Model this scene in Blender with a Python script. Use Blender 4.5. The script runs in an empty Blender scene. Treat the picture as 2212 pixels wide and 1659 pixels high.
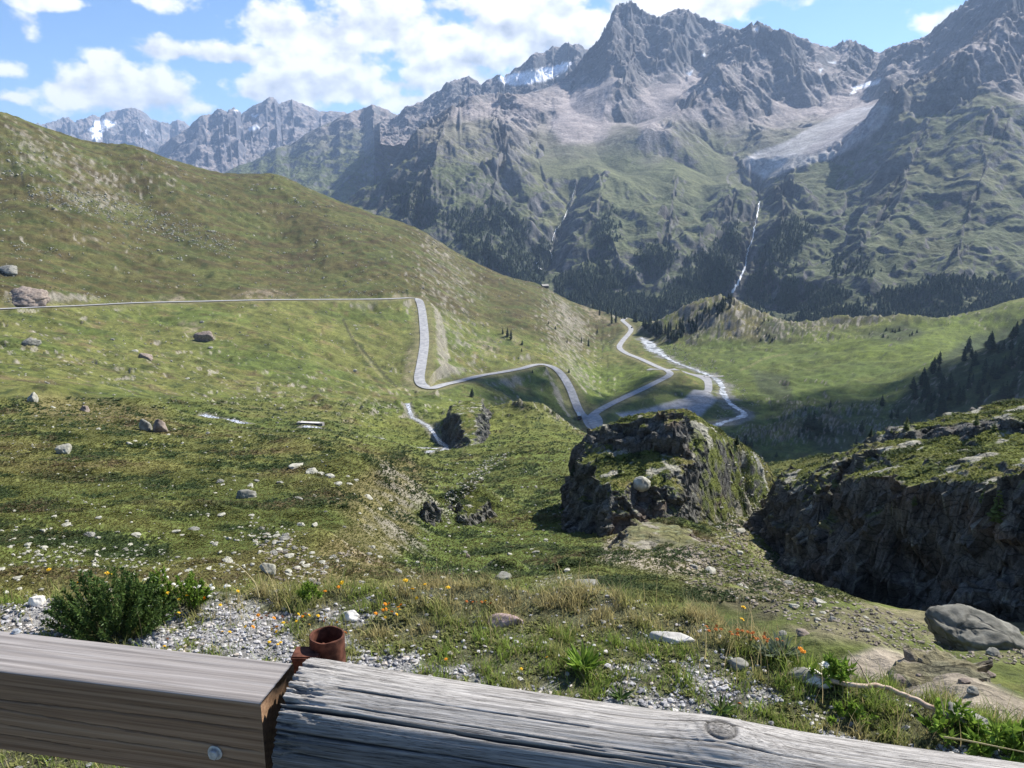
import bpy, math, random
import numpy as np
from mathutils import Vector, Matrix

# ------------------------------------------------------------------ camera, sky, sun, exposure
SCN = bpy.context.scene
COL = SCN.collection
CAM_H = 1.6
PITCH = math.radians(13.0)
FD = 1736.0                       # focal length in units of a 2212 x 1659 frame
CXD, CYD = 1106.0, 829.5
cam_data = bpy.data.cameras.new("camera")
cam_data.sensor_fit = 'HORIZONTAL'
cam_data.sensor_width = 36.0
cam_data.lens = 36.0 * FD / 2212.0
cam_data.clip_start = 0.05
cam_data.clip_end = 60000.0
cam = bpy.data.objects.new("camera", cam_data)
COL.objects.link(cam)
cam.location = (0, 0, CAM_H)
cam.rotation_euler = (math.radians(90) - PITCH, 0, 0)
SCN.camera = cam

SUN_AZ = math.radians(51.0)       # to the right of the view direction
SUN_EL = math.radians(43.0)
sun_vec = Vector((math.sin(SUN_AZ) * math.cos(SUN_EL), math.cos(SUN_AZ) * math.cos(SUN_EL), math.sin(SUN_EL)))
sl = bpy.data.lights.new("sun", 'SUN')
sl.energy = 5.0
sl.angle = math.radians(0.53)
sl.color = (1.0, 0.955, 0.89)
sun = bpy.data.objects.new("sun", sl)
COL.objects.link(sun)
sun.rotation_euler = sun_vec.to_track_quat('Z', 'Y').to_euler()
sun.location = (30, 30, 60)

SCN.view_settings.view_transform = 'Standard'
SCN.view_settings.look = 'None'
SCN.view_settings.exposure = 1.0
SCN.view_settings.gamma = 1.0
SCN.view_settings.use_curve_mapping = False
SCN.render.engine = 'CYCLES'
SCN.cycles.use_denoising = True
SCN.cycles.max_bounces = 5
SCN.cycles.diffuse_bounces = 3
SCN.cycles.transparent_max_bounces = 6
SCN.cycles.volume_bounces = 0
SCN.cycles.sample_clamp_indirect = 6.0

world = bpy.data.worlds.new("World")
SCN.world = world
world.use_nodes = True

def px_dir(u, v):
    """world direction through a point of the 2212 x 1659 frame"""
    dx = (np.asarray(u, float) - CXD) / FD
    dy = -(np.asarray(v, float) - CYD) / FD
    return dx, math.cos(PITCH) + dy * math.sin(PITCH), -math.sin(PITCH) + dy * math.cos(PITCH)

def px_polar(u, v):
    x, y, z = px_dir(u, v)
    h = np.hypot(x, y)
    return np.arctan2(x, y), z / h

def polar_px(th, t):
    """inverse of px_polar"""
    x, y, z = np.sin(th), np.cos(th), t
    f = y * math.cos(PITCH) - z * math.sin(PITCH)
    up = y * math.sin(PITCH) + z * math.cos(PITCH)
    return CXD + FD * x / f, CYD - FD * up / f

def at(u, v, r):
    """point at horizontal distance r seen at (u, v)"""
    th, t = px_polar(u, v)
    return np.array([r * np.sin(th), r * np.cos(th), CAM_H + r * t])

# ---- sky: Nishita air with banks of cumulus given by direction
def build_world():
    nt = world.node_tree
    N, L = nt.nodes, nt.links
    N.clear()
    def node(t, **k):
        n = N.new(t)
        for a, b in k.items():
            setattr(n, a, b)
        return n
    def m(op, a, b=None, c=None, clamp=False):
        n = node('ShaderNodeMath', operation=op, use_clamp=clamp)
        for i, q in enumerate((a, b, c)):
            if q is None: continue
            if isinstance(q, (int, float)): n.inputs[i].default_value = q
            else: L.new(q, n.inputs[i])
        return n.outputs[0]
    sky = node('ShaderNodeTexSky', sky_type='NISHITA', sun_disc=False, altitude=2300.0,
               air_density=1.0, dust_density=0.5, ozone_density=2.0)
    sky.sun_elevation = SUN_EL
    sky.sun_rotation = SUN_AZ
    tc = node('ShaderNodeTexCoord')
    sep = node('ShaderNodeSeparateXYZ')
    L.new(tc.outputs['Generated'], sep.inputs[0])
    az = m('ARCTAN2', sep.outputs[0], sep.outputs[1])
    el = m('ARCSINE', sep.outputs[2])
    comb = node('ShaderNodeCombineXYZ')
    L.new(az, comb.inputs[0]); L.new(el, comb.inputs[1])
    # billow noise in angle space
    def noise(scale, detail, rough, off=(0, 0, 0), sy=1.35):
        mp = node('ShaderNodeMapping')
        mp.inputs['Location'].default_value = off
        mp.inputs['Scale'].default_value = (scale, scale * sy, 1)
        L.new(comb.outputs[0], mp.inputs[0])
        n = node('ShaderNodeTexNoise')
        n.inputs['Scale'].default_value = 1.0
        n.inputs['Detail'].default_value = detail
        n.inputs['Roughness'].default_value = rough
        L.new(mp.outputs[0], n.inputs['Vector'])
        return n.outputs[0]
    n_big = noise(17, 4.5, 0.50)
    n_up = noise(17, 4.5, 0.50, off=(0.14, 0.30, 0))       # the same field sampled towards the sun
    n_fine = noise(60, 4, 0.6, off=(3, 1, 0))
    # centre u, v, half width, half height, weight (frame units)
    B = [(840, 40, 150, 62, 1.0), (700, 80, 175, 55, 1.0), (600, 55, 85, 50, .8), (500, 118, 130, 26, .95), (385, 112, 95, 24, .8),
         (222, 122, 48, 26, .85), (255, 195, 135, 58, 1.0), (340, 205, 75, 60, .9), (165, 195, 70, 34, .8), (430, 236, 60, 16, .6),
         (640, 190, 150, 52, 1.0), (730, 160, 120, 60, 1.0), (560, 200, 70, 26, .9), (800, 195, 160, 40, .75), (1010, 100, 200, 62, 1.05), (1130, 60, 190, 95, 1.1),
         (1230, 80, 110, 110, .95), (960, 10, 130, 22, .6), (880, 222, 100, 26, .8), (980, 170, 140, 40, .9), (1540, 8, 150, 42, 1.05), (1400, -10, 110, 50, 1.0),
         (2035, 48, 55, 30, .85), (15, 148, 80, 20, .5), (110, 2, 90, 16, .5), (345, 0, 80, 18, .45), (15, 212, 30, 12, .4),
         (-400, 60, 260, 70, .9), (2700, -60, 300, 90, .9), (900, -260, 500, 90, .8), (1800, -420, 600, 100, .7), (-900, 150, 300, 60, .9), (3300, 120, 300, 70, .9)]
    field = None
    base = None
    for (u, v, rx, ry, w) in B:
        th, t = px_polar(u, v)
        e = math.atan(t)
        sx, sy = FD / rx, FD / ry
        dx = m('MULTIPLY', m('SUBTRACT', az, float(th)), sx * 0.95)
        dy = m('MULTIPLY', m('SUBTRACT', el, float(e)), sy * 0.95)
        dyl = m('MULTIPLY', m('MINIMUM', dy, 0.0), 0.55)          # flatter underside
        d = m('SQRT', m('ADD', m('ADD', m('MULTIPLY', dx, dx), m('MULTIPLY', dy, dy)), m('MULTIPLY', dyl, dyl)))
        f = m('MULTIPLY', m('SUBTRACT', 1.15, d), w)
        # belly measure: below the middle of its own cloud
        b = m('MULTIPLY', m('SUBTRACT', 0.35, dy), m('MAXIMUM', f, 0.0))
        if field is None: field, base = f, b
        else:
            field = m('SMOOTH_MAX', field, f, 0.18)
            base = m('MAXIMUM', base, b)
    dens = m('ADD', field, m('MULTIPLY', m('SUBTRACT', n_big, 0.5), 2.6))
    dens = m('ADD', dens, m('MULTIPLY', m('SUBTRACT', n_fine, 0.5), 0.38))
    mr = node('ShaderNodeMapRange', interpolation_type='SMOOTHSTEP')
    mr.inputs['From Min'].default_value = 0.14
    mr.inputs['From Max'].default_value = 0.52
    L.new(dens, mr.inputs[0])
    mask = m('MULTIPLY', mr.outputs[0], 0.97)
    # the density's slope towards the sun gives lit rims and grey hollows
    lit = m('MULTIPLY', m('SUBTRACT', n_big, n_up), 3.4)
    shade = m('SUBTRACT', m('ADD', 0.95, lit), m('MULTIPLY', base, 0.72), clamp=True)
    ramp = node('ShaderNodeValToRGB')
    cr = ramp.color_ramp
    cr.elements[0].position = 0.0; cr.elements[0].color = (0.40, 0.44, 0.51, 1)
    cr.elements[1].position = 1.0; cr.elements[1].color = (0.98, 0.98, 0.98, 1)
    e = cr.elements.new(0.5); e.color = (0.66, 0.69, 0.74, 1)
    L.new(shade, ramp.inputs[0])
    bg = node('ShaderNodeBackground'); bg.inputs[1].default_value = SKY_STRENGTH
    tint = node('ShaderNodeMix', data_type='RGBA', blend_type='MULTIPLY'); tint.inputs[0].default_value = 1.0; tint.inputs[7].default_value = (0.80, 0.95, 1.12, 1)
    L.new(sky.outputs[0], tint.inputs[6]); L.new(tint.outputs[2], bg.inputs[0])
    bc = node('ShaderNodeBackground'); bc.inputs[1].default_value = CLOUD_STRENGTH
    L.new(ramp.outputs[0], bc.inputs[0])
    mix = node('ShaderNodeMixShader')
    L.new(mask, mix.inputs[0]); L.new(bg.outputs[0], mix.inputs[1]); L.new(bc.outputs[0], mix.inputs[2])
    out = node('ShaderNodeOutputWorld')
    L.new(mix.outputs[0], out.inputs[0])
SKY_STRENGTH = 0.080
CLOUD_STRENGTH = 0.66
build_world()

# ------------------------------------------------------------------ noise
def _h(ix, iy, seed):
    h = (ix.astype(np.uint32) * np.uint32(374761393) + iy.astype(np.uint32) * np.uint32(668265263) + np.uint32((seed * 2654435761) & 0xffffffff))
    h ^= h >> np.uint32(13); h *= np.uint32(1274126177); h ^= h >> np.uint32(16)
    h *= np.uint32(2246822519); h ^= h >> np.uint32(15)
    return h
def _f(h):
    return h.astype(np.float32) * np.float32(1 / 4294967296.0)

def perlin(x, y, seed=0):
    x = np.asarray(x, np.float64); y = np.asarray(y, np.float64)
    fx = np.floor(x); fy = np.floor(y)
    ix = fx.astype(np.int64); iy = fy.astype(np.int64)
    x = (x - fx).astype(np.float32); y = (y - fy).astype(np.float32)
    u = x * x * x * (x * (x * 6 - 15) + 10); v = y * y * y * (y * (y * 6 - 15) + 10)
    def g(dx, dy):
        a = _f(_h(ix + dx, iy + dy, seed)) * np.float32(2 * np.pi)
        return np.cos(a) * (x - dx) + np.sin(a) * (y - dy)
    a = g(0, 0); b = g(1, 0); c = g(0, 1); d = g(1, 1)
    return (a + (b - a) * u + (c - a) * v + (a - b - c + d) * u * v) * 1.5

def fbm(x, y, oct=5, seed=0, gain=0.5, lac=2.03):
    s = 0; a = 1.0; n = 0
    for i in range(oct):
        s = s + a * perlin(x, y, seed + i * 17); n += a
        a *= gain; x = x * lac + 13.7; y = y * lac - 7.1
    return s / n

def ridged(x, y, oct=5, seed=0, gain=0.5, lac=2.1):
    s = 0; a = 1.0; n = 0; w = 1.0
    for i in range(oct):
        q = (1 - np.abs(perlin(x, y, seed + i * 31))) ** 2
        s = s + a * q * w; n += a
        w = np.clip(q * 1.6, 0, 1); a *= gain; x = x * lac + 5.2; y = y * lac + 1.3
    return s / n

def erosion_cells(px, py, dx, dy, seed):
    fx = np.floor(px); fy = np.floor(py)
    ix = fx.astype(np.int64); iy = fy.astype(np.int64)
    rx = (px - fx).astype(np.float32); ry = (py - fy).astype(np.float32)
    va = 0; vx = 0; vy = 0; wt = 0
    for i in range(-1, 2):
        for j in range(-1, 2):
            h = _h(ix - i, iy - j, seed)
            hx = _f(h) * 0.5; hy = _f(_h(iy - j, ix - i, seed + 7)) * 0.5
            qx = rx + i - hx; qy = ry + j - hy
            w = np.exp(-(qx * qx + qy * qy) * 2)
            mg = (qx * dx + qy * dy) * np.float32(2 * np.pi)
            c = np.cos(mg); s = -np.sin(mg) * w
            va = va + c * w; vx = vx + s * dx; vy = vy + s * dy; wt = wt + w
    return va / wt, vx / wt, vy / wt

def gullies(x, y, gx, gy, scale, oct=4, seed=0, slope_gain=2.4, a=0.5, fade=None):
    """gully pattern that runs down the slope (gx, gy); x, y in metres, scale in metres per cell"""
    px = x / scale; py = y / scale
    h = 0; hx = 0; hy = 0; f = 1.0; tot = 0
    for o in range(oct):
        ddx = (-(gy * slope_gain) - hy).astype(np.float32); ddy = ((gx * slope_gain) + hx).astype(np.float32)
        e, ex, ey = erosion_cells(px * f, py * f, ddx, ddy, seed + o * 101)
        k = a if fade is None else a * fade[o]
        h = h + e * k; hx = hx + ex * k * f; hy = hy + ey * k * f; tot += a
        a *= 0.42; f *= 2.0
    return h / tot

def sstep(a, b, x):
    t = np.clip((x - a) / (b - a), 0, 1)
    return t * t * (3 - 2 * t)

def lerp(a, b, t): return a + (b - a) * t
def cmix(c, col, w):
    """mix colour array c (n,3) with col by weight w"""
    return c + (np.asarray(col, np.float32) - c) * w[..., None].astype(np.float32)

# ------------------------------------------------------------------ thin plate surface t(theta, log r) through sight-line points
class Plate:
    KX = 3.2
    def __init__(self, pts, lam=2e-4, polar=()):
        P = []
        for (u, v, r) in pts:
            th, t = px_polar(u, v)
            P.append((float(th), math.log(r), float(t)))
        for (u, r, z) in polar:       # ground that the photograph hides: height above the verge
            th, _ = px_polar(u, 800)
            P.append((float(th), math.log(r), (z - CAM_H) / r))
        P = np.array(P)
        self.X = P[:, 0] * self.KX; self.Y = P[:, 1]
        n = len(P)
        A = np.zeros((n + 3, n + 3))
        A[:n, :n] = self.phi(self.X[:, None] - self.X[None], self.Y[:, None] - self.Y[None]) + np.eye(n) * lam
        A[:n, n] = 1; A[:n, n + 1] = self.X; A[:n, n + 2] = self.Y
        A[n:, :n] = A[:n, n:].T
        self.w = np.linalg.solve(A, np.concatenate([P[:, 2], np.zeros(3)]))
        self.n = n
    @staticmethod
    def phi(dx, dy):
        d2 = dx * dx + dy * dy
        return 0.5 * d2 * np.log(d2 + 1e-12)
    def __call__(self, th, r):
        X = np.asarray(th, float) * self.KX; Y = np.log(r)
        s = self.w[self.n] + self.w[self.n + 1] * X + self.w[self.n + 2] * Y
        for i in range(self.n):
            s = s + self.w[i] * self.phi(X - self.X[i], Y - self.Y[i])
        return s

def polar_grid(th, r):
    return np.meshgrid(th, r, indexing='xy')      # rows: r, columns: theta

def upsample(A, rows, cols, R, C):
    """bilinear upsample from coarse coordinates rows, cols to R, C"""
    B = np.empty((len(rows), len(C)))
    for i in range(len(rows)): B[i] = np.interp(C, cols, A[i])
    O = np.empty((len(R), len(C)))
    idx = np.clip(np.searchsorted(rows, R) - 1, 0, len(rows) - 2)
    f = ((R - rows[idx]) / (rows[idx + 1] - rows[idx]))[:, None]
    return B[idx] * (1 - f) + B[idx + 1] * f

# ------------------------------------------------------------------ mesh helpers
def mesh_from(name, verts, faces, mat, smooth=True, col=None, link=True, parent=None, matidx=None):
    """verts (n,3); faces (m,k) array of one size, or a list of arrays"""
    me = bpy.data.meshes.new(name)
    verts = np.ascontiguousarray(verts, np.float32)
    fl = faces if isinstance(faces, list) else [faces]
    fl = [np.asarray(f, np.int32) for f in fl if len(f)]
    me.vertices.add(len(verts)); me.vertices.foreach_set('co', verts.ravel())
    nl = sum(f.size for f in fl); nf = sum(len(f) for f in fl)
    me.loops.add(nl); me.polygons.add(nf)
    me.loops.foreach_set('vertex_index', np.concatenate([f.ravel() for f in fl]))
    tot = np.concatenate([np.full(len(f), f.shape[1], np.int32) for f in fl])
    st = np.concatenate([[0], np.cumsum(tot)[:-1]]).astype(np.int32)
    me.polygons.foreach_set('loop_start', st)
    me.polygons.foreach_set('use_smooth', np.full(nf, smooth, bool))
    if col is not None:
        a = me.color_attributes.new('Col', 'FLOAT_COLOR', 'POINT')
        c = np.ones((len(verts), 4), np.float32); c[:, :3] = np.asarray(col).reshape(-1, 3)
        a.data.foreach_set('color', c.ravel())
    for q in (mat if isinstance(mat, (list, tuple)) else [mat]): me.materials.append(q)
    if matidx is not None: me.polygons.foreach_set('material_index', np.asarray(matidx, np.int32))
    me.update(calc_edges=True)
    o = bpy.data.objects.new(name, me)
    if link: COL.objects.link(o)
    if parent is not None: o.parent = parent
    return o

def grid_faces(nr, nc):
    i = np.arange(nr - 1)[:, None] * nc + np.arange(nc - 1)[None]
    i = i.ravel()
    return np.stack([i, i + 1, i + nc + 1, i + nc], 1)

def tag(o, label=None, cat=None, group=None, kind=None):
    if label: o['label'] = label
    if cat: o['category'] = cat
    if group: o['group'] = group
    if kind: o['kind'] = kind
    return o

def empty(name, loc=(0, 0, 0), rz=0.0):
    o = bpy.data.objects.new(name, None)
    COL.objects.link(o); o.location = loc; o.rotation_euler = (0, 0, rz)
    o.empty_display_size = 0.2
    return o

def grid_normals(X, Y, Z):
    P = np.stack([X, Y, Z], -1)
    du = np.empty_like(P); dv = np.empty_like(P)
    du[:, 1:-1] = P[:, 2:] - P[:, :-2]; du[:, 0] = P[:, 1] - P[:, 0]; du[:, -1] = P[:, -1] - P[:, -2]
    dv[1:-1] = P[2:] - P[:-2]; dv[0] = P[1] - P[0]; dv[-1] = P[-1] - P[-2]
    n = np.cross(du, dv)
    n /= np.linalg.norm(n, axis=-1, keepdims=True) + 1e-9
    n *= np.sign(n[..., 2:3] + 1e-9)
    return n

# ------------------------------------------------------------------ materials
def new_mat(name):
    m = bpy.data.materials.new(name); m.use_nodes = True
    nt = m.node_tree
    b = nt.nodes['Principled BSDF']
    b.inputs['Roughness'].default_value = 0.9
    b.inputs['Specular IOR Level'].default_value = 0.2
    return m, nt, b

def land_mat(name, scales, var=0.35, bump=0.6, bump_dist=0.4, rough=0.95):
    """vertex land-cover colour broken up by object-space noise at several sizes (metres)"""
    m, nt, b = new_mat(name)
    N, L = nt.nodes, nt.links
    at_ = N.new('ShaderNodeAttribute'); at_.attribute_name = 'Col'
    tc = N.new('ShaderNodeTexCoord')
    prev = at_.outputs['Color']; hs = None
    for i, s in enumerate(scales):
        n = N.new('ShaderNodeTexNoise'); n.inputs['Scale'].default_value = 1.0 / s
        n.inputs['Detail'].default_value = 6; n.inputs['Roughness'].default_value = 0.65
        L.new(tc.outputs['Object'], n.inputs['Vector'])
        mr = N.new('ShaderNodeMapRange'); mr.inputs[1].default_value = 0.3; mr.inputs[2].default_value = 0.7
        mr.inputs[3].default_value = 1 - var; mr.inputs[4].default_value = 1 + var
        L.new(n.outputs[0], mr.inputs[0])
        mx = N.new('ShaderNodeMix'); mx.data_type = 'RGBA'; mx.blend_type = 'MULTIPLY'; mx.inputs[0].default_value = 1.0
        L.new(prev, mx.inputs[6]); L.new(mr.outputs[0], mx.inputs[7])
        prev = mx.outputs[2]
        if hs is None: hs = n.outputs[0]
        else:
            ad = N.new('ShaderNodeMath'); ad.operation = 'ADD'
            L.new(hs, ad.inputs[0]); L.new(n.outputs[0], ad.inputs[1]); hs = ad.outputs[0]
    L.new(prev, b.inputs['Base Color'])
    bp = N.new('ShaderNodeBump'); bp.inputs['Strength'].default_value = bump; bp.inputs['Distance'].default_value = bump_dist
    L.new(hs, bp.inputs['Height']); L.new(bp.outputs[0], b.inputs['Normal'])
    b.inputs['Roughness'].default_value = rough
    b.inputs['Specular IOR Level'].default_value = 0.1
    return m

def noise_mat(name, c1, c2, scale, c3=None, bump=0.5, bump_dist=0.02, rough=0.9, rnd=0.0, detail=6, coord='Object', contrast=(0.35, 0.65)):
    m, nt, b = new_mat(name)
    N, L = nt.nodes, nt.links
    tc = N.new('ShaderNodeTexCoord')
    n = N.new('ShaderNodeTexNoise'); n.inputs['Scale'].default_value = scale; n.inputs['Detail'].default_value = detail
    n.inputs['Roughness'].default_value = 0.62
    L.new(tc.outputs[coord], n.inputs['Vector'])
    r = N.new('ShaderNodeValToRGB')
    r.color_ramp.elements[0].position = contrast[0]; r.color_ramp.elements[0].color = (*c1, 1)
    r.color_ramp.elements[1].position = contrast[1]; r.color_ramp.elements[1].color = (*c2, 1)
    if c3 is not None:
        e = r.color_ramp.elements.new((contrast[0] + contrast[1]) / 2); e.color = (*c3, 1)
    L.new(n.outputs[0], r.inputs[0])
    out = r.outputs[0]
    if rnd > 0:
        g = N.new('ShaderNodeNewGeometry')
        mr = N.new('ShaderNodeMapRange'); mr.inputs[3].default_value = 1 - rnd; mr.inputs[4].default_value = 1 + rnd
        L.new(g.outputs['Random Per Island'], mr.inputs[0])
        mx = N.new('ShaderNodeMix'); mx.data_type = 'RGBA'; mx.blend_type = 'MULTIPLY'; mx.inputs[0].default_value = 1
        L.new(out, mx.inputs[6]); L.new(mr.outputs[0], mx.inputs[7]); out = mx.outputs[2]
    L.new(out, b.inputs['Base Color'])
    b.inputs['Roughness'].default_value = rough
    if bump > 0:
        bp = N.new('ShaderNodeBump'); bp.inputs['Strength'].default_value = bump; bp.inputs['Distance'].default_value = bump_dist
        L.new(n.outputs[0], bp.inputs['Height']); L.new(bp.outputs[0], b.inputs['Normal'])
    return m

def add_translucency(m, amount=.4):
    nt = m.node_tree; b = nt.nodes['Principled BSDF']; out = nt.nodes['Material Output']
    tr = nt.nodes.new('ShaderNodeBsdfTranslucent')
    lk = b.inputs['Base Color'].links
    if lk: nt.links.new(lk[0].from_socket, tr.inputs[0])
    else: tr.inputs[0].default_value = b.inputs['Base Color'].default_value
    mx = nt.nodes.new('ShaderNodeMixShader'); mx.inputs[0].default_value = amount
    nt.links.new(b.outputs[0], mx.inputs[1]); nt.links.new(tr.outputs[0], mx.inputs[2]); nt.links.new(mx.outputs[0], out.inputs[0])
    return m
# ================================================================== THE LAND
R_ = np.random.RandomState(11)

def catmull(P, n=24):
    P = np.asarray(P, float)
    Q = np.vstack([2 * P[0] - P[1], P, 2 * P[-1] - P[-2]])
    out = []
    for i in range(1, len(Q) - 2):
        p0, p1, p2, p3 = Q[i - 1:i + 3]
        for k in range(n):
            t = k / n
            out.append(0.5 * ((2 * p1) + (-p0 + p2) * t + (2 * p0 - 5 * p1 + 4 * p2 - p3) * t * t + (-p0 + 3 * p1 - 3 * p2 + p3) * t ** 3))
    out.append(P[-1])
    return np.array(out)

def path3(tri, n=24):
    return catmull([at(*q) for q in tri], n)

def path_dist(X, Y, path):
    """plan distance to a polyline and the height of its nearest point"""
    best = np.full(X.shape, 1e18); hz = np.zeros(X.shape)
    for a, b in zip(path[:-1], path[1:]):
        dx, dy = b[0] - a[0], b[1] - a[1]
        l2 = dx * dx + dy * dy + 1e-9
        t = np.clip(((X - a[0]) * dx + (Y - a[1]) * dy) / l2, 0, 1)
        d = (X - a[0] - t * dx) ** 2 + (Y - a[1] - t * dy) ** 2
        m = d < best
        best[m] = d[m]; hz[m] = (a[2] + t * (b[2] - a[2]))[m]
    return np.sqrt(best), hz

def poly_mask(U, V, pts, soft=8.0):
    """1 inside the outline, fading over soft; U, V carry their own wobble"""
    pts = np.asarray(pts, float)
    lo = pts.min(0) - soft * 2; hi = pts.max(0) + soft * 2
    sel = (U > lo[0]) & (U < hi[0]) & (V > lo[1]) & (V < hi[1])
    out = np.zeros(U.shape, np.float32)
    if not sel.any(): return out
    x = U[sel]; y = V[sel]
    ins = np.zeros(x.shape, bool); d2 = np.full(x.shape, 1e18)
    n = len(pts)
    for i in range(n):
        x1, y1 = pts[i]; x2, y2 = pts[(i + 1) % n]
        if y1 != y2:
            c = ((y1 > y) != (y2 > y)) & (x < (x2 - x1) * (y - y1) / (y2 - y1) + x1)
            ins ^= c
        l2 = (x2 - x1) ** 2 + (y2 - y1) ** 2 + 1e-9
        t = np.clip(((x - x1) * (x2 - x1) + (y - y1) * (y2 - y1)) / l2, 0, 1)
        d2 = np.minimum(d2, (x - x1 - t * (x2 - x1)) ** 2 + (y - y1 - t * (y2 - y1)) ** 2)
    sd = np.sqrt(d2) * np.where(ins, 1, -1)
    out[sel] = sstep(-soft, soft, sd)
    return out

def line_mask(U, V, pts, w, soft):
    best = np.full(U.shape, 1e18)
    for (x1, y1), (x2, y2) in zip(pts[:-1], pts[1:]):
        l2 = (x2 - x1) ** 2 + (y2 - y1) ** 2 + 1e-9
        t = np.clip(((U - x1) * (x2 - x1) + (V - y1) * (y2 - y1)) / l2, 0, 1)
        best = np.minimum(best, (U - x1 - t * (x2 - x1)) ** 2 + (V - y1 - t * (y2 - y1)) ** 2)
    return 1 - sstep(w, w + soft, np.sqrt(best))

class Sheet:
    """a ground sheet kept as Z over (r, theta) so that things can be set down on it"""
    def __init__(s, th, r, Z):
        s.th, s.lr, s.r, s.Z = th, np.log(r), r, Z
        s.T = (Z - CAM_H) / r[:, None]
    def z(s, x, y):
        th = np.arctan2(x, y); lr = np.log(np.hypot(x, y) + 1e-9)
        i = np.clip((lr - s.lr[0]) / (s.lr[1] - s.lr[0]), 0, len(s.lr) - 1.001)
        j = np.clip((th - s.th[0]) / (s.th[1] - s.th[0]), 0, len(s.th) - 1.001)
        i0 = np.floor(i).astype(int); j0 = np.floor(j).astype(int); fi = i - i0; fj = j - j0
        Z = s.Z
        return (Z[i0, j0] * (1 - fi) * (1 - fj) + Z[i0 + 1, j0] * fi * (1 - fj) + Z[i0, j0 + 1] * (1 - fi) * fj + Z[i0 + 1, j0 + 1] * fi * fj)
    def hits(s, u, v):
        """many lines of sight at once: plan positions, heights and distances (nan where they miss)"""
        th, t = px_polar(u, v)
        j = np.clip(np.round((th - s.th[0]) / (s.th[1] - s.th[0])).astype(int), 0, len(s.th) - 1)
        if not hasattr(s, 'M'): s.M = np.maximum.accumulate(s.T, axis=0)
        i = np.zeros(len(j), int)
        order = np.argsort(j, kind='stable'); js = j[order]
        cut = np.concatenate([[0], np.nonzero(np.diff(js))[0] + 1, [len(js)]])
        for a, b in zip(cut[:-1], cut[1:]):
            ii = order[a:b]
            i[ii] = np.searchsorted(s.M[:, js[a]], t[ii])
        i1 = np.clip(i, 1, len(s.r) - 1); m0, m1 = s.M[i1 - 1, j], s.M[i1, j]
        fr = np.clip((t - m0) / np.maximum(m1 - m0, 1e-9), 0, 1)
        ok = i < len(s.r)
        r = np.where(ok, s.r[i1 - 1] + fr * (s.r[i1] - s.r[i1 - 1]), np.nan)
        x, y = r * np.sin(th), r * np.cos(th)
        xs, ys = np.where(ok, x, 1.0), np.where(ok, y, 10.0)
        return np.stack([x, y, np.where(ok, s.z(xs, ys), np.nan)], -1), r, (i, j)
    def hit(s, u, v, rmin=None):
        """where the line of sight (u, v) first meets the sheet"""
        th, t = px_polar(u, v)
        j = int(np.clip(round((th - s.th[0]) / (s.th[1] - s.th[0])), 0, len(s.th) - 1))
        c = s.T[:, j] >= t
        if rmin is not None: c &= s.r >= rmin
        i = int(np.argmax(c))
        if not c.any(): return None
        r = s.r[i]
        x, y = r * math.sin(th), r * math.cos(th)
        return np.array([x, y, float(s.z(np.array([x]), np.array([y]))[0])])

# ------------------------------------------------------------------ near and middle ground: control sight lines (u, v, distance)
def colpts(u, vr): return [(u, v, r) for v, r in vr]
CP = []
for u in (-420, -150, 0):
    CP += colpts(u, [(1310, 16), (1250, 21), (1180, 31), (1100, 43), (1037, 58), (970, 82), (920, 115), (860, 160), (800, 230), (740, 310), (690, 400), (665, 450), (640, 470), (500, 620), (380, 740)])
CP += [(-420, 190, 900), (-150, 225, 860), (0, 262, 830)]
CP += colpts(300, [(1310, 16), (1250, 21), (1180, 31), (1100, 43), (1037, 58), (970, 85), (920, 125), (860, 210), (800, 300), (740, 390), (690, 470), (656, 520), (640, 535), (520, 690), (420, 810), (327, 900)])
CP += colpts(600, [(1310, 16), (1250, 21), (1180, 31), (1110, 42), (1040, 58), (970, 95), (920, 150), (890, 210), (840, 310), (780, 400), (700, 510), (648, 580), (560, 720), (470, 860), (384, 990)])
CP += colpts(760, [(1300, 17), (1250, 22), (1180, 33), (1100, 47), (1040, 64), (985, 100), (930, 165), (880, 250)])
CP += colpts(900, [(1295, 18), (1250, 25), (1200, 40), (1130, 60), (1060, 92), (1000, 140), (960, 185), (900, 270), (870, 340), (840, 440), (760, 520), (700, 575), (648, 640), (570, 790), (494, 1000)])
CP += colpts(1050, [(1290, 20), (1250, 31), (1200, 50), (1150, 67), (1100, 84), (1040, 112), (990, 145), (950, 185), (905, 245), (878, 290)])
CP += [(1050, 800, 550), (1050, 700, 700), (1050, 640, 840), (1050, 580, 1060)]
CP += colpts(1180, [(1290, 20), (1240, 33), (1180, 55), (1130, 72), (1080, 90), (1030, 112), (975, 150), (925, 210), (893, 262)])
CP += [(1180, 720, 760), (1180, 670, 880), (1180, 620, 1080)]
CP += [(1250, 935, 235), (1290, 950, 210), (1300, 672, 1140), (1300, 740, 950), (1300, 780, 800), (1300, 830, 680), (1310, 860, 610)]
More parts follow.
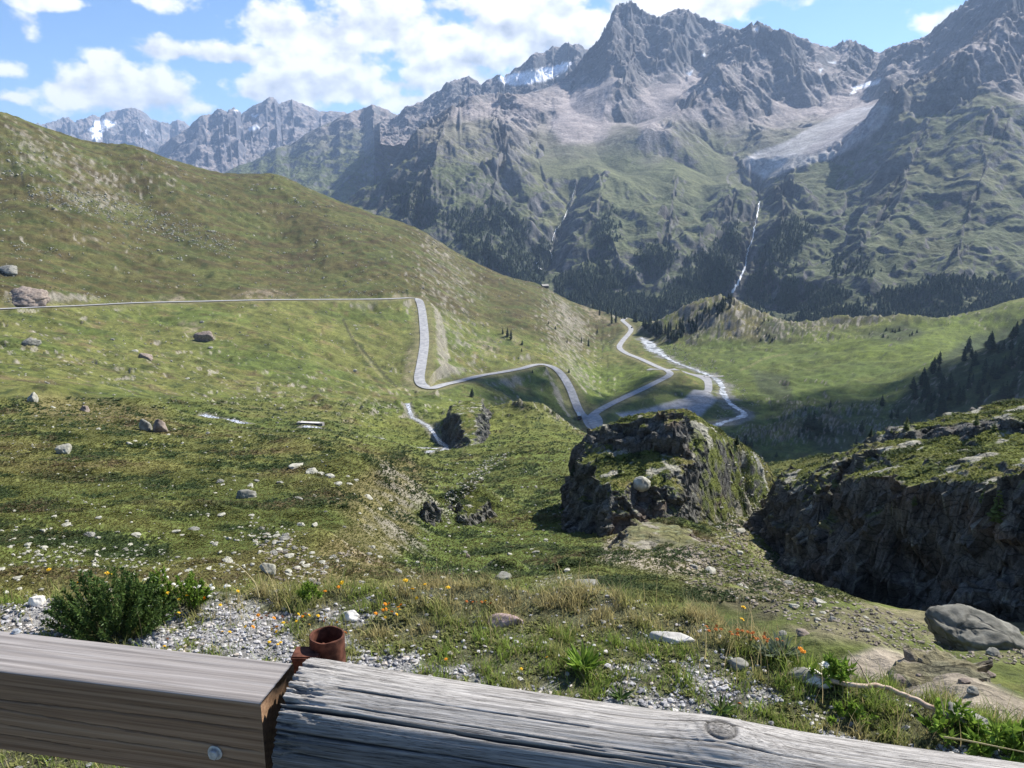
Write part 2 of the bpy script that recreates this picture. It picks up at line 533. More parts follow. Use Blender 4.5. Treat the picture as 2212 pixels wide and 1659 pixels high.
# the road and the river hold the valley floor
ROAD = [(-420, 690, 400), (-150, 674, 430), (0, 666, 450), (150, 660, 480), (300, 655, 520), (450, 650, 550), (600, 647.5, 580), (730, 647, 606), (840, 646.5, 628), (880, 643.5, 645), (902, 646, 648), (910, 662, 630),
        (915, 700, 578), (917, 740, 530), (911, 785, 480), (906, 815, 452), (912, 832, 440), (932, 838, 436), (952, 832, 446), (985, 822, 470), (1050, 810, 520), (1120, 800, 566), (1145, 791, 590), (1170, 787, 602),
        (1196, 793, 600), (1215, 811, 590), (1232, 840, 568), (1243, 870, 548), (1254, 893, 530), (1268, 903, 520)]
ROAD2 = [(1290, 925, 495), (1278, 908, 515), (1285, 893, 530), (1318, 873, 555), (1380, 843, 605), (1425, 823, 655), (1446, 810, 685), (1444, 801, 705), (1425, 793, 735), (1380, 775, 800), (1350, 762, 845), (1338, 750, 880),
         (1346, 735, 925), (1361, 718, 985), (1362, 707, 1020), (1350, 697, 1070), (1345, 691, 1110), (1352, 688, 1150)]
RIVER = [(1490, 935, 520), (1545, 917, 545), (1600, 898, 570), (1606, 888, 582), (1580, 872, 605), (1562, 850, 640), (1560, 832, 668), (1545, 815, 705), (1510, 800, 742), (1460, 782, 790), (1430, 766, 835), (1412, 752, 870), (1402, 742, 910), (1385, 728, 960)]
for q in (ROAD[2::3] + ROAD2[1::2] + RIVER[::2]): CP.append(q)
CP += [(1450, 715, 1010), (1560, 762, 830), (1700, 745, 870), (1800, 745, 850), (1800, 700, 990), (1950, 695, 1010), (2080, 685, 1020), (2212, 660, 1030), (2400, 640, 1050), (1750, 800, 740), (1650, 800, 740), (1800, 868, 620), (1700, 900, 570), (1800, 930, 520),
       (1950, 760, 800), (1930, 880, 600), (1940, 930, 530), (2212, 712, 680), (2212, 780, 610), (2212, 860, 540), (2212, 930, 480), (2100, 768, 660), (2040, 900, 550), (2040, 820, 620), (2400, 650, 700), (2400, 780, 570), (1600, 960, 490)]
CP += colpts(1400, [(1300, 16), (1260, 24), (1200, 48), (1150, 66), (1090, 86), (1040, 104)])
CP += colpts(1600, [(1340, 16), (1280, 32), (1220, 50), (1160, 66), (1090, 86), (1030, 104), (1005, 124)])
CP += [(1700, 1000, 128), (1760, 990, 128), (1850, 985, 122)]
CP += colpts(1800, [(1410, 13), (1350, 24), (1290, 44)])
CP += colpts(2100, [(1580, 10), (1500, 14.5), (1420, 26), (1350, 40)])
CP += colpts(2400, [(1620, 9), (1540, 13.5), (1420, 27), (1350, 40)])
HID = []
for u in (-420, 0, 400, 800, 1200): HID += [(u, 3.2, -1.5), (u, 5.0, -2.6), (u, 9.0, -5.2)]
for u in (1600, 2000, 2400): HID += [(u, 3.2, -1.9), (u, 5.0, -3.3), (u, 8.0, -5.6)]
HID += [(1800, 62, -27.5), (1800, 85, -31), (2100, 60, -27.5), (2100, 95, -33), (2400, 60, -27), (2400, 95, -33), (2000, 125, -40)]
for u in (1400, 1600, 1800, 2000, 2212, 2400): HID += [(u, 150, -50), (u, 190, -72), (u, 260, -112), (u, 350, -142), (u, 420, -150)]
HID += [(1180, 340, -112), (1200, 430, -135), (1290, 300, -105), (1290, 400, -138), (1050, 350, -98), (1100, 420, -112)]
for u, r, z in ((-420, 1100, 70), (0, 1100, 60), (300, 1150, 30), (600, 1250, -10), (900, 1280, -100), (1050, 1300, -165), (1180, 1300, -190), (1300, 1320, -215), (1450, 1250, -195), (1600, 1250, -200), (1800, 1250, -200), (2000, 1250, -195), (2400, 1300, -180), (2212, 800, -152), (2400, 820, -150)):
    HID.append((u, r, z)); HID.append((u, 1600, z - 90))
plate = Plate(CP, 3e-4, HID)

NTH, NR = 1060, 960
th_b = np.linspace(math.radians(-43), math.radians(43), NTH)
r_b = np.exp(np.linspace(math.log(2.6), math.log(1650), NR))
cth = np.linspace(th_b[0], th_b[-1], 180); cr = np.exp(np.linspace(math.log(2.6), math.log(1650), 200))
TC, RC = polar_grid(cth, cr)
Tb = upsample(plate(TC, RC), np.log(cr), cth, np.log(r_b), th_b)
TH, RR = polar_grid(th_b, r_b)
BX, BY = RR * np.sin(TH), RR * np.cos(TH)
BZ = CAM_H + RR * Tb
# the rounded knolls of the valley
def bump(X, Y, u, v, r, h, wx, wy, p=2.0):
    c = at(u, v, r)
    th = math.atan2(c[0], c[1])
    a = (X - c[0]) * math.cos(th) - (Y - c[1]) * math.sin(th)
    b = (X - c[0]) * math.sin(th) + (Y - c[1]) * math.cos(th)
    return h * np.exp(-(np.abs(a / wx) ** p + np.abs(b / wy) ** p))
BZ += bump(BX, BY, 1560, 700, 1000, 40, 56, 60, 2.0) + bump(BX, BY, 1480, 720, 980, 10, 50, 50) + bump(BX, BY, 1640, 712, 930, 13, 40, 40) + bump(BX, BY, 1705, 690, 960, 5, 40, 30)
BZ += bump(BX, BY, 1810, 700, 985, 6, 30, 25) + bump(BX, BY, 1960, 700, 960, 7, 50, 30) + bump(BX, BY, 2180, 665, 1000, 10, 40, 40)
kz = np.clip(bump(BX, BY, 1600, 715, 960, 1, 130, 90, 4) + bump(BX, BY, 1900, 700, 980, .7, 120, 40, 4) + bump(BX, BY, 1740, 905, 560, .6, 60, 60, 4), 0, 1)
BZ += kz * ((ridged(BX / 42, BY / 42, 4, 140) - .45) * 11 + fbm(BX / 14, BY / 14, 3, 141) * 2.5)
# small rises in the near meadow
for (u, v, r, h, wx, wy) in ((1000, 905, 225, 5.5, 9, 10), (1110, 905, 240, 4, 14, 12), (890, 880, 300, 3.5, 9, 9), (800, 1040, 66, 2.2, 5.5, 6), (690, 1215, 27, 1.1, 1.6, 2.2), (880, 1060, 70, 1.6, 4, 6), (770, 1130, 44, 1.2, 3, 4),
                             (1000, 1110, 82, 2.0, 3.2, 3.0), (1050, 1105, 84, 1.8, 3.0, 3.0), (700, 1000, 90, 1.8, 7, 7), (880, 990, 135, 3, 6, 9), (700, 930, 165, 2.0, 5, 6), (320, 900, 160, 3.2, 7, 8), (120, 870, 160, 3.0, 7, 8), (420, 880, 190, 2.0, 10, 7),
                             (1440, 1175, 60, 1.5, 3.6, 4.5), (1250, 1250, 31, .7, 1.7, 1.4), (1090, 1240, 34, .9, 1.1, 1.1), (1960, 1455, 18, .5, 2.8, 2.2), (1560, 1230, 45, .8, 3.5, 3)):
    BZ += bump(BX, BY, u, v, r, h, wx, wy)
# roughness at every size the grid can carry
spc = RR * 0.0068
def rough(lam, amp, seed, rid=False):
    w = np.clip((lam / spc - 2.2) / 2.0, 0, 1) * np.clip(lam_gain(lam), 0, 1)
    row = w[:, 0] > 0
    if not row.any(): return
    q = perlin(BX[row] / lam, BY[row] / lam, seed)
    if rid: q = 0.55 - np.abs(q) * 1.6
    BZ[row] += amp * q * w[row] * FADE[row]
def lam_gain(l): return 1.0
FADE = sstep(3.5, 9, RR) * 1.0
near = 1 - sstep(300, 900, RR)
for lam, amp, rid in ((140, 2.6, 0), (62, 1.6, 0), (30, 0.85, 1), (16, 0.50, 0), (8, 0.32, 1), (4.2, 0.20, 0), (2.2, 0.15, 1), (1.1, 0.10, 0), (0.55, 0.06, 1)):
    FADE = sstep(lam * 0.8, lam * 3.0, RR) * sstep(3.5, 9, RR)
    rough(lam, amp, int(lam * 10), rid)
# shallow runnels down the long left hillside
gz_r = np.gradient(BZ, axis=0) / np.gradient(RR, axis=0)
gz_t = np.gradient(BZ, axis=1) / (np.gradient(TH, axis=1) * RR)
GX = gz_r * np.sin(TH) + gz_t * np.cos(TH); GY = gz_r * np.cos(TH) - gz_t * np.sin(TH)
rows = r_b > 130
gl = gullies(BX[rows], BY[rows], GX[rows] * 1.0, GY[rows] * 1.0, 55.0, 3, 5, 5.0)
BZ[rows] += gl * 2.2 * sstep(140, 320, RR[rows])
# the carriageway and the river cut their own bench
road_path = path3(ROAD, 10); road2_path = path3(ROAD2, 10); river_path = path3(RIVER, 8)
def smooth_z(P, k=9):
    z = np.pad(P[:, 2], (k, k), mode='edge')
    P[:, 2] = np.convolve(z, np.ones(2 * k + 1) / (2 * k + 1), 'valid')
    return P
for p in (road_path, road2_path, river_path): smooth_z(p)
ROAD_D = np.full(BZ.shape, 1e9); RIV_D = np.full(BZ.shape, 1e9)
rows = (r_b > 370) & (r_b < 1250)
for p, hw in ((road_path, 3.6), (road2_path, 3.6)):
    d, hz = path_dist(BX[rows], BY[rows], p)
    w = 1 - sstep(hw + 1.2, hw + 13, d)
    BZ[rows] = lerp(BZ[rows], hz - 0.35, w)
    ROAD_D[rows] = np.minimum(ROAD_D[rows], d)
d, hz = path_dist(BX[rows], BY[rows], river_path)
w = 1 - sstep(7, 30, d)
BZ[rows] = lerp(BZ[rows], hz - 0.9, w); RIV_D[rows] = d
# gravel yard beside the river
YARD = [(1330, 905, 540), (1400, 885, 560), (1475, 858, 600), (1500, 838, 640), (1535, 838, 640), (1548, 858, 610), (1520, 890, 565), (1470, 920, 525), (1380, 930, 510)]
yard_c = np.array([at(*q) for q in YARD]); YARD_Z = float(np.mean(yard_c[:, 2]))
ydm = poly_mask(BX, BY, yard_c[:, :2], 12.0)
BZ = lerp(BZ, YARD_Z, ydm * 0.95)

# brooks in the near meadow
BROOK = [(868, 878, 318), (884, 893, 290), (893, 908, 262), (925, 925, 228), (958, 947, 196), (962, 962, 182), (945, 978, 166), (920, 986, 158), (900, 998, 148)]
BROOK2 = [(815, 978, 172), (850, 972, 174), (900, 966, 180), (948, 964, 184)]
BROOK3 = [(1100, 985, 150), (1055, 1005, 132), (1020, 1035, 112), (990, 1060, 100), (945, 1100, 82)]
BROOK4 = [(438, 893, 178), (470, 903, 172), (500, 910, 168), (530, 914, 165)]
BROOK5 = [(655, 923, 158), (690, 927, 156)]
BROOK6 = [(1480, 1180, 62), (1530, 1205, 54), (1580, 1230, 48), (1640, 1270, 38), (1700, 1310, 30)]
brooks = []
for B_, w_ in ((BROOK, 0.95), (BROOK2, 0.7), (BROOK4, 1.0), (BROOK5, 0.8)):
    P = path3(B_, 10)
    i0 = np.searchsorted(r_b, P[:, :2].__pow__(2).sum(1).min() ** .5 * .8); i1 = np.searchsorted(r_b, P[:, :2].__pow__(2).sum(1).max() ** .5 * 1.2)
    sh = Sheet(th_b, r_b, BZ)
    P[:, 2] = sh.z(P[:, 0], P[:, 1]); smooth_z(P, 2)
    sl_ = slice(i0, i1)
    d, hz = path_dist(BX[sl_], BY[sl_], P)
    BZ[sl_] = lerp(BZ[sl_], hz - 0.15 - 0.1 * w_, 1 - sstep(w_, w_ * 2.0 + 0.8, d))
    brooks.append((P, w_, d, sl_))
EDGE_SINK = 1 - sstep(3.6, 5.2, RR)
BZ -= EDGE_SINK * 0.5
land = Sheet(th_b, r_b, BZ)

# ---- land cover
NB = grid_normals(BX, BY, BZ)
slope = np.degrees(np.arccos(np.clip(NB[..., 2], -1, 1)))
U, V = polar_px(TH, land.T)
wob = 14 * fbm(BX / (RR * .05 + 1), BY / (RR * .05 + 1), 3, 900)
n60 = fbm(BX / 70, BY / 70, 4, 21); n15 = fbm(BX / 16, BY / 16, 4, 41); n5 = fbm(BX / 5, BY / 5, 4, 61); n2 = fbm(BX / 1.7, BY / 1.7, 3, 81)
C = np.empty(BX.shape + (3,), np.float32)
C[:] = (0.108, 0.114, 0.034)
C = cmix(C, (0.082, 0.104, 0.026), sstep(-.15, .35, n60))
C = cmix(C, (0.150, 0.142, 0.046), sstep(.05, .45, n15) * .7)
C = cmix(C, (0.036, 0.050, 0.018), sstep(.02, .24, n5 + .3 * n2) * .8 * (1 - sstep(250, 500, RR)))
C = cmix(C, (0.118, 0.092, 0.046), sstep(.12, .42, n15 * .6 + n5 * .7 - .1 * n60) * .75)
# upper left hillside: brown heath above the road, greener by the crest
hill = poly_mask(U + wob, V + wob * .6, [(-900, 640), (0, 655), (850, 640), (1250, 760), (1400, 690), (1180, 600), (900, 470), (560, 360), (0, 240), (-900, 150)], 18)
streak = fbm((BX * .75 - BY * .66) / 10, (BX * .66 + BY * .75) / 90, 4, 121)
hillc = np.empty_like(C); hillc[:] = (0.078, 0.066, 0.026)
hillc = cmix(hillc, (0.066, 0.074, 0.024), sstep(-.1, .3, streak))
hillc = cmix(hillc, (0.056, 0.043, 0.022), sstep(.05, .4, -streak + .4 * n15))
hillc = cmix(hillc, (0.088, 0.092, 0.030), sstep(.1, .45, n60) * .6)
C = lerp(C, hillc, (hill * .92)[..., None])
# lush and straw coloured ground seen in the photograph
for pts, col, w in (([(1080, 840), (1180, 790), (1300, 790), (1440, 800), (1400, 840), (1290, 880), (1220, 800)], (0.088, 0.125, 0.022), .8),
                    ([(1400, 760), (1560, 720), (1800, 740), (2212, 660), (2600, 660), (2600, 950), (1500, 970), (1600, 860)], (0.070, 0.100, 0.022), .8),
                    ([(1700, 720), (2212, 660), (2500, 650), (2212, 720), (1980, 790), (1800, 770)], (0.105, 0.135, 0.024), .8),
                    ([(870, 880), (1000, 860), (1250, 925), (1250, 990), (1000, 995), (780, 960), (760, 900)], (0.120, 0.140, 0.030), .6),
                    ([(760, 1180), (900, 1020), (1230, 960), (1230, 1240), (1000, 1270)], (0.085, 0.125, 0.026), .55),
                    ([(1440, 850), (1530, 840), (1540, 900), (1300, 930), (1300, 880)], (0.070, 0.105, 0.022), .7)):
    C = cmix(C, col, poly_mask(U + wob, V + wob * .5, pts, 14) * w * (0.55 + .45 * sstep(-.3, .3, n15)))
# brown rocky ribs and the steep dark spur on the right
for pts, w in (([(690, 1180), (760, 1130), (700, 1080), (800, 1010), (880, 1040), (900, 1150), (860, 1200), (740, 1290), (640, 1290)], .6), ([(800, 985), (870, 975), (930, 1040), (900, 1080)], .5), ([(60, 850), (340, 880), (380, 930), (250, 930), (60, 900)], .5)):
    C = cmix(C, (0.150, 0.112, 0.060), poly_mask(U + wob, V + wob * .6, pts, 16) * w)
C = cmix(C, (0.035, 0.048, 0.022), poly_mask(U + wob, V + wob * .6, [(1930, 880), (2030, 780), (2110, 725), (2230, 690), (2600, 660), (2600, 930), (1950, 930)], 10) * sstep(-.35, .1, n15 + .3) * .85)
for pts in ([(1470, 700), (1540, 655), (1600, 640), (1570, 690), (1500, 730)], [(1630, 730), (1650, 690), (1700, 700), (1700, 740)], [(1850, 725), (1960, 695), (2000, 720), (1950, 745)], [(1620, 800), (1700, 810), (1720, 880), (1640, 850)], [(1690, 930), (1790, 880), (1900, 950), (1800, 990)]):
    C = cmix(C, (0.042, 0.052, 0.026), poly_mask(U + wob * .6, V + wob * .3, pts, 9) * .8)
C = cmix(C, (0.125, 0.098, 0.045), poly_mask(U + wob * .6, V + wob * .3, [(1570, 660), (1600, 650), (1650, 690), (1640, 740), (1560, 730)], 12) * .6)
fk = sstep(220, 420, RR)
C = C * (1 + fk * (.38 * fbm(BX / 11, BY / 11, 4, 301) + .30 * fbm(BX / 3.5, BY / 3.5, 2, 302) + .35 * fbm(BX / 45, BY / 45, 3, 303)))[..., None]
C = cmix(C, (0.040, 0.055, 0.020), fk * sstep(.14, .34, fbm(BX / 9, BY / 9, 4, 304)) * .6)
C = cmix(C, (0.050, 0.050, 0.026), kz * sstep(-.15, .2, fbm(BX / 16, BY / 16, 4, 150)) * .8)
C = cmix(C, (0.20, 0.185, 0.15), kz * sstep(26, 40, slope) * .7)
# bare stone and earth where it is steep or scraped
stone = sstep(33, 45, slope + 10 * n5) * (1 - sstep(.2, .6, n2)) * sstep(14, 22, RR)
C = cmix(C, (0.22, 0.20, 0.165), stone * .8)
for pts, w in (([(340, 645), (400, 640), (430, 655), (330, 655)], .8), ([(480, 640), (560, 620), (640, 636), (560, 648)], .6), ([(830, 640), (870, 632), (910, 640), (850, 646)], .7), ([(880, 750), (905, 740), (905, 830), (940, 850), (870, 840)], .6), ([(1230, 640), (1290, 670), (1330, 700), (1280, 690)], .6),
               ([(1020, 735), (1060, 730), (1090, 760), (1050, 770)], .6), ([(1080, 730), (1110, 720), (1130, 750)], .5), ([(380, 690), (440, 700), (460, 740), (420, 740)], .45)):
    C = cmix(C, (0.26, 0.215, 0.155), poly_mask(U + wob * .5, V + wob * .4, pts, 7) * w * sstep(-.2, .25, n5))
# road verges, river gravel, yard, brook margins
C = cmix(C, (0.165, 0.150, 0.075), (1 - sstep(4.5, 11, ROAD_D + 3 * n5)) * .7)
C = cmix(C, (0.175, 0.17, 0.155), (1 - sstep(3, 10, RIV_D + 12 * n15)) * .85)
C = cmix(C, (0.27, 0.27, 0.27), poly_mask(BX + 3 * n15, BY + 3 * n15, yard_c[:, :2], 2.0))
for P, w_, d, sl_ in brooks:
    C[sl_] = cmix(C[sl_], (0.16, 0.15, 0.13), (1 - sstep(w_ * 1.0, w_ * 1.7 + .6, d + .8 * n2[sl_])) * .8)
# trodden trench on the hillside
C = cmix(C, (0.045, 0.046, 0.024), line_mask(U, V, [(741, 690), (760, 730), (800, 775), (832, 812), (856, 834)], 1.6, 2.2) * .85)
C = cmix(C, (0.19, 0.175, 0.085), line_mask(U, V, [(744, 694), (763, 734), (796, 782), (828, 818)], 1.0, 2.0) * .6 * (1 - line_mask(U, V, [(741, 690), (760, 730), (800, 775), (832, 812), (856, 834)], 1.4, .6)))
for ln in ([(870, 838), (800, 850), (760, 890), (755, 930)], [(1040, 870), (1010, 920), (1000, 990)], [(1700, 765), (1650, 775), (1600, 800)], [(1500, 808), (1450, 800)]):
    C = cmix(C, (0.20, 0.185, 0.085), line_mask(U + wob * .3, V + wob * .2, ln, 1.0, 2.5) * .5)
# below the embankment on the right: scree fan and smooth slabs
scree = poly_mask(U + wob, V + wob, [(1480, 1180), (1650, 1080), (1660, 1180), (1760, 1280), (2230, 1340), (2400, 1400), (2400, 1460), (2000, 1400), (1760, 1380), (1500, 1290), (1420, 1220)], 18)
C = cmix(C, (0.165, 0.145, 0.088), scree * .8 * sstep(-.45, .1, n2 + n5))
slab = np.maximum(poly_mask(U + wob * .8, V + wob * .5, [(1730, 1480), (1830, 1420), (1900, 1395), (2060, 1440), (2230, 1520), (2230, 1620), (2050, 1560), (1880, 1500)], 10), poly_mask(U + wob * .8, V + wob * .5, [(1280, 1210), (1330, 1150), (1420, 1140), (1500, 1180), (1560, 1230), (1440, 1240)], 10))
C = cmix(C, (0.29, 0.245, 0.195), slab * .85 * sstep(-.45, -.05, n2 + .3))
C = cmix(C, (0.29, 0.26, 0.21), poly_mask(U + wob, V + wob, [(1130, 1290), (1200, 1245), (1310, 1250), (1330, 1290)], 10) * .5)
C = np.clip(C, 0.01, 0.9)
m_land = land_mat("meadow_ground", (1.3, 0.28, 7.0), 0.38, 0.9, 0.18)
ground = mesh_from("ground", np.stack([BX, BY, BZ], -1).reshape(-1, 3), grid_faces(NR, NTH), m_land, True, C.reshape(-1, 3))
tag(ground, kind='structure')

# ---- ribbons on the land
def ribbon(name, P, half, mat, lift=0.0, n_across=5, widths=None, wobble=0.0, crown=0.0, sheet=None):
    T = np.gradient(P[:, :2], axis=0); T /= np.linalg.norm(T, axis=1, keepdims=True) + 1e-9
    Nn = np.stack([T[:, 1], -T[:, 0]], 1)
    w = np.full(len(P), half) if widths is None else np.asarray(widths)
    vs = np.empty((len(P), n_across, 3))
    for k in range(n_across):
        s = k / (n_across - 1) * 2 - 1
        ww = w * s
        if wobble: ww = ww + (abs(s) > .9) * wobble * w * np.sign(s) * perlin(np.arange(len(P)) * .37, np.full(len(P), k * 3.3), 5)
        vs[:, k, :2] = P[:, :2] + Nn * ww[:, None]
        if sheet is None: vs[:, k, 2] = P[:, 2] + lift + crown * (1 - s * s)
        else: vs[:, k, 2] = sheet.z(vs[:, k, 0], vs[:, k, 1]) + lift
    return mesh_from(name, vs.reshape(-1, 3), grid_faces(len(P), n_across), mat, True)

m_road = noise_mat("worn_asphalt", (0.22, 0.22, 0.225), (0.36, 0.36, 0.355), 0.35, bump=0.2, rough=0.85)
m_yard = noise_mat("yard_gravel", (0.20, 0.20, 0.205), (0.30, 0.30, 0.30), 0.15, bump=0.3, rough=0.95)
for P_, nm in ((road_path, "road"), (road2_path, "road")):
    tag(ribbon(nm, catmull(P_, 3), 3.0, m_road, 0.12, 5, crown=0.06), kind='structure')
# apron where the two arms of the road meet, and the yard
def flat_patch(name, pts3, mat, lift):
    c = catmull(np.vstack([pts3, pts3[:1]]), 6)[:-1]
    ctr = c.mean(0)
    rings = []
    for s in np.linspace(0, 1, 8):
        q = ctr + (c - ctr) * s
        q[:, 2] = land.z(q[:, 0], q[:, 1]) + lift
        rings.append(q)
    n = len(c)
    vs = np.vstack(rings); fs = []
    for k in range(7):
        for i in range(n):
            j = (i + 1) % n
            fs.append((k * n + i, k * n + j, (k + 1) * n + j, (k + 1) * n + i))
    return mesh_from(name, vs, np.array(fs), mat)
tag(flat_patch("road_apron", np.array([at(*q) for q in ((1256, 890, 533), (1270, 897, 525), (1290, 893, 531), (1302, 905, 515), (1296, 925, 492), (1270, 922, 497), (1258, 905, 517))]), m_road, 0.10), kind='structure')
m_water, nt, b = new_mat("white_water")
n = nt.nodes.new('ShaderNodeTexNoise'); n.inputs['Scale'].default_value = 0.16; n.inputs['Detail'].default_value = 7; n.inputs['Roughness'].default_value = 0.7
tc = nt.nodes.new('ShaderNodeTexCoord'); nt.links.new(tc.outputs['Object'], n.inputs['Vector'])
r = nt.nodes.new('ShaderNodeValToRGB')
r.color_ramp.elements[0].position = .43; r.color_ramp.elements[0].color = (0.15, 0.16, 0.16, 1)
r.color_ramp.elements[1].position = .56; r.color_ramp.elements[1].color = (0.58, 0.60, 0.61, 1)
nt.links.new(n.outputs[0], r.inputs[0]); nt.links.new(r.outputs[0], b.inputs['Base Color'])
b.inputs['Roughness'].default_value = 0.35; b.inputs['Specular IOR Level'].default_value = 0.5
m_brook, nt, b = new_mat("brook_water")
n = nt.nodes.new('ShaderNodeTexNoise'); n.inputs['Scale'].default_value = 2.2; n.inputs['Detail'].default_value = 7; n.inputs['Roughness'].default_value = 0.75
tc = nt.nodes.new('ShaderNodeTexCoord'); nt.links.new(tc.outputs['Object'], n.inputs['Vector'])
r = nt.nodes.new('ShaderNodeValToRGB')
r.color_ramp.elements[0].position = .45; r.color_ramp.elements[0].color = (0.06, 0.062, 0.068, 1)
r.color_ramp.elements[1].position = .57; r.color_ramp.elements[1].color = (0.70, 0.71, 0.73, 1)
nt.links.new(n.outputs[0], r.inputs[0]); nt.links.new(r.outputs[0], b.inputs['Base Color'])
b.inputs['Roughness'].default_value = 0.25; b.inputs['Specular IOR Level'].default_value = 0.5
rp = catmull(river_path, 3)
s_ = np.linspace(0, 1, len(rp))
tag(ribbon("river", rp, 7, m_water, 0.22, 7, sheet=land, widths=1.8 + 2.2 * np.abs(perlin(s_ * 9, s_ * 0 + 3, 3)) + 4 * sstep(.72, .85, s_) * (1 - sstep(.9, 1, s_)), wobble=.9), kind='structure')
for P, w_, d, sl_ in brooks:
    q = catmull(P, 3); s_ = np.linspace(0, 1, len(q))
    q[:, 2] = land.z(q[:, 0], q[:, 1])
    tag(ribbon("brook", q, w_, m_brook, 0.07, 5, sheet=land, widths=w_ * (0.75 + .7 * perlin(s_ * 13, s_ * 0 + w_, 9)), wobble=.35), kind='structure')
# the yard's own lane to the road
lane = [(1400, 796, 728), (1420, 800, 722), (1470, 803, 718), (1510, 806, 712), (1528, 815, 690), (1531, 830, 655), (1527, 842, 632)]
lp = path3(lane, 10); lp[:, 2] = land.z(lp[:, 0], lp[:, 1])
smooth_z(lp, 5)
tag(ribbon("track", lp, 3.2, m_yard, 0.3, 5, sheet=land, widths=3.0 + 5 * np.exp(-((np.linspace(0, 1, len(lp)) - .45) / .16) ** 2)), kind='structure')
# ================================================================== THE MOUNTAINS
m_mtn = land_mat("mountain_ground", (30.0, 8.0, 90.0), 0.30, 0.8, 4.0)
MP = []
for u in (300, 700, 1100, 1500, 1900, 2300, 2700): MP += [(u, 712, 1480), (u, 690, 1560)]
MP += colpts(1100, [(640, 1780), (560, 2000), (480, 2250), (400, 2480), (330, 2750), (260, 3080), (212, 3450)])
MP += [(1030, 207, 3550), (950, 245, 3350), (900, 280, 3150), (860, 338, 2900), (800, 412, 2650), (960, 400, 2450), (960, 500, 2150), (870, 480, 2300)]
MP += [(700, 470, 2600), (700, 455, 3200), (790, 450, 3300), (900, 350, 4000), (1000, 300, 4400), (500, 520, 2600), (500, 500, 3600), (600, 600, 1900), (760, 570, 2000)]
MP += colpts(1240, [(640, 1760), (560, 1990), (480, 2240), (400, 2480), (330, 2780), (270, 3100), (215, 3500), (165, 3800)])
MP += colpts(1360, [(640, 1760), (600, 1870), (520, 2130), (440, 2400), (370, 2700), (300, 3050), (230, 3480), (150, 3830), (8, 4180)])
MP += [(1290, 105, 3980), (1325, 50, 4100), (1180, 192, 3720), (1130, 204, 3650), (1080, 198, 3600), (1365, 60, 4600), (1365, 200, 5300), (1200, 240, 4400), (1080, 270, 4250), (1290, 170, 4500)]
MP += [(1420, 35, 4250), (1490, 26, 4320), (1560, 60, 4380), (1600, 66, 4300), (1640, 56, 4000), (1720, 92, 4220), (1790, 108, 4450), (1835, 90, 4480), (1895, 122, 4520), (1490, 120, 4000), (1560, 140, 3900)]
MP += [(1890, 155, 4200), (1870, 185, 3900), (1830, 222, 3600), (1750, 272, 3250), (1680, 322, 2980), (1640, 382, 2760), (1640, 440, 2450), (1622, 520, 2180), (1590, 620, 1880), (1560, 660, 1720)]
MP += [(1550, 205, 3560), (1500, 285, 3180), (1490, 350, 2850), (1490, 430, 2530), (1490, 520, 2180), (1490, 600, 1880), (1640, 135, 3800), (1700, 200, 3650)]
for u, v in ((1490, 26), (1640, 56), (1790, 108), (1895, 122)): MP += [(u, v + 60, 4900), (u, v + 160, 5400)]
MP += [(1960, 88, 3950), (2000, 66, 3850), (2090, -5, 3720), (2200, -90, 3620), (2400, -200, 3550), (2700, -300, 3500), (1930, 150, 3700)]
MP += [(2300, 20, 3320), (2212, 48, 3290), (2140, 72, 3180), (2070, 138, 2900), (1990, 228, 2840), (1930, 272, 2780), (1895, 310, 2700), (2000, 245, 3200), (2090, 190, 3400), (2212, 130, 3550), (2500, -40, 3330), (2700, -90, 3330)]
MP += colpts(2212, [(150, 2950), (260, 2640), (380, 2330), (480, 2080), (580, 1830), (650, 1620)]) + colpts(2500, [(150, 2880), (260, 2560), (380, 2250), (480, 2000), (580, 1760), (640, 1580)])
MP += colpts(2050, [(250, 2700), (380, 2390), (480, 2130), (580, 1860), (655, 1630)])
MP += colpts(1880, [(345, 2600), (420, 2390), (500, 2140), (600, 1840), (672, 1590)])
MP += colpts(1750, [(385, 2600), (450, 2390), (540, 2090), (620, 1830), (670, 1630)])
MH = [(u, 1250, -262) for u in (300, 900, 1500, 2100, 2700)] + [(u, 6200, 200) for u in (900, 1500, 2100, 2700)]
plate_m = Plate(MP, 1.5e-4, MH)
NMT, NMR = 1000, 900
th_m = np.linspace(px_polar(560, 400)[0], math.radians(41), NMT)
r_m = np.exp(np.linspace(math.log(1250), math.log(5600), NMR))
cth = np.linspace(th_m[0], th_m[-1], 170); cr = np.exp(np.linspace(math.log(1250), math.log(5600), 170))
TC, RC = polar_grid(cth, cr)
Tm = upsample(plate_m(TC, RC), np.log(cr), cth, np.log(r_m), th_m)
TH, RR = polar_grid(th_m, r_m)
MX, MY = RR * np.sin(TH), RR * np.cos(TH)
MZ0 = CAM_H + RR * Tm
MZ = MZ0.copy()
def spur(X, Y, Z, pts, h, w, p=1.2):
    P = np.array([at(*q) for q in pts])
    d, _ = path_dist(X, Y, P)
    d = d + 0.25 * w * perlin(X / (w * 1.1), Y / (w * 1.1), 77)
    Z += h * np.clip(1 - np.abs(d) / w, 0, 1) ** p
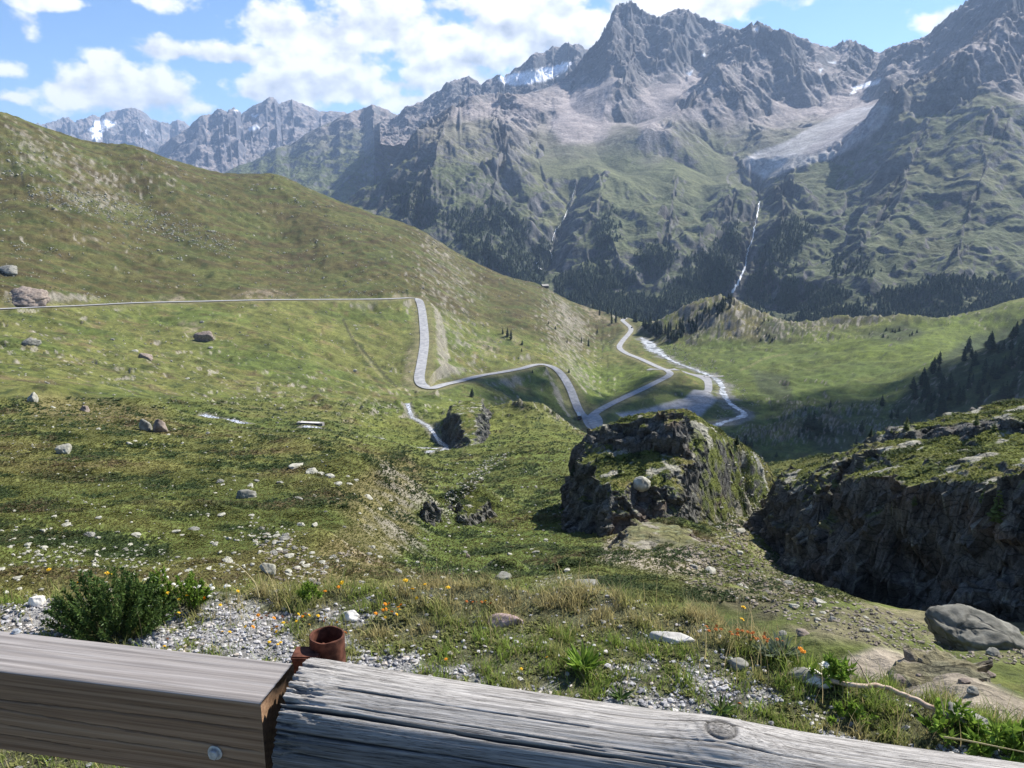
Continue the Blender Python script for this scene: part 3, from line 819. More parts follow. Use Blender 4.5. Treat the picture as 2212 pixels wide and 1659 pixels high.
# buttresses and ribs read off the photograph
for pts, h, w in (([(1365, 8, 4180), (1372, 90, 3950), (1362, 160, 3750), (1345, 235, 3450)], 95, 230),
                  ([(1300, 80, 4020), (1325, 130, 3820), (1335, 190, 3620)], 60, 130),
                  ([(1490, 26, 4320), (1475, 90, 4080), (1440, 150, 3820)], 55, 150),
                  ([(1640, 56, 4000), (1600, 130, 3750), (1540, 190, 3500), (1455, 290, 3120), (1420, 335, 2920)], 85, 230),
                  ([(1640, 56, 4000), (1690, 115, 3850), (1720, 165, 3700)], 60, 160),
                  ([(1540, 190, 3500), (1590, 235, 3350), (1640, 290, 3100)], 45, 170),
                  ([(1835, 90, 4480), (1830, 150, 4100), (1800, 190, 3850)], 45, 160),
                  ([(1090, 215, 3500), (1060, 300, 3050), (1090, 380, 2650), (1060, 470, 2300), (1050, 590, 1900)], 55, 220),
                  ([(1000, 225, 3450), (960, 320, 2900), (940, 400, 2500), (900, 480, 2250)], 50, 170),
                  ([(1300, 420, 2480), (1290, 500, 2180), (1330, 600, 1860)], 45, 190), ([(1460, 400, 2620), (1450, 480, 2300), (1440, 580, 1930)], 45, 170),
                  ([(1590, 440, 2480), (1570, 520, 2180), (1540, 620, 1850)], 55, 130), ([(1690, 440, 2430), (1690, 520, 2150), (1660, 620, 1830)], 70, 150),
                  ([(2140, 72, 3180), (2070, 138, 2980), (1990, 228, 2840), (1935, 268, 2790)], 100, 190),
                  ([(2000, 300, 2600), (1960, 400, 2360), (1900, 500, 2130), (1850, 600, 1850)], 50, 210), ([(2150, 300, 2560), (2120, 420, 2260), (2080, 520, 2000), (2060, 620, 1760)], 50, 230)):
    spur(MX, MY, MZ, pts, h, w)
for pts, h, w in (([(1640, 382, 2760), (1640, 440, 2450), (1622, 520, 2180), (1590, 630, 1860)], -48, 95), ([(1245, 390, 2520), (1225, 450, 2330), (1200, 510, 2140), (1170, 590, 1930)], -42, 90),
                  ([(1160, 250, 3150), (1160, 330, 2760), (1180, 400, 2500)], -25, 150), ([(1420, 150, 3900), (1400, 240, 3500)], -25, 120)):
    spur(MX, MY, MZ, pts, h, w)
# moraine tongue with its steep snout
U, V = polar_px(TH, Tm)
mor = [(1600, 345), (1640, 325), (1700, 305), (1760, 270), (1840, 235), (1900, 225), (1925, 232), (1900, 275), (1850, 315), (1790, 345), (1720, 362), (1690, 378), (1650, 385), (1615, 365)]
w8 = 10 * fbm(MX / 120, MY / 120, 3, 5)
MZ += 24 * poly_mask(U + w8, V + w8 * .5, mor, 14)
gz_r = np.gradient(MZ, axis=0) / np.gradient(RR, axis=0)
gz_t = np.gradient(MZ, axis=1) / (np.gradient(TH, axis=1) * RR)
GX = gz_r * np.sin(TH) + gz_t * np.cos(TH); GY = gz_r * np.cos(TH) - gz_t * np.sin(TH)
sl0 = np.hypot(GX, GY)
smooth_zone = np.maximum(poly_mask(U + w8, V + w8, mor, 14), np.maximum(poly_mask(U + w8, V + w8, [(1190, 250), (1240, 190), (1290, 170), (1330, 240), (1340, 300), (1220, 320)], 16), poly_mask(U + w8, V + w8, [(1370, 240), (1400, 180), (1450, 170), (1500, 190), (1420, 320), (1370, 330)], 16)))
amp = 0.35 + 0.65 * sstep(.35, .8, sl0)
amp *= 1 - .75 * smooth_zone
mid = poly_mask(U + w8 * 2, V + w8 * 2, [(1150, 330), (1560, 300), (1620, 440), (1500, 480), (1150, 460)], 40)
amp *= 1 - .55 * mid
amp *= 1 - .25 * sstep(330, 120, MZ0)
amp += .45 * poly_mask(U + w8 * 2, V, [(780, 150), (1100, 200), (1130, 420), (1080, 640), (780, 640)], 40)
g1 = gullies(MX, MY, GX, GY, 330.0, 5, 3, 2.2)
MZ += (g1 - .1) * 48 * amp
rd = ridged(MX / 210 + .3 * g1, MY / 210, 6, 9, .55) - .45
MZ += rd * 36 * amp
hi = sstep(330, 620, MZ0)
rd2 = ridged(MX / 75 + 2, MY / 95, 4, 19, .55) - .45
MZ += rd2 * (9 + 26 * hi) * amp * (1 - .6 * smooth_zone)
low = sstep(90, -60, MZ0)
MZ += low * ((ridged(MX / 120 + .3 * g1, MY / 150, 5, 29, .55) - .45) * 17 + (gullies(MX, MY, GX, GY, 150.0, 3, 23, 2.6) - .1) * 13) * sstep(-262, -215, MZ0)
# rock steps of the right-hand mountain
rt = poly_mask(U + 2 * w8, V + 2 * w8, [(1640, 420), (1900, 300), (2070, 150), (2700, 60), (2700, 640), (1800, 640), (1660, 560)], 30)
st = fbm(MX / 130, MY / 130, 4, 60) * 2.2 + MZ / 52
frac = st - np.floor(st)
MZ += rt * 8.5 * (sstep(.55, .95, frac) - frac) * (1 - .5 * sstep(620, 680, V))
MZ += fbm(MX / 28, MY / 28, 4, 70) * 5 * amp
# bring the crest line back to the photographed skyline
SKY = np.array([(790, 420), (800, 408), (830, 370), (860, 334), (880, 305), (900, 278), (925, 260), (950, 244), (980, 226), (1000, 216), (1015, 208), (1035, 205), (1080, 200), (1130, 204), (1180, 190), (1215, 170), (1240, 150), (1262, 118), (1280, 98), (1295, 84), (1305, 62), (1318, 38), (1328, 14), (1336, 6), (1346, 10), (1358, 0), (1366, 2), (1378, 14), (1392, 24), (1408, 32), (1425, 36), (1440, 28),
                (1456, 20), (1478, 18), (1500, 28), (1520, 38), (1545, 46), (1562, 52), (1580, 58), (1598, 64), (1610, 58), (1622, 50), (1640, 46), (1656, 54), (1672, 64), (1688, 62), (1704, 68), (1725, 80), (1740, 82), (1755, 92), (1775, 98), (1795, 102), (1808, 96), (1830, 84), (1850, 90), (1870, 100), (1890, 110), (1900, 116), (1915, 104), (1940, 96), (1970, 88), (2000, 78), (2030, 50), (2060, 24), (2090, 0), (2150, -50), (2230, -95), (2600, -110)], float)
_st = np.array([px_polar(u, v) for u, v in SKY])
tgt = np.interp(th_m, _st[:, 0], _st[:, 1])
for it in range(3):
    T_ = (MZ - CAM_H) / RR
    tm = T_.max(0)
    dlt = np.where(th_m < _st[0, 0], 0, tgt - tm)
    kw = (20, 12, 4)[it]; dlt = np.convolve(np.pad(dlt, kw, mode='edge'), np.hanning(2 * kw + 3)[1:-1] / np.hanning(2 * kw + 3).sum(), 'valid')
    w = sstep((.5, .55, .8)[it], 1.0, T_ / np.maximum(tm, 0.02)[None]) * sstep(0, .03, T_)
    MZ = MZ + dlt[None] * RR * w
MZ = np.minimum(MZ, 1120 + .12 * (MZ - 1120))
mount = Sheet(th_m, r_m, MZ)
NM = grid_normals(MX, MY, MZ)
slope = np.degrees(np.arccos(np.clip(NM[..., 2], -1, 1)))
U, V = polar_px(TH, mount.T)
w8 = 12 * fbm(MX / 90, MY / 90, 4, 7); w3 = fbm(MX / 30, MY / 30, 4, 8)
n300 = fbm(MX / 300, MY / 300, 4, 33); n80 = fbm(MX / 80, MY / 80, 4, 34)
C = np.empty(MX.shape + (3,), np.float32)
C[:] = (0.090, 0.102, 0.052)                                                   # alpine grass
C = cmix(C, (0.130, 0.134, 0.070), sstep(-.1, .3, n300 + .4 * n80))
C = cmix(C, (0.055, 0.070, 0.032), sstep(.05, .35, n80 + .3 * w3) * .8)
alt = MZ + 70 * n300 + 50 * n80
C = cmix(C, (0.175, 0.160, 0.125), sstep(70, 210, alt - 130 * rt) * .75)                  # thin turf and debris
C = cmix(C, (0.275, 0.240, 0.228), sstep(200, 330, alt - 150 * rt) * .92)                  # scree
C = cmix(C, (0.175, 0.165, 0.165), sstep(.1, .4, n80) * sstep(250, 400, alt) * .6)
steep = sstep(36, 48, slope + 9 * w3)
C = cmix(C, (0.135, 0.130, 0.128), steep * .9)
C = cmix(C, (0.062, 0.064, 0.058), steep * low * .8)
C = cmix(C, (0.19, 0.175, 0.165), steep * sstep(.1, .4, w3) * .7)
C = cmix(C, (0.085, 0.085, 0.09), sstep(480, 640, alt) * sstep(30, 42, slope) * .8)
sc = (0.30, 0.262, 0.250)
for pts, w in (([(1180, 260), (1240, 195), (1280, 165), (1315, 200), (1335, 250), (1300, 305), (1215, 310)], .9), ([(1375, 240), (1400, 190), (1450, 180), (1500, 200), (1450, 280), (1390, 330)], .85),
               ([(1460, 150), (1560, 130), (1600, 110), (1560, 190), (1490, 200)], .7), ([(1700, 200), (1850, 180), (1930, 230), (1820, 260), (1700, 250)], .8), ([(1040, 215), (1120, 215), (1160, 260), (1130, 330), (1070, 270)], .5),
               ([(2080, 140), (2150, 75), (2230, 55), (2600, 0), (2600, 260), (2230, 230), (2130, 190)], .8), ([(1380, 350), (1440, 320), (1470, 300), (1450, 340), (1400, 360)], .7)):
    C = cmix(C, sc, poly_mask(U + w8, V + w8 * .7, pts, 12) * w * (1 - .75 * steep))
C = cmix(C, (0.40, 0.385, 0.385), poly_mask(U + w8 * .3, V + w8 * .3, mor, 4) * (.78 + .3 * w3))
C = cmix(C, (0.265, 0.235, 0.235), poly_mask(U + w8, V + w8, [(1730, 335), (1800, 280), (1900, 235), (1920, 250), (1850, 320)], 10) * .6)
for pts in ([(1150, 350), (1400, 330), (1560, 330), (1600, 380), (1500, 440), (1260, 440)], [(1440, 260), (1560, 300), (1600, 330), (1500, 340)]):
    C = cmix(C, (0.116, 0.124, 0.060), poly_mask(U + w8, V + w8, pts, 22) * .7 * (1 - steep))
# woods on the lower slopes
FOREST = [([(960, 470), (1080, 440), (1140, 480), (1130, 600), (1020, 560)], .75), ([(1100, 600), (1130, 540), (1200, 520), (1160, 640), (1100, 640)], .8), ([(1230, 690), (1200, 610), (1300, 560), (1380, 600), (1300, 640), (1460, 640), (1560, 640), (1560, 720), (1230, 720)], .85),
          ([(1430, 640), (1500, 560), (1590, 480), (1610, 520), (1570, 620), (1480, 690)], .9), ([(1620, 640), (1650, 520), (1720, 470), (1760, 500), (1680, 600), (1800, 620), (1880, 660), (1600, 720)], .9), ([(1640, 700), (1640, 650), (1850, 640), (2060, 600), (2230, 600), (2600, 560), (2600, 720), (1700, 720)], .62),
          ([(1280, 500), (1330, 440), (1340, 480), (1300, 560)], .6), ([(1380, 560), (1440, 520), (1470, 560), (1400, 600)], .6), ([(1790, 560), (1900, 540), (1960, 580), (1800, 600)], .45), ([(820, 400), (880, 360), (930, 420), (980, 480), (900, 500)], .35)]
fm = np.zeros(MX.shape, np.float32)
for pts, w in FOREST: fm = np.maximum(fm, poly_mask(U + w8 * 1.8, V + w8 * 1.6, pts, 12) * w)
fm = fm * sstep(-.35, .05, n80 + .5 * w3 + .15)
fm = fm * (1 - .85 * poly_mask(U, V, [(1620, 760), (1640, 560), (2700, 440), (2700, 760)], 30) * sstep(.02, -.12, n80 + .5 * fbm(MX / 35, MY / 35, 3, 88)))
C = cmix(C, (0.026, 0.040, 0.022), fm * .9)
# old snow and glacier remnants
for pts in ([(1840, 190), (1870, 178), (1902, 170), (1898, 180), (1850, 194)], [(1790, 135), (1805, 132), (1806, 137)], [(1770, 150), (1778, 148), (1772, 157)], [(1482, 158), (1496, 152), (1490, 163)], [(1515, 119), (1522, 113), (1522, 122)], [(1625, 64), (1640, 56), (1636, 68)], [(1845, 192), (1836, 205), (1850, 200)], [(1140, 196), (1210, 158), (1236, 148), (1200, 176), (1160, 196)]):
    C = cmix(C, (0.82, 0.84, 0.87), poly_mask(U + w8 * .25, V + w8 * .2, pts, 2.5))
C = np.clip(C, 0.012, 0.9)
o = mesh_from("mountain", np.stack([MX, MY, MZ], -1).reshape(-1, 3), grid_faces(NMR, NMT), m_mtn, True, C.reshape(-1, 3))
tag(o, kind='structure')
FOREST_MASK = fm
# falling streams
m_fall, nt, b = new_mat("falling_water"); b.inputs['Base Color'].default_value = (0.66, 0.68, 0.70, 1); b.inputs['Roughness'].default_value = 0.5
def torrent(pts, half, name="waterfall"):
    P = []
    q = catmull(np.array(pts, float), 10)
    q[:, 0] += 2.0 * perlin(np.arange(len(q)) * .45, np.full(len(q), pts[0][0]), 3)
    for u, v in q:
        h = mount.hit(u, v, 1400)
        if h is not None: P.append(h)
    P = np.array(P)
    s = np.arange(len(P))
    o = ribbon(name, P, half, m_fall, 1.2, 3, widths=half * (1 + .8 * perlin(s * .31, s * 0, 4)), sheet=mount)
    return tag(o, kind='structure')
torrent([(1641, 436), (1637, 460), (1630, 490), (1626, 515), (1617, 540), (1612, 560), (1609, 580), (1600, 600), (1590, 622), (1579, 637)], 1.35)
torrent([(1243, 398), (1238, 425), (1228, 450), (1215, 480), (1200, 500), (1192, 525)], .45)
torrent([(1186, 540), (1192, 555), (1190, 566)], .6)
torrent([(1170, 565), (1158, 572), (1164, 580), (1172, 585)], .8)

# ------------------------------------------------------------------ ranges behind
def far_range(name, sky, r0, depth, vbase, seed, amp, cell, colf, nth=420, nr=260, jag=6.0, back=0.5, kslope=1.0):
    sky = np.array(sky, float)
    u0, u1 = sky[0, 0], sky[-1, 0]
    ts = np.array([px_polar(u, v) for u, v in sky])
    th = np.linspace(ts[0, 0], ts[-1, 0], nth)
    tc_ = np.interp(th, ts[:, 0], ts[:, 1])
    zc = CAM_H + r0 * tc_
    zb = CAM_H + (r0 - depth) * px_polar((u0 + u1) / 2, vbase)[1]
    s = np.concatenate([np.linspace(-.35, 0, nr // 5, endpoint=False), np.linspace(0, 1, nr - nr // 5)])   # 0 = crest, 1 = foot, negative = far side
    S, T = np.meshgrid(s, th, indexing='ij')
    wob_ = perlin(T * 26, T * 0 + seed, seed) * .12 + perlin(T * 60, T * 0 + seed, seed + 1) * .06
    Rr = r0 - (S + wob_ * (1 - np.abs(S))) * depth
    ZC = zc[None, :]
    prof = np.where(S >= 0, np.clip(1 - S, 0, 1) ** 1.15, 1 + S / back * .9)
    Z = zb + (ZC - zb) * prof
    X, Y = Rr * np.sin(T), Rr * np.cos(T)
    gx = (ZC - zb) / depth * np.sin(T); gy = (ZC - zb) / depth * np.cos(T)
    tx = np.gradient(zc, th)[None] / r0
    gx = gx + tx * np.cos(T) * np.clip(1 - S, 0, 1); gy = gy - tx * np.sin(T) * np.clip(1 - S, 0, 1)
    g = gullies(X, Y, gx * kslope, gy * kslope, cell, 5, seed, 2.0)
    ed = sstep(0, .12, np.abs(S)) * .8 + .2
    Z = Z + (g - .1) * amp * ed + (ridged(X / (cell * .6), Y / (cell * .6), 5, seed + 5, .55) - .45) * amp * .8 * ed
    Z = Z + jag * (ridged(X / (cell * .16), Y / (cell * .16), 3, seed + 9) - .5)
    Nn = grid_normals(X, Y, Z)
    sl = np.degrees(np.arccos(np.clip(Nn[..., 2], -1, 1)))
    Uu, Vv = polar_px(T, (Z - CAM_H) / Rr)
    Cc = colf(X, Y, Z, sl, Uu, Vv)
    o = mesh_from(name, np.stack([X, Y, Z], -1).reshape(-1, 3), grid_faces(len(s), nth), m_mtn, True, np.clip(Cc, .01, .9).reshape(-1, 3))
    return tag(o, kind='structure')

def rock_cols(grass_v, snow=(), scree_v=None, dark=(0.12, 0.12, 0.125), scr=(0.235, 0.205, 0.195), gr=(0.085, 0.098, 0.042), soft=40):
    def f(X, Y, Z, sl, U, V):
        n = fbm(X / 260, Y / 260, 4, 2); n2 = fbm(X / 90, Y / 90, 4, 3)
        C = np.empty(X.shape + (3,), np.float32); C[:] = scr
        C = cmix(C, (0.19, 0.175, 0.17), sstep(0, .4, n))
        C = cmix(C, gr, sstep(grass_v - soft, grass_v + soft, V + 50 * n + 25 * n2))
        C = cmix(C, dark, sstep(35, 47, sl + 10 * n2))
        for p in snow: C = cmix(C, (0.82, 0.84, 0.88), poly_mask(U + 8 * n2, V + 6 * n2, p, 3))
        return C
    return f
far_range("mountain_range", [(820, 265), (860, 250), (880, 235), (905, 220), (930, 206), (950, 192), (975, 178), (1000, 166), (1014, 162), (1028, 172), (1040, 185), (1060, 170), (1080, 160), (1090, 168), (1100, 158), (1130, 137), (1150, 127), (1175, 110), (1195, 99), (1212, 97), (1228, 91), (1240, 100), (1262, 101), (1290, 108), (1330, 130)],
          5200, 1500, 330, 21, 60, 330, rock_cols(600, [[(1075, 168), (1110, 158), (1160, 150), (1200, 143), (1236, 132), (1215, 158), (1180, 175), (1120, 185), (1085, 180)]], dark=(0.095, 0.098, 0.105)), jag=14)
far_range("mountain_range", [(430, 400), (480, 375), (530, 352), (560, 340), (620, 312), (660, 290), (700, 270), (730, 256), (760, 243), (785, 231), (805, 226), (822, 231), (845, 242), (870, 254), (900, 268), (930, 285), (980, 310)],
          5600, 1900, 455, 33, 58, 420, rock_cols(300, soft=50), jag=8)
far_range("mountain_range", [(250, 345), (300, 336), (330, 330), (365, 302), (395, 280), (420, 264), (440, 248), (452, 244), (468, 236), (480, 238), (492, 246), (508, 236), (522, 244), (540, 232), (556, 226), (575, 216), (592, 212), (604, 224), (616, 218), (630, 212), (648, 222), (668, 232), (690, 240), (720, 243), (750, 246), (800, 250), (840, 262)],
          8200, 2600, 420, 45, 88, 600, rock_cols(460, [[(540, 250), (556, 246), (552, 254)], [(535, 278), (555, 270), (560, 276), (540, 284)], [(505, 238), (513, 236), (510, 243)]], dark=(0.11, 0.11, 0.125)), jag=16)
far_range("mountain_range", [(20, 300), (60, 285), (85, 275), (100, 268), (118, 264), (135, 258), (150, 256), (165, 262), (180, 258), (200, 250), (216, 252), (226, 240), (245, 236), (265, 233), (282, 236), (298, 238), (312, 246), (330, 258), (345, 266), (365, 268), (382, 262), (400, 264), (420, 276), (470, 285)],
          11500, 3400, 400, 57, 150, 800, rock_cols(700, [[(205, 262), (222, 256), (240, 262), (250, 264), (228, 280), (212, 305), (200, 300), (205, 285), (188, 280)], [(312, 285), (318, 282), (316, 290)]], dark=(0.15, 0.15, 0.16)), jag=26)

# far floor that closes the land to the horizon, well below everything in view
a = np.linspace(0, 2 * np.pi, 97); rr = np.array([5.0, 200, 600, 1200, 2000, 2900])
X = rr[:, None] * np.cos(a); Y = rr[:, None] * np.sin(a)
m_plain = noise_mat("valley_floor", (0.05, 0.07, 0.03), (0.08, 0.09, 0.04), 0.004, bump=0)
zz = np.array([-300., -300, -300, -330, -360, -380])
tag(mesh_from("valley_floor", np.stack([X, Y, np.broadcast_to(zz[:, None], X.shape)], -1).reshape(-1, 3), grid_faces(len(rr), len(a)), m_plain), kind='structure')
# ================================================================== ROCKS
def _h3(ix, iy, iz, seed):
    return _h(ix + iz * 7919, iy - iz * 104729, seed)
def perlin3(x, y, z, seed=0):
    fx, fy, fz = np.floor(x), np.floor(y), np.floor(z)
    ix, iy, iz = fx.astype(np.int64), fy.astype(np.int64), fz.astype(np.int64)
    x = (x - fx).astype(np.float32); y = (y - fy).astype(np.float32); z = (z - fz).astype(np.float32)
    q = lambda t: t * t * t * (t * (t * 6 - 15) + 10)
    u, v, w = q(x), q(y), q(z)
    def g(a, b, c):
        h = _h3(ix + a, iy + b, iz + c, seed)
        p = _f(h) * np.float32(2 * np.pi); k = _f(_h(h.astype(np.int64) & 0xffff, ix + a, seed + 3)) * 2 - 1
        s = np.sqrt(1 - k * k)
        return np.cos(p) * s * (x - a) + np.sin(p) * s * (y - b) + k * (z - c)
    l = lambda a, b, t: a + (b - a) * t
    return l(l(l(g(0, 0, 0), g(1, 0, 0), u), l(g(0, 1, 0), g(1, 1, 0), u), v), l(l(g(0, 0, 1), g(1, 0, 1), u), l(g(0, 1, 1), g(1, 1, 1), u), v), w) * 1.5
def fbm3(x, y, z, oct=4, seed=0, gain=.5):
    s = 0; a = 1; n = 0
    for i in range(oct):
        s = s + a * perlin3(x, y, z, seed + i * 13); n += a; a *= gain; x, y, z = x * 2.03 + 3.1, y * 2.03 - 1.7, z * 2.03 + 5.9
    return s / n
def facets3(x, y, z, seed=0):
    """cellular joint blocks: each block ends in its own tilted plane; also the gap to the next block"""
    ix, iy, iz = np.floor(x).astype(np.int64), np.floor(y).astype(np.int64), np.floor(z).astype(np.int64)
    d1 = np.full(x.shape, 9.); d2 = np.full(x.shape, 9.); pl = np.zeros(x.shape, np.float32)
    for a in (-1, 0, 1):
        for b in (-1, 0, 1):
            for c in (-1, 0, 1):
                h = _h3(ix + a, iy + b, iz + c, seed); k1 = _f(h); k2 = _f(_h3(iy + b, iz + c, ix + a, seed + 1)); k3 = _f(_h3(iz + c, ix + a, iy + b, seed + 2))
                px = x - (ix + a + k1); py = y - (iy + b + k2); pz = z - (iz + c + k3)
                d = np.maximum(np.maximum(np.abs(px), np.abs(py)), np.abs(pz)) * .6 + .4 * np.sqrt(px * px + py * py + pz * pz)
                k4 = _f(_h3(iz + c, iy + b, ix + a, seed + 5))
                v = (k4 - .5) * 1.0 + px * (k1 - .5) * 1.5 + py * (k2 - .5) * 1.5 + pz * (k3 - .5) * 1.5
                m = d < d1
                d2 = np.where(m, d1, np.minimum(d2, d)); pl = np.where(m, v, pl); d1 = np.where(m, d, d1)
    return pl, d2 - d1

m_crag = land_mat("crag_stone_and_turf", (0.9, 0.22, 0.06), 0.36, 0.9, 0.08)
def joint_cracks(m, scale, dark=.45):
    """dark joints over a land material"""
    nt = m.node_tree; N, L = nt.nodes, nt.links; b = N['Principled BSDF']
    tc = N.new('ShaderNodeTexCoord'); mp = N.new('ShaderNodeMapping'); mp.inputs['Scale'].default_value = (scale * .7, scale * .9, scale * 1.5); mp.inputs['Rotation'].default_value = (.3, .5, .2)
    nz = N.new('ShaderNodeTexNoise'); nz.inputs['Scale'].default_value = scale * 1.2; nz.inputs['Detail'].default_value = 3; L.new(tc.outputs['Object'], nz.inputs[0])
    ad = N.new('ShaderNodeVectorMath'); ad.operation = 'MULTIPLY_ADD'; ad.inputs[1].default_value = (.5 / scale,) * 3; L.new(nz.outputs[1], ad.inputs[0]); L.new(tc.outputs['Object'], ad.inputs[2]); L.new(ad.outputs[0], mp.inputs[0])
    vo = N.new('ShaderNodeTexVoronoi'); vo.feature = 'DISTANCE_TO_EDGE'; vo.inputs['Scale'].default_value = 1.0; L.new(mp.outputs[0], vo.inputs['Vector'])
    mr = N.new('ShaderNodeMapRange'); mr.inputs[1].default_value = .0; mr.inputs[2].default_value = .06; mr.inputs[3].default_value = dark; mr.inputs[4].default_value = 1; L.new(vo.outputs[0], mr.inputs[0])
    src = b.inputs['Base Color'].links[0].from_socket
    mx = N.new('ShaderNodeMix'); mx.data_type = 'RGBA'; mx.blend_type = 'MULTIPLY'; mx.inputs[0].default_value = 1; L.new(src, mx.inputs[6]); L.new(mr.outputs[0], mx.inputs[7]); L.new(mx.outputs[2], b.inputs['Base Color'])
    bp0 = b.inputs['Normal'].links[0].from_node
    bp = N.new('ShaderNodeBump'); bp.inputs['Strength'].default_value = .7; bp.inputs['Distance'].default_value = .12 / scale; L.new(mr.outputs[0], bp.inputs['Height']); L.new(bp0.outputs[0], bp.inputs['Normal']); L.new(bp.outputs[0], b.inputs['Normal'])
    return m

joint_cracks(m_crag, 1.1)

class Plane3:
    """smooth height over plan points"""
    def __init__(s, pts, lam=.05):
        P = np.array(pts, float); s.P = P
        n = len(P); A = np.zeros((n + 3, n + 3))
        A[:n, :n] = Plate.phi(P[:, 0][:, None] - P[:, 0][None], P[:, 1][:, None] - P[:, 1][None]) + np.eye(n) * lam * 50
        A[:n, n] = 1; A[:n, n + 1:] = P[:, :2]; A[n:, :n] = A[:n, n:].T
        s.w = np.linalg.solve(A, np.concatenate([P[:, 2], np.zeros(3)])); s.n = n
    def __call__(s, X, Y):
        z = s.w[s.n] + s.w[s.n + 1] * X + s.w[s.n + 2] * Y
        for i in range(s.n): z = z + s.w[i] * Plate.phi(X - s.P[i, 0], Y - s.P[i, 1])
        return z

def signed_poly(X, Y, poly):
    ins = np.zeros(X.shape, bool); d2 = np.full(X.shape, 1e18)
    n = len(poly)
    for i in range(n):
        x1, y1 = poly[i]; x2, y2 = poly[(i + 1) % n]
        if y1 != y2: ins ^= ((y1 > Y) != (y2 > Y)) & (X < (x2 - x1) * (Y - y1) / (y2 - y1) + x1)
        l2 = (x2 - x1) ** 2 + (y2 - y1) ** 2 + 1e-9
        t = np.clip(((X - x1) * (x2 - x1) + (Y - y1) * (y2 - y1)) / l2, 0, 1)
        d2 = np.minimum(d2, (X - x1 - t * (x2 - x1)) ** 2 + (Y - y1 - t * (y2 - y1)) ** 2)
    return np.sqrt(d2) * np.where(ins, 1, -1)

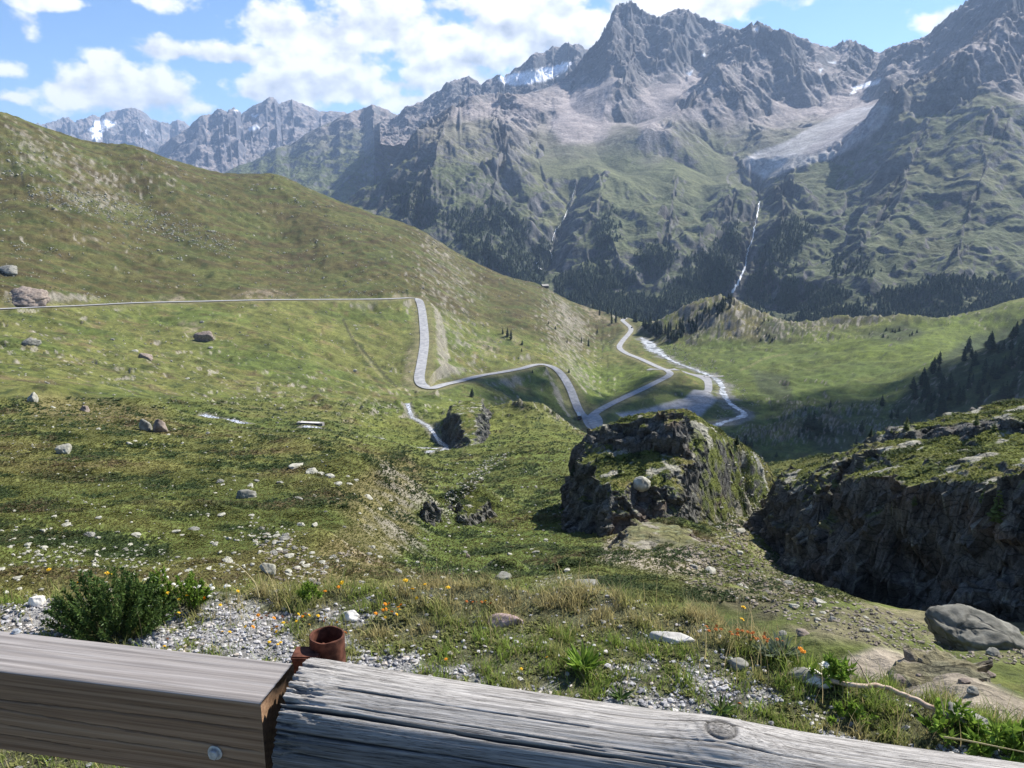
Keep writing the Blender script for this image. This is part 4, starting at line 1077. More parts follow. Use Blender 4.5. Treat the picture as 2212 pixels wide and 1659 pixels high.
CRAG_TOPS = []
def crag(name, label, tiers, step, seed, blk=(1.6, .55), greens=1.0, group=None, cat="rock outcrop", lift=0.0, wide=None, lump=.5, jut=1.3, topk=.978, grey=(0.118, 0.114, 0.102)):
    """tiers: (front foot seen at (u, v) on the land, rear points (u, r), top points (u, v, r), wall width)"""
    def plan(q):
        if len(q) == 3: return at(*q)[:2]
        if isinstance(q[1], str): th = px_polar(q[0], 800)[0]; r = float(q[1]); return np.array([r * math.sin(th), r * math.cos(th)])
        return land.hit(*q)[:2]
    polys = [np.array([plan(q) for q in t[0]]) for t in tiers]
    lo = np.min([p.min(0) for p in polys], 0) - 2.5; hi = np.max([p.max(0) for p in polys], 0) + 2.5
    xs = np.arange(lo[0], hi[0], step); ys = np.arange(lo[1], hi[1], step)
    X, Y = np.meshgrid(xs, ys)
    G = land.z(X, Y) - 0.55 + lift
    Z = G.copy(); WS = np.where(signed_poly(X, Y, polys[0]) < 0, 1.0, 0.0)
    UG = polar_px(np.arctan2(X, Y), (G - CAM_H) / np.hypot(X, Y))[0]
    grassy = sstep(wide[0], wide[1], UG) if wide else np.zeros(X.shape)
    for poly, (_, tp, W) in zip(polys, tiers):
        pl = Plane3([at(*q) if len(q) == 3 else at(*q, r=float(np.hypot(*land.hit(*q)[:2])) * topk) for q in tp])
        sd = signed_poly(X, Y, poly)
        sd = sd + jut * fbm(X / 6.5, Y / 6.5, 3, seed) + .55 * perlin(X / 1.7, Y / 1.7, seed + 2) - .25
        WW = W * (1 + (wide[2] - 1) * sstep(wide[0], wide[1], UG)) if wide else W
        s = np.clip(sd / WW, 0, 1)
        k = s * 3.0 + .35 * perlin(X / 4, Y / 4, seed + 4)
        stair = np.clip((np.floor(k) + sstep(.0, .45, k - np.floor(k))) / 3.0, 0, 1)
        w = np.where(s <= 0, 0, np.where(s >= 1, 1, lerp(.3 * s ** .8 + .7 * stair if W > 3 else .7 * s ** .8 + .3 * stair, s * s * (3 - 2 * s), grassy)))
        zt = pl(X, Y) + lump * fbm(X / 5.5, Y / 5.5, 4, seed + 6) + .16 * np.abs(perlin(X / 1.5, Y / 1.5, seed + 7))
        cand = lerp(Z, np.maximum(zt, Z), w)
        Z = np.where(sd > 0, cand, Z); WS = np.where(sd > 0, np.where(w > 0, s, WS), WS)
    N0 = grid_normals(X, Y, Z)
    # blocky joints pushed along the normals, mostly on the walls
    wall = sstep(.88, .62, N0[..., 2]) * (1 - .85 * grassy)
    P = np.stack([X, Y, Z], -1)
    tilt = P @ np.array([[.92, .2, -.34], [-.25, .96, -.1], [.30, .18, .93]])
    for b, a_ in ((blk[0], .40), (blk[1], .34), (blk[1] * .42, .30)):
        pl_, gap = facets3(tilt[..., 0] / (b * 1.5), tilt[..., 1] / b, tilt[..., 2] / (b * .8), seed + int(b * 10))
        P = P + N0 * (pl_ * a_ * b * (wall * .92 + .08) - (1 - sstep(0, .06, gap)) * a_ * b * .35 * (wall * .9 + .03))[..., None]
    P = P + N0 * (fbm3(P[..., 0] / .8, P[..., 1] / .8, P[..., 2] / .8, 3, seed) * .07 * (wall * .8 + .2))[..., None]
    keep = np.zeros(X.shape, bool)
    dm = np.max([signed_poly(X, Y, p) for p in polys], 0)
    N1 = grid_normals(P[..., 0], P[..., 1], P[..., 2])
    nz = N1[..., 2]; nn = fbm(X / 2.4, Y / 2.4, 4, seed + 20); n3 = fbm3(P[..., 0] / .6, P[..., 1] / .6, P[..., 2] / .6, 3, seed + 3)
    C = np.empty(X.shape + (3,), np.float32); C[:] = grey
    C = cmix(C, np.array(grey) * .64, sstep(0, .35, n3))
    C = cmix(C, (0.140, 0.106, 0.080), sstep(.12, .4, fbm(X / 3.5, P[..., 2] / 2.0, 3, seed + 31)) * .8)
    C = cmix(C, (0.25, 0.25, 0.205), sstep(.15, .4, n3 - .3 * nn) * sstep(.2, .6, nz))
    gmask = sstep(.64, .80, nz + .20 * nn + .45 * grassy) * greens * np.clip(sstep(.55, .95, WS) + grassy + 1.0 * sstep(-.12, .15, fbm(X / 3, P[..., 2] / 1.5, 3, seed + 66)) * sstep(.3, .55, WS), 0, 1)
    turf = np.empty_like(C); turf[:] = (0.125, 0.142, 0.036)
    turf = cmix(turf, (0.155, 0.135, 0.050), sstep(0, .35, fbm(X / 4, Y / 4, 3, seed + 40)) * .8)
    turf = cmix(turf, (0.050, 0.070, 0.022), sstep(.1, .35, fbm(X / 2, Y / 2, 3, seed + 50)) * .8)
    bare = sstep(.16, .30, nn + .1 * n3)
    C = lerp(C, turf, (gmask * (1 - bare * .85))[..., None])
    C = cmix(C, (0.33, 0.315, 0.25), gmask * bare * .8)
    Pv = P.reshape(-1, 3)
    f = grid_faces(*X.shape)
    use = (dm.ravel() > -1.9)[f].all(1)
    f = f[use]
    idx = np.unique(f); remap = np.full(len(Pv), -1); remap[idx] = np.arange(len(idx))
    ctr = np.array([*polys[0].mean(0), 0]); ctr[2] = float(land.z(ctr[:1], ctr[1:2])[0])
    o = mesh_from(name, Pv[idx] - ctr, remap[f], m_crag, False, np.clip(C, .01, .9).reshape(-1, 3)[idx])
    o.location = ctr
    tag(o, label, cat, group)
    m = (gmask * (1 - bare) > .6) & (dm > -.3) & (wall < .3)
    CRAG_TOPS.append((P[m], N1[m]))
    CRAG_GRIDS.append((xs, ys, P[..., 2], dm))
    return o
CRAG_GRIDS = []
def ground_z(x, y):
    """height of whatever stands at a plan point: land or crag"""
    x = np.atleast_1d(np.asarray(x, float)); y = np.atleast_1d(np.asarray(y, float))
    z = land.z(x, y)
    for xs, ys, Zg, dm in CRAG_GRIDS:
        i = np.round((y - ys[0]) / (ys[1] - ys[0])).astype(int); j = np.round((x - xs[0]) / (xs[1] - xs[0])).astype(int)
        ok = (i >= 0) & (i < len(ys)) & (j >= 0) & (j < len(xs))
        ii, jj = np.clip(i, 0, len(ys) - 1), np.clip(j, 0, len(xs) - 1)
        z = np.where(ok & (dm[ii, jj] > -1.5), np.maximum(z, Zg[ii, jj]), z)
    return z
def scene_hit(u, v):
    """first meeting of a sight line with land or crags, by marching"""
    th, t = px_polar(u, v)
    r = np.exp(np.linspace(math.log(6), math.log(1500), 3000))
    x, y = r * math.sin(th), r * math.cos(th)
    k = ground_z(x, y) >= CAM_H + r * t
    i = int(np.argmax(k))
    return np.array([x[i], y[i], float(ground_z(x[i], y[i])[0])]), r[i]

crag("rock_outcrop", "mossy two-tiered crag with a dark shaded front, left of the two big crags",
     [([(1205, 1060, 78), (1212, 1105, 69), (1240, 1140, 62), (1290, 1172, 57.5), (1360, 1163, 58.5), (1430, 1150, 60), (1500, 1150, 61), (1560, 1115, 66), (1610, 1072, 74), (1660, 1036, 83), (1700, 1005, 98), (1660, "104"), (1450, "92"), (1320, "92"), (1235, "88")],
       [(1222, 1008, 74), (1255, 1056, 64), (1300, 1062, 60.3), (1350, 1060, 61), (1430, 1060, 62.5), (1500, 1068, 63.8), (1545, 1085, 67), (1600, 1058, 73), (1640, 1012, 82), (1690, 1000, 93), (1660, 990, 94), (1245, 962, 77), (1300, 985, 69), (1350, 1002, 66.5), (1450, 998, 66.5), (1520, 1005, 69), (1560, 995, 72), (1600, 1010, 76), (1545, 938, 78), (1600, 960, 84), (1540, 920, 84), (1450, 1030, 64.5), (1400, 1030, 64), (1300, 1025, 65), (1255, 985, 84), (1300, 965, 86), (1400, 940, 86), (1290, 960, 92), (1450, 930, 90)], 2.0),
      ([(1256, 955, 78), (1300, 972, 72), (1370, 988, 68.5), (1440, 1000, 67.5), (1488, 985, 68.5), (1512, 950, 72), (1535, 935, 78), (1530, "86"), (1450, "87"), (1290, "88")],
       [(1285, 926, 77), (1330, 920, 74.5), (1368, 916, 72.5), (1405, 894, 70.5), (1440, 889, 70.5), (1490, 898, 72), (1525, 915, 77), (1450, 890, 80), (1330, 922, 84), (1250, 952, 84)], 1.6)],
     0.11, 101, (1.7, .6), wide=(1455, 1530, 1.9), lump=.95, jut=2.0)
crag("rock_outcrop", "largest crag, a long dark wall with straw grass on top, right of the scree gully",
     [([(1618, 1115, 76), (1640, 1150, 70), (1690, 1178, 62), (1750, 1216, 54.5), (1850, 1248, 49), (1970, 1292, 45), (2100, 1320, 42), (2230, 1332, 40.5), (2500, 1360, 37), (2620, "48"), (2600, "74"), (2200, "78"), (1900, "80"), (1700, "88"), (1650, 1040, 86)],
       [(1660, 1060, 75), (1700, 1026, 78), (1760, 1000, 82), (1805, 986, 80), (1720, 1082, 64), (1780, 1060, 57.5), (1850, 1042, 51.5), (1900, 1056, 49.5), (1950, 1072, 48), (2050, 1060, 45.5), (2130, 1048, 44.5), (2230, 1030, 43), (2500, 1005, 41), (1850, 982, 62), (1900, 948, 68), (2000, 992, 56), (2100, 982, 54), (2230, 972, 52), (2500, 938, 49), (2000, 938, 64), (2100, 923, 64), (2230, 923, 63), (2500, 903, 60), (1945, 928, 67), (1720, 1008, 82)], 2.4),
      ([(1935, 945, 62), (2000, 948, 62), (2060, 946, 62), (2100, 950, 60.5), (2300, 948, 60), (2500, 940, 58), (2500, "72"), (2200, "76"), (1950, "76")], [(1950, 922, 66), (2000, 913, 65), (2060, 908, 65), (2120, 909, 65), (2230, 917, 65), (2400, 915, 64), (2000, 918, 72), (2230, 921, 72)], 1.3)],
     0.11, 202, (1.9, .7), lump=1.0, jut=3.0)
crag("rock_outcrop", "low smooth brown slab of rock with a turf cap, below the left crag",
     [([(1285, 1215), (1310, 1240), (1370, 1228), (1450, 1228), (1520, 1215), (1560, 1200, 46), (1500, 1160, 53), (1420, 1145, 55), (1340, 1150, 53), (1300, 1180, 48)],
       [(1310, 1195, 44), (1340, 1165, 46), (1380, 1152, 47), (1420, 1150, 48), (1470, 1166, 47), (1530, 1190, 45), (1400, 1195, 43), (1480, 1205, 43), (1340, 1205, 42.5), (1430, 1142, 50)], 1.4)],
     0.09, 303, (1.3, .45), .6, grey=(0.20, 0.165, 0.13))
crag("rock_outcrop", "broad tan bedrock slab with turf patches, below the gravel verge by the dead branch",
     [([(1735, 1475), (1820, 1530), (1960, 1560), (2230, 1620), (2400, 1600), (2330, 1540), (2230, 1490), (2060, 1432), (1900, 1398), (1830, 1412)],
       [(1770, 1475), (1830, 1515), (1960, 1545), (2200, 1600), (2330, 1590), (2220, 1500), (2060, 1440), (1900, 1405), (1830, 1425), (1900, 1470), (2050, 1510), (2150, 1550)], .9)],
     0.05, 707, (.9, .3), .55, lump=.22, grey=(0.235, 0.20, 0.16))
crag("rock_outcrop", "grassy hummock with a black shaded rock face, beside the brook on the meadow",
     [([(955, 955), (975, 968), (1010, 966), (1040, 958), (1058, 940), (1060, 915, 235), (1030, 898, 238), (985, 896, 236), (958, 920, 226)],
       [(975, 920), (990, 902), (1015, 898), (1040, 912), (1050, 926), (1005, 893), (1035, 895)], 2.6)],
     0.3, 404, (2.5, 1.0), topk=.86)
crag("rock_outcrop", "turf-capped rock with a dark front, right of a pair in the gully",
     [([(980, 1125), (1000, 1140), (1040, 1140), (1062, 1128), (1070, 1105), (1030, 1095), (990, 1105)], [(990, 1114), (1010, 1103), (1040, 1105), (1058, 1114), (1025, 1096)], .8)],
     0.10, 505, (1.0, .4), topk=.90)
crag("rock_outcrop", "turf-capped rock with a dark front, left of a pair in the gully",
     [([(908, 1118), (918, 1133), (945, 1130), (972, 1118), (980, 1098), (945, 1090), (915, 1100)], [(918, 1108), (930, 1096), (958, 1096), (972, 1104), (945, 1089)], .8)],
     0.10, 606, (1.0, .4), topk=.90)

# ---- boulders: blocks cut by random joint planes
_ico = {}
def ico(sub):
    if sub not in _ico:
        import bmesh
        bm = bmesh.new(); bmesh.ops.create_icosphere(bm, subdivisions=sub, radius=1.0)
        v = np.array([q.co[:] for q in bm.verts]); f = np.array([[q.index for q in t.verts] for t in bm.faces]); bm.free()
        _ico[sub] = (v, f)
    return _ico[sub]
def rock_shape(seed, sub=4, planes=13, rough_=.08, soft=.35, squash=(1, 1, 1), round_=0.0):
    rs = np.random.RandomState(seed)
    v, f = ico(sub)
    n = rs.normal(size=(planes, 3)); n /= np.linalg.norm(n, axis=1, keepdims=True)
    d = rs.uniform(.52, .98, planes)
    dots = v @ n.T
    rr = np.where(dots > .05, d[None] / np.maximum(dots, .05), 9.0)
    k = 34.0
    r = -np.log(np.exp(-k * np.minimum(rr, 2)).sum(1)) / k
    r = np.clip(r, .3, 1.15) * (1 - round_) + .85 * round_
    p = v * r[:, None]
    q = v * 1.0
    r2 = fbm3(q[:, 0] * 2.2 + seed, q[:, 1] * 2.2, q[:, 2] * 2.2, 4, seed) * rough_ * 2.2
    r3 = (1 - np.abs(perlin3(q[:, 0] * 3 + seed, q[:, 1] * 3, q[:, 2] * 6, seed + 4))) ** 8 * -rough_ * .8
    return p * (1 + r2 + r3)[:, None] * np.array(squash), f
m_pale = noise_mat("lichen_stone", (0.20, 0.19, 0.15), (0.40, 0.385, 0.31), 1.6, c3=(0.30, 0.29, 0.235), bump=.6, bump_dist=.05, rnd=.2)
m_grey = noise_mat("grey_stone", (0.135, 0.13, 0.112), (0.29, 0.28, 0.24), 1.3, c3=(0.21, 0.205, 0.175), bump=.7, bump_dist=.06)
joint_cracks(m_grey, .7, .8)
m_brown = noise_mat("rusty_stone", (0.13, 0.10, 0.08), (0.30, 0.245, 0.20), 1.0, c3=(0.22, 0.18, 0.15), bump=.7, bump_dist=.08)
PROTO = []
for i in range(10):
    v, f = rock_shape(40 + i, 3, 9 + i % 4, .09, squash=(1.0, .8 + .03 * i, [.5, .62, .42, .55][i % 4]))
    PROTO.append(mesh_from("boulder", v, f, [m_pale, m_grey, m_pale][i % 3], False, link=False))
def set_boulder(x, y, z, size, k, rz, sink=.25, tilt=(0, 0), stretch=(1, 1, 1)):
    o = PROTO[k % len(PROTO)].copy(); COL.objects.link(o)
    o.scale = (size * stretch[0], size * stretch[1], size * stretch[2])
    o.rotation_euler = (tilt[0], tilt[1], rz)
    o.location = (x, y, z + size * .55 * (1 - 2 * sink))
    return o
m_crest = noise_mat('dark_lichen_stone', (0.075, 0.075, 0.062), (0.20, 0.195, 0.165), 1.6, c3=(0.14, 0.135, 0.112), bump=.9, bump_dist=.08)
joint_cracks(m_crest, .9, .65)
# boulders one can name: u, v of the foot, width in frame units, label, mesh seed, material, squash, roundness
NAMED = [(2128, 1402, 200, "big grey boulder with a cracked sloping top, below the long dark crag wall", 7, m_crest, (1, .8, .46), .06),
         (1386, 1066, 50, "pale round boulder on the rim of the left crag", 12, m_pale, (1, .95, .9), .6),
         (136, 981, 34, "pale pyramid shaped boulder standing alone on the left meadow", 15, m_pale, (1, .9, .95), 0),
         (348, 934, 40, "upright cracked boulder with orange stains, right one of a leaning pair", 18, m_brown, (.8, .8, 1.1), .1),
         (312, 930, 34, "slanting pale slab leaning beside an orange stained boulder", 21, m_grey, (.8, .6, 1.2), 0),
         (44, 656, 78, "large brown rock mass above the road at its far left end", 24, m_brown, (1, .8, .55), .1),
         (15, 590, 44, "grey rock knob on the hillside above the large brown rock mass", 27, m_grey, (1, .8, .5), .1),
         (312, 774, 36, "dark brown boulder lying alone below the hillside road", 30, m_brown, (1, .7, .55), .1),
         (66, 746, 34, "grey boulder with a flat top below the left end of the road", 33, m_grey, (1, .7, .55), 0),
         (437, 738, 40, "reddish rock scar bulging from the slope under the road", 36, m_brown, (.9, .6, .9), 0),
         (180, 888, 34, "tan rock outcrop leaning on the brown bank, left of the orange stained pair", 39, m_brown, (1.1, .6, .8), 0),
         (66, 868, 26, "tall pale rock face sticking out of the left meadow bank", 42, m_pale, (.8, .6, 1.1), 0),
         (1242, 880, 1, "", 1, m_grey, (1, 1, 1), 0),
         (525, 1078, 52, "flat dark sided boulder with a pale level top on the meadow", 45, m_grey, (1, .6, .5), 0),
         (580, 1238, 50, "broad pale boulder at the foot of the stone pile", 48, m_pale, (1, .8, .75), .1),
         (640, 1010, 40, "long low pale slab by the meadow rim", 51, m_pale, (1.4, .6, .35), 0),
         (1083, 1254, 46, "rounded grey rock with a dark left side near the gravel verge", 54, m_grey, (1, .8, .75), .2),
         (1050, 905, 15, "small pointed grey boulder on the knoll right of the brook", 57, m_grey, (.9, .8, 1), 0),
         (1215, 1288, 76, "low cluster shaped rock at the edge of the verge", 60, m_grey, (1.2, .8, .42), .1),
         (1268, 1268, 60, "grey rock with a pale top behind the low cluster shaped rock", 63, m_grey, (1.2, .8, .4), .1),
         (1010, 1205, 16, "dark pointed stone standing in the green gully", 66, m_brown, (.7, .7, 1.1), 0),
         (1880, 1012, 1, "", 1, m_grey, (1, 1, 1), 0),
         (1945, 1478, 30, "dark angular stone lying on the tan bedrock slab", 78, m_brown, (1, .8, .8), 0),
         (2085, 1478, 26, "dark flat stone at the right end of the tan bedrock slab", 81, m_brown, (1.1, .7, .6), 0),
         (2140, 1462, 32, "pinkish stone on the turf edge of the tan bedrock slab", 84, m_brown, (1, .8, .7), 0),
         (2105, 1500, 28, "pale grey stone below the pinkish stone on the slab", 87, m_grey, (1, .8, .7), 0),
         (1985, 1462, 12, "tiny dark stone right of the dark angular stone on the slab", 90, m_brown, (1, .8, .7), 0),
         (2150, 1416, 40, "smaller grey stone at the right foot of the big boulder", 69, m_grey, (1, .8, .6), .2),
         (1690, 1372, 22, "dark rounded stone in the grass below the verge", 72, m_grey, (1, .8, .75), .4),
         (1738, 1372, 36, "pinkish flat stone beside a dark rounded stone", 75, m_brown, (1.2, .8, .45), .2)]
for (u, v, w, label, sd, mat, sq, rd) in NAMED:
    if not label: continue
    p, r = scene_hit(u, v)
    size = w * r / FD * .50
    vv, ff = rock_shape(sd, 5 if w > 60 else 4, 11, .09, squash=sq, round_=rd)
    o = mesh_from("boulder", vv * size, ff, mat, True)
    o.location = (p[0], p[1] + size * .35, float(ground_z(p[0], p[1] + size * .3)[0]) + size * sq[2] * .22)
    o.rotation_euler = (0, 0, sd * .7)
    tag(o, label, "boulder")
# many more lie about the meadow; the larger ones singly, the small ones as scattered stone
RB = np.random.RandomState(5)
def region_px(poly, n, rs):
    poly = np.array(poly, float); lo, hi = poly.min(0), poly.max(0); out = []
    while len(out) < n:
        q = lo + rs.rand(n * 2, 2) * (hi - lo)
        ok = signed_poly(q[:, 0], q[:, 1], poly) > 0
        out += list(q[ok])
    return np.array(out[:n])
CLUSTERS = [("pale stones of the pile on the near meadow", "pale angular block of the stone pile on the near meadow", [(540, 1150), (610, 1155), (690, 1200), (770, 1190), (720, 1230), (690, 1262), (600, 1258), (560, 1215)], 62, (8, 22)),
            ("stones in the grass below the verge", "pale flat stone among the shrubs just beyond the gravel verge", [(0, 1140), (480, 1120), (560, 1180), (540, 1280), (0, 1285)], 56, (7, 20)),
            ("pale slabs around the brown mound", "pale slab lying in the grass around the brown mound", [(440, 1040), (760, 1010), (880, 1110), (700, 1160), (480, 1130)], 34, (8, 26)),
            ("stones in the green gully", "stone lying in the green gully", [(780, 1180), (960, 1130), (1190, 1150), (1260, 1280), (880, 1275), (760, 1280)], 40, (7, 20)),
            ("fallen blocks below the crags", "brown grey fallen block on the scree below the crags", [(1480, 1200), (1600, 1130), (1660, 1190), (1760, 1290), (1980, 1340), (2000, 1400), (1760, 1350), (1500, 1270)], 46, (6, 26)),
            ("boulders on the wide left meadow", "pale boulder scattered on the wide left meadow", [(0, 700), (850, 680), (840, 960), (700, 1000), (420, 1060), (0, 1100)], 44, (5, 12))]
NB_IND = 0
for group, label, poly, n, (s0, s1) in CLUSTERS:
    for (u, v) in region_px(poly, n, RB):
        h, r, _ = land.hits(np.array([u]), np.array([v]))
        if not np.isfinite(r[0]): continue
        px = s0 + (s1 - s0) * RB.rand() ** 2.2
        size = px * r[0] / FD * .6
        o = set_boulder(h[0, 0], h[0, 1], float(ground_z(h[0, 0], h[0, 1])[0]), size, RB.randint(10), RB.rand() * 6.28, 0.36 + .16 * RB.rand(), (RB.normal() * .15, RB.normal() * .15), (1, .7 + .5 * RB.rand(), .6 + .5 * RB.rand()))
        tag(o, label, "boulder", group); NB_IND += 1
def scatter_rocks(name, P, sizes, mat, seed, kinds=6, sub=1):
    rs = np.random.RandomState(seed)
    vs, fs, off = [], [], 0
    base = []
    for k in range(kinds):
        v, f = rock_shape(seed * 10 + k, sub, 9, .08, squash=(1, .85, .62)); base.append((v, f))
    kk = rs.randint(kinds, size=len(P))
    for k in range(kinds):
        sel = np.nonzero(kk == k)[0]
        if not len(sel): continue
        v, f = base[k]; n = len(sel)
        a = rs.rand(n) * 6.283; c, s = np.cos(a), np.sin(a)
        sc_ = sizes[sel][:, None] * (0.7 + .6 * rs.rand(n, 3))
        q = v[None] * sc_[:, None, :]
        X = q[..., 0] * c[:, None] - q[..., 1] * s[:, None]; Y = q[..., 0] * s[:, None] + q[..., 1] * c[:, None]
        W = np.stack([X, Y, q[..., 2]], -1) + P[sel][:, None, :] + np.array([0, 0, 1.0]) * (sizes[sel] * .18)[:, None, None]
        vs.append(W.reshape(-1, 3)); fs.append((f[None] + (np.arange(n) * len(v))[:, None, None] + off).reshape(-1, 3)); off += n * len(v)
    o = mesh_from(name, np.vstack(vs), np.vstack(fs), mat, sub > 1)
    return tag(o, kind='stuff')
pts, szs = [], []
def add_stones(poly, n, px0, px1, maskf=None, seed=1):
    rs = np.random.RandomState(seed)
    q = region_px(poly, n, rs)
    h, r, (i, j) = land.hits(q[:, 0], q[:, 1])
    ok = np.isfinite(r)
    if maskf is not None:
        m = maskf(h[:, 0], h[:, 1]); ok &= rs.rand(n) < m
    px = px0 + (px1 - px0) * rs.rand(n) ** 2.5
    h = h[ok]; h[:, 2] = ground_z(h[:, 0], h[:, 1])
    pts.append(h); szs.append(px[ok] * r[ok] / FD * .6)
def streaks(x, y):
    q = fbm((x * .75 - y * .66) / 9, (x * .66 + y * .75) / 110, 4, 321) + .5 * fbm(x / 60, y / 60, 3, 322)
    return sstep(.10, .45, q) * .85 + .04
clump = lambda x, y: sstep(0, .35, fbm(x / 7, y / 7, 3, 55)) * .9 + .1
add_stones([(0, 300), (500, 360), (1000, 540), (1180, 620), (1330, 690), (1330, 760), (950, 700), (900, 640), (0, 660)], 9000, 1.6, 5.0, streaks, 1)
add_stones([(60, 400), (260, 420), (520, 520), (500, 560), (250, 480), (60, 440)], 900, 2.0, 5.0, None, 12)
add_stones([(0, 670), (900, 655), (900, 840), (400, 880), (0, 1000)], 2200, 1.6, 5.0, clump, 2)
add_stones([(940, 660), (1330, 780), (1200, 800), (950, 820)], 700, 1.6, 4.5, clump, 3)
add_stones([(0, 1100), (480, 1090), (760, 1180), (760, 1290), (0, 1290)], 3000, 2.5, 12, clump, 4)
add_stones([(0, 860), (850, 860), (800, 1000), (480, 1090), (0, 1100)], 1300, 2, 7, clump, 5)
add_stones([(760, 1180), (1000, 960), (1230, 960), (1240, 1280), (760, 1290)], 1500, 2.5, 8, clump, 6)
add_stones([(540, 1150), (610, 1155), (690, 1200), (770, 1190), (720, 1230), (690, 1262), (600, 1258)], 260, 4, 12, None, 7)
add_stones([(1480, 1190), (1620, 1100), (1660, 1180), (1760, 1270), (2000, 1350), (2220, 1360), (2220, 1440), (1900, 1400), (1700, 1340), (1480, 1260)], 2600, 2.0, 11, None, 8)
add_stones([(1560, 1110), (1650, 1030), (1660, 1080), (1600, 1180), (1540, 1160)], 420, 2.0, 9, None, 9)
add_stones([(1440, 740), (1600, 820), (1640, 900), (1540, 930), (1560, 830), (1420, 760)], 500, 1.5, 4, None, 10)
add_stones([(960, 1070), (1060, 985), (1110, 975), (1040, 1040), (960, 1130)], 350, 3, 8, None, 11)
scree_pts = pts[7:9]; scree_sz = szs[7:9]; del pts[7:9]; del szs[7:9]
m_scree = noise_mat("scree_stone", (0.12, 0.10, 0.08), (0.30, 0.26, 0.205), 1.2, c3=(0.21, 0.18, 0.14), bump=.5, bump_dist=.05, rnd=.3)
scatter_rocks("scree_stones", np.vstack(scree_pts), np.concatenate(scree_sz), m_scree, 4)
scatter_rocks("scattered_stones", np.vstack(pts), np.concatenate(szs), m_pale, 3)
# ================================================================== TREES, SHRUBS, GRASS OF THE VALLEY
m_needle = noise_mat("dark_needles", (0.016, 0.028, 0.014), (0.045, 0.066, 0.028), 0.6, bump=0, rnd=.35, contrast=(.3, .7))
m_larch = noise_mat("young_larch_needles", (0.075, 0.10, 0.022), (0.13, 0.15, 0.04), 3.0, bump=0, rnd=.3)
m_bark = noise_mat("bark", (0.06, 0.045, 0.035), (0.13, 0.10, 0.08), 4.0, bump=.4)
def conifer(seed, h=1.0, wid=.19, levels=15, per=9, mat=None, droop=.35, name="pine_tree", lopsided=.12):
    """unit-height conifer: trunk and a crown of branch sprays with ragged gaps"""
    rs = np.random.RandomState(seed)
    tv, tf = tube_mesh(np.array([(0, 0, 0), (.004, .003, .35), (0, 0, .7), (0, 0, .97)]), [.020, .015, .009, .002], 6)
    vs, fs, off = [], [], 0
    lean = rs.normal(size=2) * .02
    for l in range(levels):
        f = l / (levels - 1)
        z = .10 + .88 * f
        R = wid * (1 - f) ** .75 * (.75 + .5 * rs.rand()) + .012
        if f < .15: R *= .55 + 2.5 * f
        n = max(3, int(per * (1 - .55 * f)))
        a0 = rs.rand() * 6.28
        for k in range(n):
            if rs.rand() < .12: continue
            a = a0 + 6.283 * k / n + rs.normal() * .2
            L = R * (.7 + .6 * rs.rand()) * (1 + lopsided * math.cos(a - seed))
            d = np.array([math.cos(a), math.sin(a), 0]); s = np.array([-math.sin(a), math.cos(a), 0])
            zz = z + rs.normal() * .012
            tip = d * L + np.array([0, 0, zz - droop * L + .02]); base = np.array([lean[0] * zz, lean[1] * zz, zz])
            mid = base * .45 + tip * .55 + np.array([0, 0, .02])
            w = L * .42 + .012
            q = [base + s * .004, mid + s * w - [0, 0, .012 + .02 * rs.rand()], tip, mid - s * w - [0, 0, .012 + .02 * rs.rand()], mid + [0, 0, .028], base + [0, 0, .03]]
            vs += q
            fs += [(off, off + 1, off + 4), (off + 1, off + 2, off + 4), (off + 2, off + 3, off + 4), (off + 3, off, off + 4), (off, off + 4, off + 5)]
            off += 6
    vs += [(-.012, 0, .9), (.012, 0, .9), (0, .012, .92), (0, 0, 1.0)]
    fs += [(off, off + 1, off + 3), (off + 1, off + 2, off + 3), (off + 2, off, off + 3)]
    return (tv, tf), (np.array(vs, float), np.array(fs))
def tube_mesh(P, rad, n=6):
    P = np.asarray(P, float); m = len(P)
    T = np.gradient(P, axis=0); T /= np.linalg.norm(T, axis=1, keepdims=True)
    ref = np.array([0, 0, 1.0]) if abs(T[:, 2]).mean() < .8 else np.array([1.0, 0, 0])
    A = np.cross(T, ref); A /= np.linalg.norm(A, axis=1, keepdims=True); B = np.cross(T, A)
    a = np.arange(n) * 2 * np.pi / n
    v = P[:, None] + (np.cos(a)[None, :, None] * A[:, None] + np.sin(a)[None, :, None] * B[:, None]) * np.asarray(rad, float).reshape(-1, 1, 1)
    f = []
    for i in range(m - 1):
        for k in range(n):
            f.append((i * n + k, i * n + (k + 1) % n, (i + 1) * n + (k + 1) % n, (i + 1) * n + k))
    return v.reshape(-1, 3), np.array(f)
CON = []
for k in range(5):
    (tv, tf), (cv, cf) = conifer(k + 1, wid=[.20, .16, .23, .18, .26][k])
    tm = mesh_from("trunk", tv, tf, m_bark, link=False).data
    cm = mesh_from("crown", cv, cf, m_needle, False, link=False).data
    CON.append((tm, cm))
LAR = []
for k in range(3):
    (tv, tf), (cv, cf) = conifer(k + 11, wid=[.22, .26, .30][k], levels=11, per=7, droop=.1)
    LAR.append((CON[0][0], mesh_from("crown", cv, cf, m_larch, False, link=False).data))
N_TREES = 0
def tree(x, y, z, h, k, rz, label, group, kinds=None, name="pine_tree", cat="tree", fat=1.0):
    global N_TREES
    kinds = kinds or CON
    tm, cm = kinds[k % len(kinds)]
    root = empty(name, (x, y, z - .03 * h), rz)
    root.scale = (h * fat, h * fat, h)
    for nm, me in (("trunk", tm), ("crown", cm)):
        o = bpy.data.objects.new(nm, me); COL.objects.link(o); o.parent = root
    tag(root, label, cat, group); N_TREES += 1
    return root
RT = np.random.RandomState(9)
